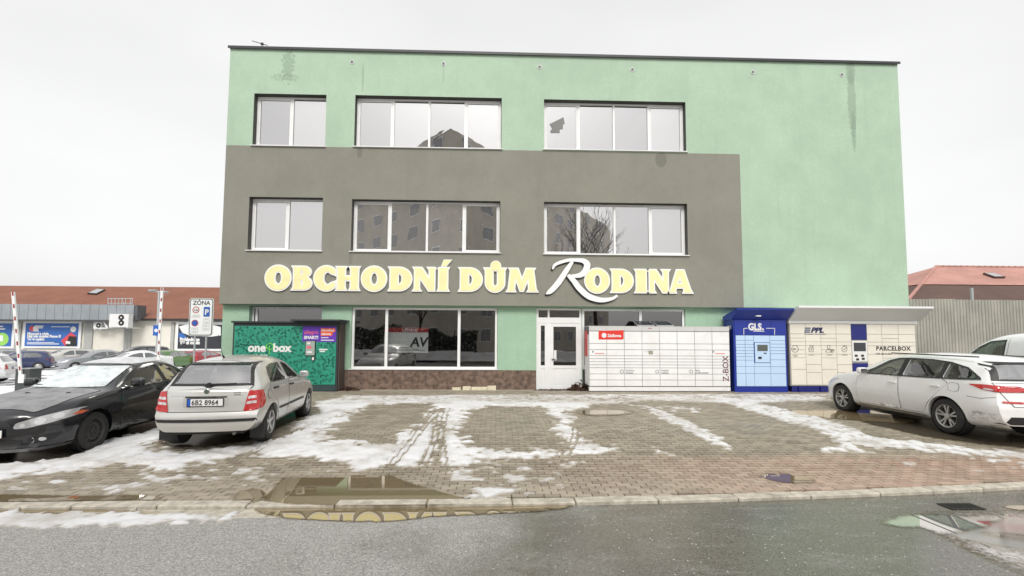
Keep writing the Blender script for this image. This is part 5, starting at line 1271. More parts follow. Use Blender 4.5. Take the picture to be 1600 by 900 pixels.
fab.patch('fuel_flap_gap', [(3.40+.083*math.cos(a), .80+.083*math.sin(a)) for a in np.linspace(0, 6.1, 18)], 'side', GAP, off=.002, sides=(-1,), sm=0, step=.03)
for sd in (1, -1): MB().box(fab.X(3.64), fab.X(3.62), sd*.58, sd*.80, .10, .34).build('mud_flap', BLK, fab.t, fix=True)
MB().box(fab.X(3.86), fab.X(3.2), -.56, .56, .22, .30).build('underbody', BLK, fab.t)
MB().tube((fab.X(3.95), -.45, .235), (fab.X(3.6), -.45, .235), .024, 10).build('exhaust', M('exhaust_steel', (.2, .19, .18), .4, metal=.8), fab.t)
seats(fab, (2.02, 2.92), (.36, -.36)); mirror(fab, 1.62, .945, .80, silver, .13, .17)
fab.wheels(.80, 3.26, .30, .19, rim_spokes(5), (TYRE, ALLOY))

# white estate car at the right
t = NT('road_grime'); n = t.noise(9, 6, .7, t.mapping((1, 1, 1.8))); t.b.inputs['Base Color'].default_value = (.20, .175, .14, 1); t.b.inputs['Roughness'].default_value = .85
t.l(t.ramp(n, .45, .75, 0, .6), t.b.inputs['Alpha']); GRIME = t.m
hx0, hy0 = 9.21, 9.975
white = paint('paint_white', (.82, .82, .81), 0., dirt=((.56, .52, .46), .25, 1.8))
est = Car('parked_car', 'dirty white estate car parked nose-in at the right edge', WAGON, (hx0, hy0, gz(hx0, hy0)), math.radians(90.4), white)
SW = [[(1.66, .985), (1.80, 1.07), (2.10, 1.25), (2.30, 1.305), (2.49, 1.32), (2.50, .99)], [(2.62, .995), (2.62, 1.328), (3.05, 1.328), (3.38, 1.305), (3.40, 1.015)], [(3.49, 1.02), (3.49, 1.293), (3.80, 1.225), (4.02, 1.12), (4.08, 1.06)]]
WF = [(-.66, 1.035), (.66, 1.035), (.54, 1.35), (-.54, 1.35)]; WR = [(-.62, 1.06), (.62, 1.06), (.54, 1.315), (-.54, 1.315)]
est.cut((.905, 3.555), [('side', w, 0, 0) for w in SW]+[('f', WF, -.3, 2.1), ('r', WR, 4.0, 5.0)], .36)
for w in SW: est.patch('side_window', w, 'side', CGL, off=-.008, sides=(1, -1))
ends(est, WF, WR, CGL, CGW)
TRIM = [(1.46, .955), (1.78, 1.09), (2.1, 1.28), (2.3, 1.335), (2.6, 1.352), (3.1, 1.348), (3.5, 1.315), (3.85, 1.235), (4.14, 1.075), (4.17, 1.035), (3.4, .992), (2.5, .968)]
for sd in (1, -1):
    est.patch('window_trim', TRIM, 'side', BLK, off=.003, holes=[round_poly(w) for w in SW], sides=(sd,), sm=0)
    est.patch('window_strip', [(1.47, .945), (2.5, .957), (3.4, .981), (4.17, 1.022), (4.17, 1.032), (3.4, .991), (2.5, .967), (1.47, .955)], 'side', CHROME, off=.006, sides=(sd,), sm=0)
est.patch('rear_window_surround', [(-.73, 1.03), (.73, 1.03), (.60, 1.345), (-.60, 1.345)], 'rear', BLK, off=.007, holes=[WR], sm=0, step=.03)
door(est, [(1.40, .60), (1.42, .86), (1.60, .945), (2.53, .957), (2.56, .31), (1.44, .30)], 'door', 2.40, .835)
door(est, [(2.585, .31), (2.56, .957), (3.52, .985), (3.62, .93), (3.42, .74), (3.20, .52), (3.08, .31)], 'door', 3.38, .86)
for sd in (1, -1):
    tl = est.patch('tail_light', [(3.98, .955), (4.25, .965), (4.50, .945), (4.56, .86), (4.42, .845), (4.22, .875)], 'side', TAIL, off=.008, sides=(sd,), step=.03)
    est.patch('tail_lamp', [(4.22, .885), (4.45, .862), (4.45, .885), (4.25, .905)], 'side', LAMPC, tl, off=.011, sides=(sd,), step=.03)
    est.patch('tail_light', [(.30, .855), (.78, .85), (.78, .945), (.34, .925)], 'rear', TAIL, off=.02, sides=(sd,), step=.02)
    est.patch('reflector', [(.46, .665), (.74, .672), (.74, .702), (.46, .695)], 'rear', TAIL, off=.018, sides=(sd,), sm=0, step=.03)
    est.patch('headlight', [(.28, .66), (.62, .765), (.86, .79), (.60, .70), (.40, .62)], 'side', LAMPC, off=.006, sides=(sd,), step=.04)
    est.patch('bumper_gap', [(3.98, .735), (4.2, .72), (4.40, .76), (4.40, .766), (4.2, .727), (3.98, .742)], 'side', GAP, off=.003, sides=(sd,), sm=0)
    est.patch('fog_lamp', [(.50, .36), (.66, .38), (.66, .46), (.52, .44)], 'front', BLK, off=.004, sides=(sd,))
    est.patch('road_dirt', [(3.92, .30), (4.50, .32), (4.46, .50), (4.25, .56), (3.98, .48)], 'side', GRIME, off=.004, sides=(sd,), sm=2, step=.03)
fl = [(3.73+.10*math.copysign(abs(math.cos(a))**.6, math.cos(a)), .87+.075*math.copysign(abs(math.sin(a))**.6, math.sin(a))) for a in np.linspace(0, 6.1, 20)]
est.patch('fuel_flap', fl, 'side', white, off=.0035, sides=(1,), sm=0, step=.03); est.patch('fuel_flap_gap', [(3.73+(x-3.73)*1.07, .87+(z-.87)*1.07) for x, z in fl], 'side', GAP, off=.0015, sides=(1,), sm=0, step=.03)
est.patch('rear_skirt', [(-.74, .32), (.74, .32), (.66, .45), (-.66, .45)], 'rear', BLK, off=.006, sm=0); est.patch('grille', [(-.5, .42), (.5, .42), (.44, .62), (-.44, .62)], 'front', BLK, off=.004)
tg = est.patch('tailgate', [(-.60, .62), (.60, .62), (.72, .84), (.74, .99), (-.74, .99), (-.72, .84)], 'rear', white, off=.004, sm=0); est.patch('tailgate_gap', [(-.61, .61), (.61, .61), (.73, .84), (.75, 1.0), (-.75, 1.0), (-.73, .84)], 'rear', GAP, tg, off=.0018, sm=0)
plate(est, 0, .74, True)
for sd in (1, -1): MB().tube((est.X(2.1), sd*.60, 1.435), (est.X(3.95), sd*.57, 1.425), .012, 6).build('roof_rail', BLK, est.t)
seats(est, (2.12, 3.05), (.38, -.38), 1.14); mirror(est, 1.70, .955, .86, white, .14, .19)
est.wheels(.905, 3.555, .318, .205, rim_spokes(5, True), (TYRE, ALLOYD))
for sd in (1, -1): est.patch('sill_trim', [(1.35, .235), (3.10, .235), (3.10, .275), (1.35, .275)], 'side', M('sill_grime', (.35, .32, .27), .8, var=.3, vs=6), off=.004, sides=(sd,), sm=0)

# dark saloon at the left, nose towards the road
lx0, ly0 = -7.70, 9.75
black = paint('paint_black', (.012, .013, .017), .15, dirt=((.07, .066, .06), .18, 2.6), rough=.22)
sal = Car('parked_car', 'dark saloon with a frosted windscreen parked nose-out at the left edge', SEDAN, (lx0, ly0, -.2), math.radians(-88), black)
SW = [[(1.66, .995), (1.90, 1.10), (2.15, 1.235), (2.40, 1.31), (2.68, 1.335), (2.70, 1.005)], [(2.80, 1.01), (2.80, 1.34), (3.10, 1.325), (3.40, 1.235), (3.62, 1.09), (3.62, 1.045)]]
WF = [(-.64, 1.01), (.64, 1.01), (.54, 1.37), (-.54, 1.37)]; WR = [(-.58, 1.12), (.58, 1.12), (.50, 1.36), (-.50, 1.36)]
sal.cut((.965, 3.60), [('side', w, 0, 0) for w in SW]+[('f', WF, -.3, 2.25), ('r', WR, 3.0, 4.9)], .37)
for w in SW: sal.patch('side_window', w, 'side', CGD, off=-.008, sides=(1, -1))
ends(sal, WF, WR, CGL, CGD)
t = NT('frost'); n = t.noise(5, 6, .7); n2 = t.noise(26, 5, .7, t.mapping((1, 1, .35)))
t.l(t.mix(t.ramp(n, .3, .7), (.50, .56, .57), (.76, .79, .80)), t.b.inputs['Base Color']); t.b.inputs['Roughness'].default_value = .65
t.l(t.ramp(t.math('ADD', n, t.math('MULTIPLY', n2, .5)), .40, .66, .25, 1.), t.b.inputs['Alpha']); MATS['frost'] = t.m
sal.patch('windscreen_frost', [(-.62, 1.015), (0, 1.012), (.62, 1.015), (.60, 1.08), (.56, 1.25), (.52, 1.345), (0, 1.35), (-.52, 1.345), (-.56, 1.25), (-.60, 1.08)], 'front', t.m, off=.004, sm=1)
t = NT('frosted_paint'); n = t.noise(4, 6, .7); n2 = t.noise(90, 4, .7)
t.l(t.mix(t.ramp(t.math('ADD', n, t.math('MULTIPLY', n2, .5)), .45, .9, .2, .95), (.075, .075, .08), (.30, .30, .305)), t.b.inputs['Base Color']); t.b.inputs['Roughness'].default_value = .5; MATS['frosted_paint'] = t.m
sal.patch('bonnet', [(.20, -.50), (.45, -.64), (1.22, -.70), (1.30, -.5), (1.32, 0), (1.30, .5), (1.22, .70), (.45, .64), (.20, .50), (.14, 0)], 'top', t.m, off=.004, sm=1)
sal.patch('bonnet_gap', [(.185, -.51), (.44, -.655), (1.23, -.715), (1.315, -.5), (1.33, 0), (1.315, .5), (1.23, .715), (.44, .655), (.185, .51), (.125, 0)], 'top', GAP, off=.0015, sm=1)
t2 = M('roof_frost', (.62, .63, .64), .6, var=.12, vs=5)
sal.patch('roof_snow', [(2.12, -.44), (2.5, -.54), (3.1, -.52), (3.2, 0), (3.1, .52), (2.5, .54), (2.12, .44)], 'top', t2, off=.004, sm=2)
door(sal, [(1.50, .60), (1.52, .90), (1.66, .965), (2.74, .985), (2.78, .29), (1.54, .29)], 'door', 2.60, .86)
door(sal, [(2.81, .29), (2.77, .985), (3.66, 1.02), (3.70, .92), (3.46, .74), (3.26, .52), (3.18, .29)], 'door', 3.48, .90)
for sd in (1, -1):
    hl = sal.patch('headlight', [(.36, .52), (.38, .60), (.66, .70), (.84, .765), (.862, .72), (.835, .64), (.70, .575), (.50, .52)], 'front', M('headlamp_bowl', (.50, .50, .505), .2, metal=.4, coat=1.), off=.007, sides=(sd,), step=.025)
    for (cy, cz, r_) in ((.62, .612, .05), (.735, .665, .042), (.46, .565, .03)):
        sal.patch('headlamp_lens', [(cy+r_*math.cos(a), cz+r_*math.sin(a)) for a in np.linspace(0, 5.9, 14)], 'front', LAMPC, hl, off=.012, sides=(sd,), sm=0, step=.02)
    sal.patch('indicator', [(.812, .665), (.838, .72), (.858, .715), (.846, .655)], 'front', AMBER, hl, off=.011, sides=(sd,), sm=0, step=.02)
    fo = sal.patch('fog_recess', [(.50, .29), (.52, .385), (.70, .40), (.80, .425), (.74, .335), (.64, .285)], 'front', BLK, off=.005, sides=(sd,), step=.03)
    f_, *_ = sal.bvh.ray_cast(Vector((5, .555*sd, .335)), Vector((-1, 0, 0)))
    MB().lathe([(.038, f_.x-.01), (.040, f_.x+.012), (.033, f_.x+.014), (.030, f_.x-.0)], (0, .555*sd, .335), 18, 'x').build('fog_ring', CHROME, fo, smooth=True)
    sal.patch('fog_lamp', [(.645+.03*math.cos(a), .345+.03*math.sin(a)) for a in np.linspace(0, 5.9, 12)], 'front', LAMPC, fo, off=.009, sides=(sd,), sm=0, step=.02)
    sal.patch('window_strip', [(1.56, .968), (2.7, .988), (3.66, 1.022), (3.66, 1.03), (2.7, .997), (1.56, .978)], 'side', CHROME, off=.005, sides=(sd,), sm=0)
    sal.patch('pillar_trim', [(2.715, 1.0), (2.785, 1.0), (2.785, 1.345), (2.70, 1.345)], 'side', BLK, off=.003, sides=(sd,), sm=0)
    sal.patch('tail_light', [(.45, .80), (.74, .82), (.74, .95), (.5, .93)], 'rear', TAIL, off=.006, sides=(sd,))
sal.patch('upper_grille', [(-.34, .555), (.34, .555), (.27, .645), (-.27, .645)], 'front', BLK, off=.004, sm=0)
sal.patch('lower_grille', [(-.42, .225), (.42, .225), (.47, .35), (-.47, .35)], 'front', BLK, off=.004, sm=1)
sal.patch('front_lip', [(-.80, .175), (.80, .175), (.80, .235), (.5, .215), (-.5, .215), (-.80, .235)], 'front', M('lip_grey', (.11, .11, .112), .5, var=.3, vs=8), off=.012, sm=0, step=.04)
plate(sal, 0, .455, False)
sal.patch('front_badge', [(-.03, .665), (.03, .665), (0, .71)], 'front', CHROME, off=.006, sm=0, step=.03)
for y0 in (.45, -.10): MB().tube((sal.X(1.36), y0, 1.005), (sal.X(1.47), y0-.5, 1.06), .010, 5).build('wiper', BLK, sal.t)
for y0 in (.33, -.33): MB().box(sal.X(1.04), sal.X(1.0), y0-.025, y0+.025, .945, .962).build('washer_jet', BLK, sal.t, bevel=.005, fix=True)
seats(sal, (2.20, 3.05), (.38, -.38), 1.16); mirror(sal, 1.80, .985, .84, black, .15, .21)
sal.wheels(.965, 3.60, .318, .205, rim_steel, (TYRE, STEELW))

# white van behind the estate car
vx0, vy0 = 12.26, 10.5
vwhite = paint('paint_van_white', (.78, .79, .79), 0., dirt=((.5, .47, .42), .3, 2.))
van = Car('parked_van', 'white van standing behind the white estate car at the right edge', VAN, (vx0, vy0, gz(vx0, vy0)), math.radians(90), vwhite, cat='van')
SW = [[(1.22, 1.11), (1.40, 1.30), (1.62, 1.52), (1.85, 1.66), (2.20, 1.70), (2.20, 1.12)]]
WF = [(-.72, 1.21), (.72, 1.21), (.60, 1.70), (-.60, 1.70)]
van.cut((.86, 3.55), [('side', SW[0], 0, 0), ('f', WF, -.3, 1.9)], .36)
van.patch('side_window', SW[0], 'side', CGL, off=-.008, sides=(1, -1)); van.patch('windscreen', WF, 'front', CGL, off=-.008)
for sd in (1, -1):
    van.patch('window_trim', [(1.10, 1.075), (1.36, 1.31), (1.60, 1.555), (1.84, 1.695), (2.23, 1.735), (2.24, 1.085)], 'side', BLK, off=.003, holes=[round_poly(SW[0])], sides=(sd,), sm=0)
    van.patch('headlight', [(.45, .72), (.62, .85), (.80, .92), (.80, .78)], 'front', LAMPC, off=.006, sides=(sd,)); van.patch('tail_light', [(.69, .86), (.77, .86), (.70, 1.30), (.64, 1.30)], 'rear', TAIL, off=.008, sides=(sd,), sm=0, step=.03)
door(van, [(1.05, .45), (1.08, 1.0), (1.22, 1.08), (2.28, 1.09), (2.30, .34), (1.22, .34)], 'door', 2.15, 1.0, hmat=BLK)
van.patch('body_seam', [(2.285, 1.09), (2.285, 1.78), (2.292, 1.78), (2.292, 1.09)], 'side', GAP, off=.003, sides=(1, -1), sm=0)
van.patch('grille', [(-.5, .55), (.5, .55), (.45, .70), (-.45, .70)], 'front', BLK, off=.004)
plate(van, 0, .45, True)
seats(van, (1.95,), (.42, -.42), 1.30); mirror(van, 1.28, 1.08, .86, BLK, .20, .16)
van.wheels(.86, 3.55, .318, .2, rim_steel, (TYRE, ALLOYD))

# ------------------------------------------------------------------ cars in the lower car park
def far_car(spec, label, pxx, Y, rz, col, k=1., h=1., metal=.2, name='parked_car'):
    X = onY(pxx, 525, Y).x
    c = Car(name, label, spec, (X, Y, gz(X, Y)), math.radians(rz), paint('paint_far_%d' % (len(MATS)), col, metal), 'cars in the lower car park', hero=False)
    c.t.scale = (k, k, k*h)
    L = spec.L; f = L/4.4
    zb = spec.zbelt(L*.5)+.03; top = spec.zr(L*.55)-.05
    if spec is SEDAN: W1 = [[(1.70, zb), (2.15, 1.22), (2.45, top-.02), (2.70, top), (2.70, zb)], [(2.80, zb), (2.80, top), (3.12, top-.02), (3.58, zb+.06), (3.58, zb+.03)]]
    else: W1 = [[(L*.375, zb), (L*.45, zb+.17), (L*.52, top-.02), (L*.58, top), (L*.58, zb)], [(L*.60, zb), (L*.60, top), (L*.76, top-.02), (L*.82, top-.13), (L*.835, zb+.02)]]
    for w in W1: c.patch('side_window', w, 'side', CGO, off=.006, sides=(1, -1), step=.06)
    zf0 = spec.zt(L*.29)+.02; c.patch('windscreen', [(-.60, zf0), (.60, zf0), (.52, top-.01), (-.52, top-.01)], 'front', CGO, off=.006, step=.06)
    zr0 = 1.11 if spec is SEDAN else 1.02
    c.patch('rear_window', [(-.56, zr0), (.56, zr0), (.49, top-.03), (-.49, top-.03)], 'rear', CGO, off=.006, step=.06)
    for sd in (1, -1):
        c.patch('headlight', [(.36, .58), (.42, .66), (.70, .70), (.70, .60)], 'front', LAMPC, off=.007, sides=(sd,), step=.05)
        c.patch('tail_light', [(.52, .66), (.78, .68), (.78, .88), (.60, .90)], 'rear', TAIL, off=.007, sides=(sd,), step=.05)
    c.patch('grille', [(-.32, .56), (.32, .56), (.28, .64), (-.28, .64)], 'front', BLK, off=.006, sm=0, step=.06); c.patch('lower_grille', [(-.45, .28), (.45, .28), (.45, .38), (-.45, .38)], 'front', BLK, off=.006, sm=0, step=.06)
    c.patch('rear_bumper', [(-.66, .30), (.66, .30), (.66, .42), (-.66, .42)], 'rear', BLK if spec is WAGON else c.paint, off=.006, sm=0, step=.06)
    plate(c, 0, .72 if spec is not SEDAN else .74, True)
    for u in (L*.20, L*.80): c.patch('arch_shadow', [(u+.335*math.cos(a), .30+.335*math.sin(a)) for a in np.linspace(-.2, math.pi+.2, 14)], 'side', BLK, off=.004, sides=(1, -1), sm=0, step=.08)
    c.s_w = spec.W; spec_W = spec.W
    spec.W = spec_W+.05; c.wheels(L*.20, L*.80, .30, .19, rim_steel, (TYRE, ALLOY)); spec.W = spec_W
    for sd in (1, -1): MB().box(c.X(L*.40)-.04, c.X(L*.40)+.06, sd*(spec.W-.03), sd*(spec.W+.14), zb-.02, zb+.1).build('door_mirror', c.paint, c.t, fix=True)
    return c
far_car(HATCH, 'white car cut by the left edge of the picture beside the grey barrier post', -62, 24, 205, (.78, .78, .78), 1.05)
far_car(HATCH, 'dark blue hatchback behind the left barrier, below the blue billboard', 30, 37.2, 216, (.03, .04, .11), 1.04)
far_car(WAGON, 'silver-grey car at the far left behind the dark blue hatchback', -5, 43, 220, (.35, .36, .37), 1.)
far_car(WAGON, 'silver estate car parked under the large blue billboard', 104, 42, 238, (.55, .54, .51), .97, 1.10)
far_car(SEDAN, 'grey saloon half hidden behind the roof of the dark saloon', 152, 37.5, 234, (.30, .31, .33))
far_car(SEDAN, 'white saloon just above the roof of the dark saloon', 208, 32, 230, (.74, .75, .75), .98)
far_car(WAGON, 'black off-road car below the air-conditioning units', 216, 38.5, 234, (.016, .017, .02), 1.0, 1.17)
far_car(HATCH, 'green hatchback seen from behind beside the street lamp', 272, 35.5, 88, (.09, .21, .05), .97)
far_car(WAGON, 'red car seen from behind under the zone sign', 322, 38.5, 86, (.32, .018, .03), .90)
# ------------------------------------------------------------------ supermarket across the lower car park
SY = 47.
def sp(x, y, Y=SY): q = onY(x, y, Y); return q.x, q.z
mk = thing('supermarket', 'long low supermarket with a red tiled roof and grey metal fascia', 'building', (-40, SY, -1.4))
CREAM = M('wall_cream', (.72, .69, .61), .85, var=.05, vs=.8, dirt=((.5, .47, .41), .4, .7)); PIL = M('pilaster_grey', (.40, .40, .385), .85, var=.08)
def tiles(name, col, sx, sz, amt):
    t = NT(name); n = t.noise(.6, 5, .6); f = t.noise(9, 4, .7)
    w = t.n('ShaderNodeTexWave', wave_type='BANDS', bands_direction='X'); w.inputs['Scale'].default_value = sx; t.l(t.pos, w.inputs[0])
    w2 = t.n('ShaderNodeTexWave', wave_type='BANDS', bands_direction='Z', wave_profile='SAW'); w2.inputs['Scale'].default_value = sz; t.l(t.pos, w2.inputs[0])
    c = t.mix(t.ramp(n, .3, .7), mul(col, .85), mul(col, 1.12)); c = t.mix(t.ramp(f, .5, .8, 0, .4), c, mul(col, .55))
    c = t.mix(t.math('MULTIPLY', w2.outputs['Fac'], amt), c, mul(col, .6))
    t.l(c, t.b.inputs['Base Color']); t.b.inputs['Roughness'].default_value = .85
    t.bump(t.math('ADD', w.outputs['Fac'], w2.outputs['Fac']), .5, .03); MATS[name] = t.m; return t.m
TILE = tiles('roof_tiles_brown_red', (.26, .108, .068), 5., 4., .4)
MB().box(-95, -12, SY, SY+16, -2.2, 3.25).build('wall', CREAM, mk)
zr = onY(150, 447.5, SY+8).z
b = MB(); ez = 3.3
b.add([(-95, SY-.4, ez), (-12, SY-.4, ez), (-12, SY+8, zr), (-95, SY+8, zr), (-12, SY+16.4, ez), (-95, SY+16.4, ez)], [(0, 1, 2, 3), (3, 2, 4, 5), (0, 3, 5), (1, 4, 2)])
rf = b.build('roof', TILE, mk)
FAS = M('fascia_metal', (.30, .325, .345), .45, metal=.4, var=.1, vs=.6)
fxr = sp(214, 480, SY-1.2)[0]; z0, z1 = sp(100, 499.5, SY-1.2)[1], sp(100, 475.5, SY-1.2)[1]
MB().box(-95, fxr, SY-1.15, SY-.001, z0, z1-.02).build('canopy_box', M('canopy_dark', (.10, .105, .11), .7), mk)
i = 0; x = -70.
while x < fxr-.6:
    block('fascia_panel', mk, (x+.4, SY-1.19, (z0+z1)/2), (.775, .05, z1-z0), FAS); x += .8
MB().box(-95, fxr, SY-1.26, SY-1.0, z0-.16, z0-.002).build('fascia_trim', M('trim_dark', (.06, .062, .065), .6), mk)
gx0 = sp(222, 500)[0]; MB().box(gx0, -12, SY-.55, SY-.41, ez-.22, ez-.02).build('gutter', STEEL_D, mk)
for a, c in ((19, 34), (133, 146), (195, 206), (268, 273)): MB().box(sp(a, 520)[0], sp(c, 520)[0], SY-.12, SY-.001, -2.2, z0-.2).build('pilaster', PIL, mk)
MB().box(-90, -12, SY-.06, SY-.002, -2.2, sp(100, 549)[1]).build('base_course', M('base_grey', (.42, .40, .37), .9, var=.1), mk)
MB().tube((sp(203, 500)[0], SY-.5, -1.4), (sp(203, 500)[0], SY-.5, ez-.2), .06, 8).build('downpipe', PIL, mk)
def skylight(px, parent, Y0, sl):
    P = []
    for x, y in px:
        # meets the roof plane z = ez + (Y-SY+.4)*k
        k = (zr-ez)/8.4; d = ray(x, y); tt = (ez-k*(SY-.4)-CAM_H)/(d.z-k*d.y); P.append(Vector((0, 0, CAM_H))+d*tt)
    nr = Vector((0, -(zr-ez), 8.4)).normalized()
    b = MB(); b.v = [tuple(p+nr*.02) for p in P]+[tuple(p+nr*.16) for p in P]; b.f = [(4, 5, 6, 7), (0, 1, 5, 4), (1, 2, 6, 5), (2, 3, 7, 6), (3, 0, 4, 7)]
    o = b.build('skylight', STEEL_D, parent, fix=True); b = MB(); c = sum(P, Vector())/4; b.v = [tuple(c+(p-c)*.86+nr*.17) for p in P]; b.f = [(0, 1, 2, 3)]; b.build('skylight_pane', GUP[2], o)
skylight([(137, 460), (152, 453), (165, 454), (151, 461)], rf, 0, 0)
# billboards
BLU = M('poster_blue', (.035, .13, .42), .5, var=.08, vs=.5); PRED = M('poster_red', (.65, .07, .09), .5); BF = M('billboard_frame', (.80, .80, .80), .5)
def board(x0, y0, x1, y1, label, mat):
    a, zt_ = sp(x0, y0, SY-.2); c, zb_ = sp(x1, y1, SY-.2)
    t = thing('billboard', label, 'billboard', ((a+c)/2, SY-.03, zb_))
    MB().box(a-.25, c+.25, SY-.17, SY-.07, zb_-.2, zt_+.25).build('frame', BF, t); MB().box(a, c, SY-.2, SY-.175, zb_, zt_).build('poster', mat, t)
    for xx in (a+.3, c-.3): MB().box(xx-.06, xx+.06, SY-.068, SY-.002, zb_, zt_).build('bracket', STEEL_D, t)
    return t, a, c, zb_, zt_
t_, a, c, zb_, zt_ = board(40.5, 505, 120.5, 541, 'blue billboard with white text and a red diamond on the supermarket wall', BLU)
yy = SY-.206
for cx_, m_ in ((.36, PRED), (.70, WHT)): MB().lathe([(.26, yy+.003), (.26, yy-.003-.002*(cx_ > .5)), (0, yy-.003-.002*(cx_ > .5))], (a+.25+cx_, 0, zt_-.5), 18).build('poster_disc', m_, t_)
MB().lathe([(.27, yy+.003), (.27, yy-.003), (0, yy-.003)], (c-.45, 0, zt_-.55), 18).build('poster_disc', WHT, t_)
def line(px0, px1, py, h): q0, q1 = sp(px0, py, SY-.2), sp(px1, py, SY-.2); MB().box(q0[0], q1[0], yy, SY-.2005, q0[1]-h/2, q0[1]+h/2).build('poster_line', WHT, t_)
for l in ((55, 68, 509.5, .12), (55, 67, 512, .12), (80, 109, 510.5, .07), (49, 61, 517, .09), (42, 92, 537.2, .08), (42, 85, 535, .06)): line(*l)
for s_, py in (('Mincovní a výpla', 523), ('Mají zde mobilní Phone 5!', 527), ('To se vyplatí.', 531.5)): q0 = sp(42.5, py, SY-.2); text(s_, .33, (q0[0], yy, q0[1]), WHT, t_, bold=.02, sx=.9)
MB().prism([sp(*p, SY-.2) for p in ((95.5, 532), (111, 519), (120, 526), (101, 540.5))], yy-.004, SY-.2005).build('poster_diamond', PRED, t_)
MB().prism([sp(*p, SY-.2) for p in ((108, 525), (119.8, 526), (119.8, 540.8), (103, 540.8))], yy-.012, yy-.006).build('poster_wallet', INK, t_); MB().prism([sp(*p, SY-.2) for p in ((103, 533), (110, 533.3), (110, 537.5), (103, 537.2))], yy-.02, yy-.013).build('poster_card', WHT, t_)
t_, a, c, zb_, zt_ = board(-63, 505, 16.5, 541, 'blue billboard with a green disc cut by the left edge of the picture', BLU)
MB().lathe([(.62, yy+.003), (.62, yy-.003), (0, yy-.003)], (sp(3, 530, SY-.2)[0], 0, sp(3, 530, SY-.2)[1]), 20).build('poster_disc', M('poster_green', (.30, .60, .12), .5), t_)
MB().prism([sp(*p, SY-.2) for p in ((-2, 524), (5, 524), (5, 533), (-2, 533))], yy-.012, yy-.006).build('poster_patch', WHT, t_)
line(-10, 5, 510, .12); line(-10, 8, 514, .12)
t_, a, c, zb_, zt_ = board(279, 507, 347, 545, 'dark poster with white lettering behind the zone sign', M('poster_dark', (.03, .032, .04), .5))
MB().prism([sp(*p, SY-.2) for p in ((279.5, 510), (292, 506.9), (330, 506.9), (345, 511), (345, 524), (330, 526), (296, 524), (285, 520))], yy-.004, SY-.2005).build('poster_patch', WHT, t_); MB().prism([sp(*p, SY-.2) for p in ((279.5, 520), (284, 520), (292, 526), (288, 529), (279.5, 528))], yy-.008, yy-.0045).build('poster_patch', BLU, t_)
for s_, py in (('Pohlednice', 532.5), ('Tě si najde', 537.5)): q0 = sp(281, py, SY-.2); text(s_, .42, (q0[0], yy-.01, q0[1]), WHT, t_, bold=.03)
# air-conditioning units on brackets
def ac(x0, y0, x1, y1, Yf, dp, fans, label):
    a, zt_ = sp(x0, y0, Yf); c, zb_ = sp(x1, y1, Yf)
    t = thing('air_conditioner', label, 'air conditioner', ((a+c)/2, Yf+dp/2, zb_))
    MB().box(a, c, Yf, Yf+dp, zb_, zt_).build('casing', M('ac_casing', (.70, .70, .69), .5), t, bevel=.03)
    for fxp, fyp, r_ in fans:
        q = sp(fxp, fyp, Yf); f = MB().lathe([(r_, Yf-.002), (r_, Yf-.02), (r_*.9, Yf-.02), (r_*.85, Yf-.006), (0, Yf-.006)], (q[0], 0, q[1]), 18).build('fan', INK, t)
        MB().lathe([(r_*.3, Yf-.025), (0, Yf-.03)], (q[0], 0, q[1]), 10).build('fan_hub', M('ac_casing', (.7, .7, .69)), f)
    for xx in (a+.12, c-.12): MB().box(xx-.04, xx+.04, Yf+.02, SY-.002, zb_-.08, zb_-.001).build('bracket', BF, t)
ac(171, 490.5, 200, 511.5, SY-1.9, .6, ((189.5, 496, .26), (189.5, 504.5, .26)), 'large white air-conditioning unit with two black fans on the supermarket wall')
ac(146, 503, 158, 514, SY-.9, .45, ((154, 508.5, .22),), 'small white air-conditioning unit left of the larger one')
fr = thing('pipe_bracket', 'white bent pipe bracket between the two air-conditioning units', 'bracket', (sp(165, 512)[0], SY-.9, sp(165, 512)[1]))
p = [sp(158, 513, SY-.9), sp(168, 513, SY-.9), sp(162, 500, SY-.9)]
MB().tube((p[0][0], SY-.9, p[0][1]), (p[1][0], SY-.9, p[1][1]), .06, 6).build('arm', BF, fr); MB().tube((p[1][0], SY-.9, p[1][1]), (p[2][0], SY-.9, p[2][1]), .09, 6).build('strut', BF, fr); MB().tube((p[1][0], SY-.9, p[1][1]), (p[1][0], SY-.0, p[1][1]), .05, 6).build('wall_arm', BF, fr)
# guard frame on the roof edge
gr = thing('guard_rail', 'grey lattice guard frame on the supermarket roof edge', 'railing', (sp(187, 481)[0], SY-1., z1-.02))
RL = M('rail_galvanised', (.50, .50, .50), .5, metal=.5)
for k, x in enumerate((168, 173.5, 179, 184.5, 190, 195.5, 203, 206)):
    a0, a1 = sp(x, 482.5, SY-.9), sp(x+1.2, 466.5, SY-.9); MB().tube((a0[0], SY-.9, z1-.02), (a1[0], SY-.9, a1[1]), .035, 5).build('post', RL, gr)
for y in (466.5, 474, 482): a0, a1 = sp(168, y, SY-.9), sp(206, y, SY-.9); MB().tube((a0[0], SY-.9, a0[1]), (a1[0]+.1, SY-.9, a1[1]), .035, 5).build('rail', RL, gr)
a0, a1 = sp(190, 467, SY-.9), sp(196, 482, SY-.9); MB().tube((a0[0], SY-.9, a0[1]), (a1[0], SY-.9, a1[1]), .03, 5).build('brace', RL, gr)

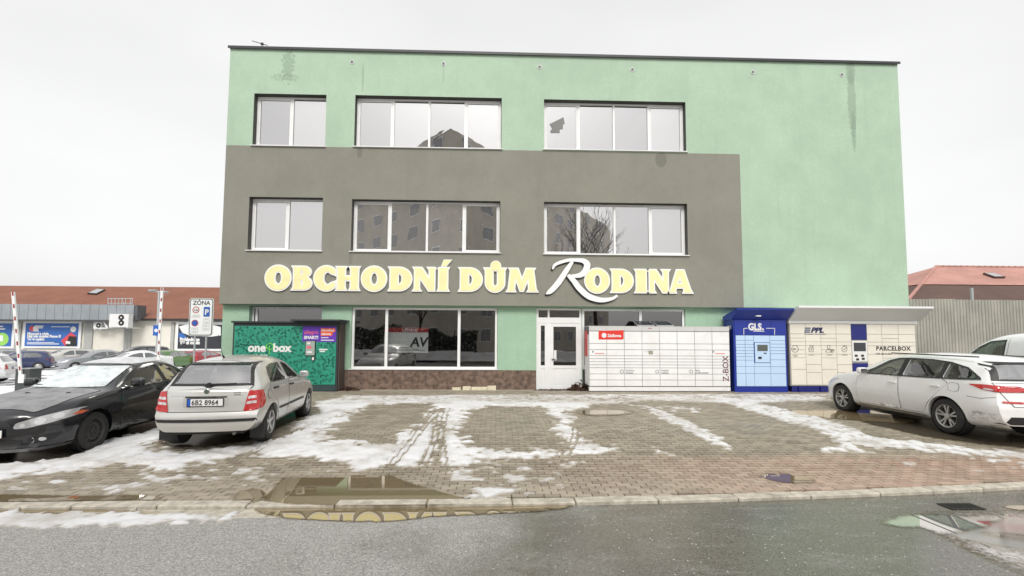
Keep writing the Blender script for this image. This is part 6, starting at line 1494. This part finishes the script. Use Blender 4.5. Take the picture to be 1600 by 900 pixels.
# ------------------------------------------------------------------ barriers, lamp, sign
def barrier(pivot, top, base_y, Y, wpx, label, box=True):
    P, T = onY(*pivot, Y), onY(*top, Y); g = gz(P.x, Y)
    t = thing('parking_barrier', label, 'barrier', (P.x, Y, g))
    GREYB = M('barrier_grey', (.055, .062, .062), .5, var=.1)
    w = .17
    if box:
        x0, x1 = onY(21, 600, Y).x, onY(43.5, 600, Y).x; z1 = onY(30, 577, Y).z
        MB().box(x0, x1, Y+.05, Y+.55, g-.02, z1).build('cabinet', GREYB, t, bevel=.02); MB().box(x0-.015, x1+.015, Y+.03, Y+.57, z1+.001, z1+.03).build('lid', M('barrier_lid', (.3, .31, .31), .5), t)
        MB().box(P.x-.10, P.x+.12, Y-.02, Y+.05, P.z-.16, P.z+.18).build('arm_clamp', PVC, t)
    else:
        MB().box(P.x-.2, P.x+.2, Y+.06, Y+.5, g-.02, P.z+.2).build('cabinet', GREYB, t, bevel=.02)
    d = T-P; n = 7 if box else 8
    for k in range(n):
        a, c, e = P+d*(k/n), P+d*((k+.68)/n), P+d*((k+.995)/n); w = .055 if box else .062
        MB().prism([(a.x-w, a.z), (a.x+w, a.z), (e.x+w, e.z), (e.x-w, e.z)], Y-.03, Y+.03).build('arm_segment', PVC, t)
        MB().prism([(c.x-w*.45, c.z), (c.x+w*.75, c.z), (e.x+w*.75, e.z), (e.x-w*.45, e.z)], Y-.034, Y-.0305).build('arm_stripe', M('barrier_red', (.30, .025, .03), .5), t)
    return t
barrier((33, 592), (20.5, 456), 610, 19.6, 9, 'raised red and white barrier arm on the grey post at the left edge')
barrier((247, 566), (253.5, 449), 565, 24., 6, 'raised red and white barrier arm next to the zone sign')
Yl = 33.; P = onY(244.5, 560, Yl); g = gz(P.x, Yl); T = onY(248.5, 456, Yl)
lp = thing('street_lamp', 'thin grey street lamp with two short arms beside the barrier', 'street lamp', (P.x, Yl, g))
LG = M('lamp_grey', (.42, .43, .44), .5)
MB().tube((P.x, Yl, g), (T.x, Yl, T.z), .085, 10, .06).build('pole', LG, lp, smooth=True)
for x, y in ((233, 455), (262, 457.5)):
    q = onY(x, y, Yl); MB().tube((T.x, Yl, T.z), (q.x, Yl, q.z), .04, 8).build('arm', LG, lp); MB().box(min(q.x, q.x+(.5 if x < 240 else -.5)), max(q.x, q.x+(.5 if x < 240 else -.5)), Yl-.12, Yl+.12, q.z+.03, q.z+.1).build('lamp_head', LG, lp, bevel=.02)
q = onY(246, 514, Yl); MB().box(q.x-.2, q.x+.2, Yl-.12, Yl-.09, q.z-.45, q.z+.25).build('small_sign', M('sign_blue', (.02, .10, .42), .4), lp)
MB().lathe([(.12, Yl-.121), (.12, Yl-.124), (.0, Yl-.124)], (q.x, 0, q.z-.1), 12).build('small_sign_symbol', WHT, lp)
# zone sign
Yz = 18.; a, zt_ = onY(297, 466, Yz).x, onY(315, 466, Yz).z; c, zb_ = onY(332, 524, Yz).x, onY(315, 525, Yz).z; cx_ = (a+c)/2; g = gz(cx_, Yz)
zs_ = thing('zone_sign', 'white ZÓNA parking sign on two grey posts left of the building', 'road sign', (cx_, Yz, g))
def rr(x0, z0, x1, z1, r): return arc(x1-r, z1-r, r, r, 0, 90, 5)+arc(x0+r, z1-r, r, r, 90, 180, 5)+arc(x0+r, z0+r, r, r, 180, 270, 5)+arc(x1-r, z0+r, r, r, 270, 360, 5)
m = .028
MB().prism(rr(a, zb_, c, zt_, .10), Yz-.012, Yz+.012).build('back_plate', WHT, zs_); MB().prism(rr(a+.02, zb_+.02, c-.02, zt_-.02, .09), Yz-.0145, Yz-.0125).build('border', INK, zs_)
MB().prism(rr(a+.02+m, zb_+.02+m, c-.02-m, zt_-.02-m, .075), Yz-.017, Yz-.015).build('face', M('sign_white', (.82, .83, .83), .4), zs_)
f = lambda u_, v_: (a+(c-a)*u_, zb_+(zt_-zb_)*v_)
q = f(.5, .825); text('ZÓNA', .215, (q[0], Yz-.019, q[1]), INK, zs_, align='CENTER', bold=.004)
RD = M('sign_red', (.45, .03, .04), .4); SB = M('sign_blue', (.02, .10, .42), .4); yy = Yz-.0175
def disc(u_, v_, r_, m_, y): q = f(u_, v_); return MB().lathe([(r_, Yz-.0172), (r_, y), (0, y)], (q[0], 0, q[1]), 26).build('symbol', m_, zs_)
disc(.28, .69, .125, RD, yy-.002); disc(.28, .69, .095, WHT, yy-.004); q = f(.28, .66); text('3,5t', .095, (q[0], yy-.006, q[1]), INK, zs_, align='CENTER', bold=.002)
disc(.26, .34, .125, RD, yy-.002); disc(.26, .34, .098, SB, yy-.004)
q0, q1 = f(.60, .51), f(.86, .77); MB().prism(rr(q0[0], q0[1], q1[0], q1[1], .02), yy-.003, yy).build('symbol', SB, zs_); q = f(.73, .565); text('P', .28, (q[0], yy-.005, q[1]), WHT, zs_, align='CENTER', bold=.008)
for (u0, v0, u1, v1) in ((.12, .49, .44, .56), (.10, .07, .40, .22), (.60, .32, .87, .47), (.58, .15, .86, .30)):
    q0, q1 = f(u0, v0), f(u1, v1); o = MB().prism(rr(q0[0], q0[1], q1[0], q1[1], .01), yy-.002, yy).build('sub_plate', M('plate_line', (.35, .35, .35), .5), zs_); MB().prism(rr(q0[0]+.008, q0[1]+.008, q1[0]-.008, q1[1]-.008, .008), yy-.004, yy-.0022).build('sub_plate_face', WHT, o)
    n = max(1, int((q1[1]-q0[1])/.07))
    for k in range(n): z_ = q0[1]+(q1[1]-q0[1])*(k+.5)/n; MB().box(q0[0]+.05, q1[0]-.05-.02*(k % 2), yy-.0055, yy-.0042, z_-.008, z_+.008).build('sub_plate_line', M('plate_line', (.35, .35, .35)), o)
for u_ in (.25, .72): q = f(u_, .5); MB().tube((q[0], Yz+.045, g), (q[0], Yz+.045, zt_-.1), .032, 10).build('post', LG, zs_, smooth=True)

# ------------------------------------------------------------------ right-hand side: corrugated fence and red-roofed house
Yf = 17.5; xL, xR = 13.0, 26.; zt_ = onY(1500, 467, Yf).z
fn = thing('metal_fence', 'tall corrugated metal fence to the right of the department store', 'fence', ((xL+xR)/2, Yf, .05))
t = NT('corrugated_metal'); n = t.noise(1.2, 5, .6); sv = t.noise(2.5, 5, .6, t.mapping((3, 1, .2))); cc = (.40, .385, .335)
c_ = t.mix(t.ramp(n, .3, .7), mul(cc, .85), mul(cc, 1.1)); t.l(t.mix(t.ramp(sv, .45, .75, 0, .4), c_, mul(cc, .62)), t.b.inputs['Base Color']); t.b.inputs['Roughness'].default_value = .6; t.b.inputs['Metallic'].default_value = .15; MATS['corrugated_metal'] = t.m
def corr(w, h):
    b = MB(); k = int(w/.11); st_ = w/k; prof = []
    for i in range(k): x = i*st_; prof += [(x, 0), (x+st_*.30, 0), (x+st_*.42, -.022), (x+st_*.88, -.022)]
    prof.append((w, 0)); b.v = [(x-w/2, y, z) for z in (0, h) for x, y in prof]; n_ = len(prof); b.f = [(i, i+1, n_+i+1, n_+i) for i in range(n_-1)]; return b.mesh('fence_panel', t.m)
pm = corr(1.09, zt_-.05); x = xL; fr_ = random.Random(4)
while x < xR:
    o = bpy.data.objects.new('fence_panel', pm); link(o, fn); o.location = Vector((x+.55, Yf+fr_.uniform(-.006, .006), .03+fr_.uniform(-.02, .02)))-WL[fn]; x += 1.1
for xx in (1490, ): MB().tube((onY(xx+28, 467, Yf+.1).x, Yf+.1, 0), (onY(xx+28, 450, Yf+.1).x, Yf+.1, onY(xx+28, 450, Yf+.1).z), .05, 8).build('post', LG, fn)
for k in range(4): MB().tube((xL+.3+3.2*k, Yf+.06, 0), (xL+.3+3.2*k, Yf+.06, zt_-.1), .04, 6).build('post', STEEL_D, fn)
Yh = 30.; hs_ = thing('red_roofed_house', 'house with a faded red tiled hip roof behind the metal fence', 'building', (34, Yh+6, 0))
ex, ez_ = onY(1419, 470, Yh).x, onY(1440, 469, Yh).z
rx, rz__ = onY(1463, 416.5, Yh+7).x, onY(1463, 416.5, Yh+7).z
LT = tiles('roof_tiles_pale_red', (.50, .265, .22), 4., 3.2, .4); DT = tiles('roof_tiles_mossy', (.12, .07, .055), 4., 3.2, .3)
MB().box(ex+.5, 70, Yh+.5, Yh+13.5, -1, ez_-.05).build('wall', CREAM, hs_)
k = .40; Ym = Yh+7*k; zm = ez_+(rz__-ez_)*k; xm = ex+(rx-ex)*k
up, dn = Vector((0, 0, .06)), Vector((0, 0, 0))
MB().add([(ex, Yh, ez_), (72, Yh, ez_), (72, Ym, zm), (xm, Ym, zm)], [(0, 1, 2, 3)]).add([(ex, Yh+14, ez_), (ex, Yh, ez_), (xm, Ym, zm), (xm, Yh+14-7*k, zm)], [(0, 1, 2, 3)]).build('lower_roof', DT, hs_)
MB().add([(xm, Ym, zm+.05), (72, Ym, zm+.05), (72, Yh+7, rz__), (rx, Yh+7, rz__)], [(0, 1, 2, 3)]).add([(xm, Yh+14-7*k, zm+.05), (xm, Ym, zm+.05), (rx, Yh+7, rz__)], [(0, 1, 2)]).add([(72, Yh+14, ez_), (ex, Yh+14, ez_), (rx, Yh+7, rz__), (72, Yh+7, rz__)], [(0, 1, 2, 3)]).build('upper_roof', LT, hs_)
rt = MB()
for k_ in range(40):
    xx = rx+.5*k_; rt.tube((xx, Yh+7, rz__+.02), (xx+.46, Yh+7, rz__+.02), .10, 7, .085)
rt.build('ridge_tiles', LT, hs_); MB().tube((ex, Yh, ez_+.03), (rx, Yh+7, rz__+.03), .11, 7).build('hip_tiles', LT, hs_)
def roofp(x, y): # point on the front slope
    kk = (rz__-ez_)/7; d = ray(x, y); tt = (ez_-kk*Yh-CAM_H)/(d.z-kk*d.y); return Vector((0, 0, CAM_H))+d*tt
nr = Vector((0, -(rz__-ez_), 7)).normalized(); P = [roofp(x, y) for x, y in ((1535, 429.5), (1551, 429.5), (1570, 435.8), (1553, 436))]
b = MB(); b.v = [tuple(p+nr*.05) for p in P]+[tuple(p+nr*.18) for p in P]; b.f = [(4, 5, 6, 7), (0, 1, 5, 4), (1, 2, 6, 5), (2, 3, 7, 6), (3, 0, 4, 7)]
sk = b.build('skylight', DT, hs_, fix=True); cc_ = sum(P, Vector())/4; b = MB(); b.v = [tuple(cc_+(p-cc_)*.85+nr*.19) for p in P]; b.f = [(0, 1, 2, 3)]; b.build('skylight_pane', GUP[2], sk)

# ------------------------------------------------------------------ small things at the foot of the wall
FO = M('foam_yellow', (.70, .64, .47), .9, var=.1, vs=12)
top = .075
for (x0, x1, z0, z1, lb) in ((706.5, 720, 613, 609, 'small flat pale block at the left end of the row on the plinth strip'), (723, 735.5, 612, 606.3, 'square pale block second in the row on the plinth strip'), (736.5, 761, 612, 607, 'long pale block in the middle of the row on the plinth strip'), (761.5, 775, 611.5, 604.8, 'chipped pale block at the right end of the row on the plinth strip')):
    Yb = D-.16; a, c = onY(x0, 610, Yb).x, onY(x1, 610, Yb).x; h = (z0-z1)/745*Yb
    tag(MB().box(a, c, Yb-.07, Yb+.06, top, top+h).build('foam_block', FO, None, bevel=.012), lb, 'block')
lr = random.Random(8)
def leaves(cx, cy, z, rx, ry, h, n, label):
    b = MB()
    for _ in range(n):
        r_ = math.sqrt(lr.random()); a_ = lr.uniform(0, 6.28); x, y = cx+rx*r_*math.cos(a_), cy+ry*r_*math.sin(a_); zz = z+.01+h*(1-r_)*lr.random(); s_ = lr.uniform(.03, .075)
        d1 = Vector((lr.uniform(-1, 1), lr.uniform(-1, 1), lr.uniform(-.7, .7))).normalized(); d2 = d1.cross(Vector((lr.uniform(-.4, .4), lr.uniform(-.4, .4), 1))).normalized(); c = Vector((x, y, max(zz, z+.012)))
        pts = [c-d1*s_, c+d2*s_*.55+Vector((0, 0, .012)), c+d1*s_, c-d2*s_*.5+Vector((0, 0, .01))]; b.add([(p.x, p.y, max(p.z, z+.003)) for p in pts], [(0, 1, 2), (0, 2, 3)])
    tag(b.build('leaf_litter', M('dead_leaves', (.10, .052, .034), .85, var=.5, vs=14), None), label, 'leaves', kind='stuff')
leaves(2.62, D-.30, .085, .42, .16, .36, 420, 'heap of brown dead leaves beside the entrance door'); leaves(1.9, D-.34, .085, .6, .08, .03, 60, 'loose brown leaves scattered along the door step')
leaves(-4.5, D-.35, .085, .35, .2, .12, 160, 'brown dead leaves piled at the corner of the green locker')

IRON = M('cast_iron', (.022, .02, .018), .6, metal=.4, var=.3, vs=20)
q0, q1, q2 = onZ(1488, 797, ROAD_Z), onZ(1543, 797, ROAD_Z), onZ(1520, 787, ROAD_Z); w_ = q1.x-q0.x; d_ = min(q2.y-q0.y, .36); cx_, cy_ = (q0.x+q1.x)/2, q0.y+d_/2; zz_ = ROAD_Z+.004
dg_ = thing('drain_grate', 'dark iron drain grate in the wet road near the kerb at the right', 'drain', (cx_, cy_, ROAD_Z))
MB().box(cx_-w_/2, cx_+w_/2, cy_-d_/2, cy_-d_/2+.035, zz_, zz_+.006).box(cx_-w_/2, cx_+w_/2, cy_+d_/2-.035, cy_+d_/2, zz_, zz_+.006).box(cx_-w_/2, cx_-w_/2+.035, cy_-d_/2+.035, cy_+d_/2-.035, zz_, zz_+.006).box(cx_+w_/2-.035, cx_+w_/2, cy_-d_/2+.035, cy_+d_/2-.035, zz_, zz_+.006).build('frame', IRON, dg_)
MB().quad((cx_-w_/2+.03, cy_-d_/2+.03, zz_-.001), (cx_+w_/2-.03, cy_-d_/2+.03, zz_-.001), (cx_+w_/2-.03, cy_+d_/2-.03, zz_-.001), (cx_-w_/2+.03, cy_+d_/2-.03, zz_-.001)).build('pit', M('hole_black', (.004, .004, .004), 1.), dg_)
for k in range(7): block('bar', dg_, (cx_-w_/2+.035+(w_-.07)*(k+.5)/7, cy_, zz_+.003), (.028, d_-.07, .006), IRON)

# ------------------------------------------------------------------ behind the photographer: what the windows mirror
APT = M('panel_block_wall', (.52, .48, .41), .9, var=.08, vs=.6)
apt = thing('apartment_block', 'tall beige block of flats across the road, mirrored in the upper windows', 'building', (-4.7, -16, -.1))
C0 = Vector((-4.7, -16, 0)); dR = Vector((.53, -.848, 0)); dL = Vector((-.64, -.768, 0)); HB = 22.5
A, Bp = C0+dR*48, C0+dL*32
b = MB(); base = [C0, A, A+dL*20, Bp]; b.v = [(p.x, p.y, -.3) for p in base]+[(p.x, p.y, HB) for p in base]; b.f = [(0, 1, 5, 4), (1, 2, 6, 5), (2, 3, 7, 6), (3, 0, 4, 7), (4, 5, 6, 7)]; b.fix = True
b.build('wall', APT, apt)
GA = glass('flat_glass', (.03, .032, .035), .07, .6, clear=False)
for d, L in ((dR, 48), (dL, 32)):
    nrm = Vector((-d.y, d.x, 0)); nrm = nrm if nrm.y > 0 else -nrm
    for fl_ in range(8):
        for k in range(int(L/4.6)):
            p = C0+d*(2.4+4.6*k)+nrm*.03; z = 1.2+2.8*fl_; w = 1.05 if k % 2 else .8
            fr = MB(); q = [p-d*w, p+d*w]; e = nrm*.03
            def slab(w_, z0, z1, off, nm, mt, par):
                a_, c_ = p-d*w_+nrm*off, p+d*w_+nrm*off; return MB().quad((a_.x, a_.y, z0), (c_.x, c_.y, z0), (c_.x, c_.y, z1), (a_.x, a_.y, z1)).build(nm, mt, par)
            o = slab(w, z, z+1.45, 0, 'window', PVC, apt)
            for sgn in ((-1, 1) if w > .8 else (0,)):
                hw_ = w*.44 if sgn else w*.86; cp = p+d*(sgn*w*.48)+nrm*.02; a_, c_ = cp-d*hw_, cp+d*hw_; MB().quad((a_.x, a_.y, z+.09), (c_.x, c_.y, z+.09), (c_.x, c_.y, z+1.36), (a_.x, a_.y, z+1.36)).build('pane', GA, o)
# bare trees and a snow bank on the far side of the road
BARK = M('bark', (.06, .048, .038), .9, var=.3)
def bare_tree(x, y, H, seed, label):
    r_ = random.Random(seed); t = thing('bare_tree', label, 'tree', (x, y, -.1), group=None); tr = MB(); br = MB()
    def grow(p, d, L, rad, lev):
        n = 3; q = p
        for i in range(n):
            d2 = (d+Vector((r_.uniform(-.16, .16), r_.uniform(-.16, .16), .05))).normalized(); e = q+d2*L/n; (tr if lev == 0 else br).tube(q, e, rad*(1-.2*i), 5 if lev > 1 else 8, rad*(1-.2*(i+1))); q = e; d = d2
            if lev < 4 and (i > 0 or lev > 0):
                for _ in range(2): s_ = (d+Vector((r_.uniform(-1, 1), r_.uniform(-1, 1), r_.uniform(-.1, .7)))*.8).normalized(); grow(q, s_, L*.62, rad*.5, lev+1)
    grow(Vector((x, y, -.1)), Vector((0, 0, 1)), H*.5, H*.018, 0); tr.build('trunk', BARK, t); br.build('crown', BARK, t)
bare_tree(9.6, -13.5, 12.5, 3, 'bare tree across the road, mirrored in the right shop window'); bare_tree(-6.5, -9.5, 8., 5, 'bare tree across the road, mirrored in the left shop window')
hb_ = MB(); hr = random.Random(2)
for k in range(14000):
    x = hr.uniform(-16, -1.5); y, z = hr.uniform(-9.3, -8.2), hr.uniform(.15, 2.2+.5*math.sin(x*1.3)*math.sin(x*.7+1)); s_ = hr.uniform(.05, .12); d1 = Vector((hr.uniform(-1, 1), hr.uniform(-1, 1), hr.uniform(-1, 1))).normalized()*s_; d2 = d1.orthogonal().normalized()*s_*.6; c = Vector((x, y, z)); hb_.add([c-d1, c+d2, c+d1, c-d2], [(0, 1, 2, 3)])
hd = thing('hedge', 'dark evergreen hedge across the road, mirrored in the left shop window', 'hedge', (-8.7, -8.8, -.1)); hb_.build('foliage', M('hedge_green', (.025, .038, .02), .8, var=.4, vs=4), hd)
for x in np.linspace(-15.5, -2, 10): MB().tube((x, -8.8, -.12), (x+.1, -8.8, 2.2), .04, 6).build('stem', BARK, hd)
xs_ = np.linspace(-26, 26, 105); ys_ = np.linspace(-7.8, -5., 15); b = MB(); gx_, gy_ = np.meshgrid(xs_, ys_)
zz = -.05+.75*np.exp(-((gy_+6.6)/.75)**2)*(.5+.9*fnoise(gx_, gy_, .5, 4, 3))-.02
b.v = list(zip(gx_.ravel().tolist(), gy_.ravel().tolist(), zz.ravel().tolist())); nn = len(xs_); b.f = [(j*nn+i, j*nn+i+1, (j+1)*nn+i+1, (j+1)*nn+i) for j in range(len(ys_)-1) for i in range(nn-1)]
so2 = tag(b.build('snow_bank', MATS['old_snow'], smooth=True), 'ploughed bank of snow across the road', 'snow', kind='stuff')
a_ = so2.data.attributes.new('thick', 'FLOAT', 'POINT'); a_.data.foreach_set('value', [.02]*len(so2.data.vertices))
bpy.context.view_layer.update()
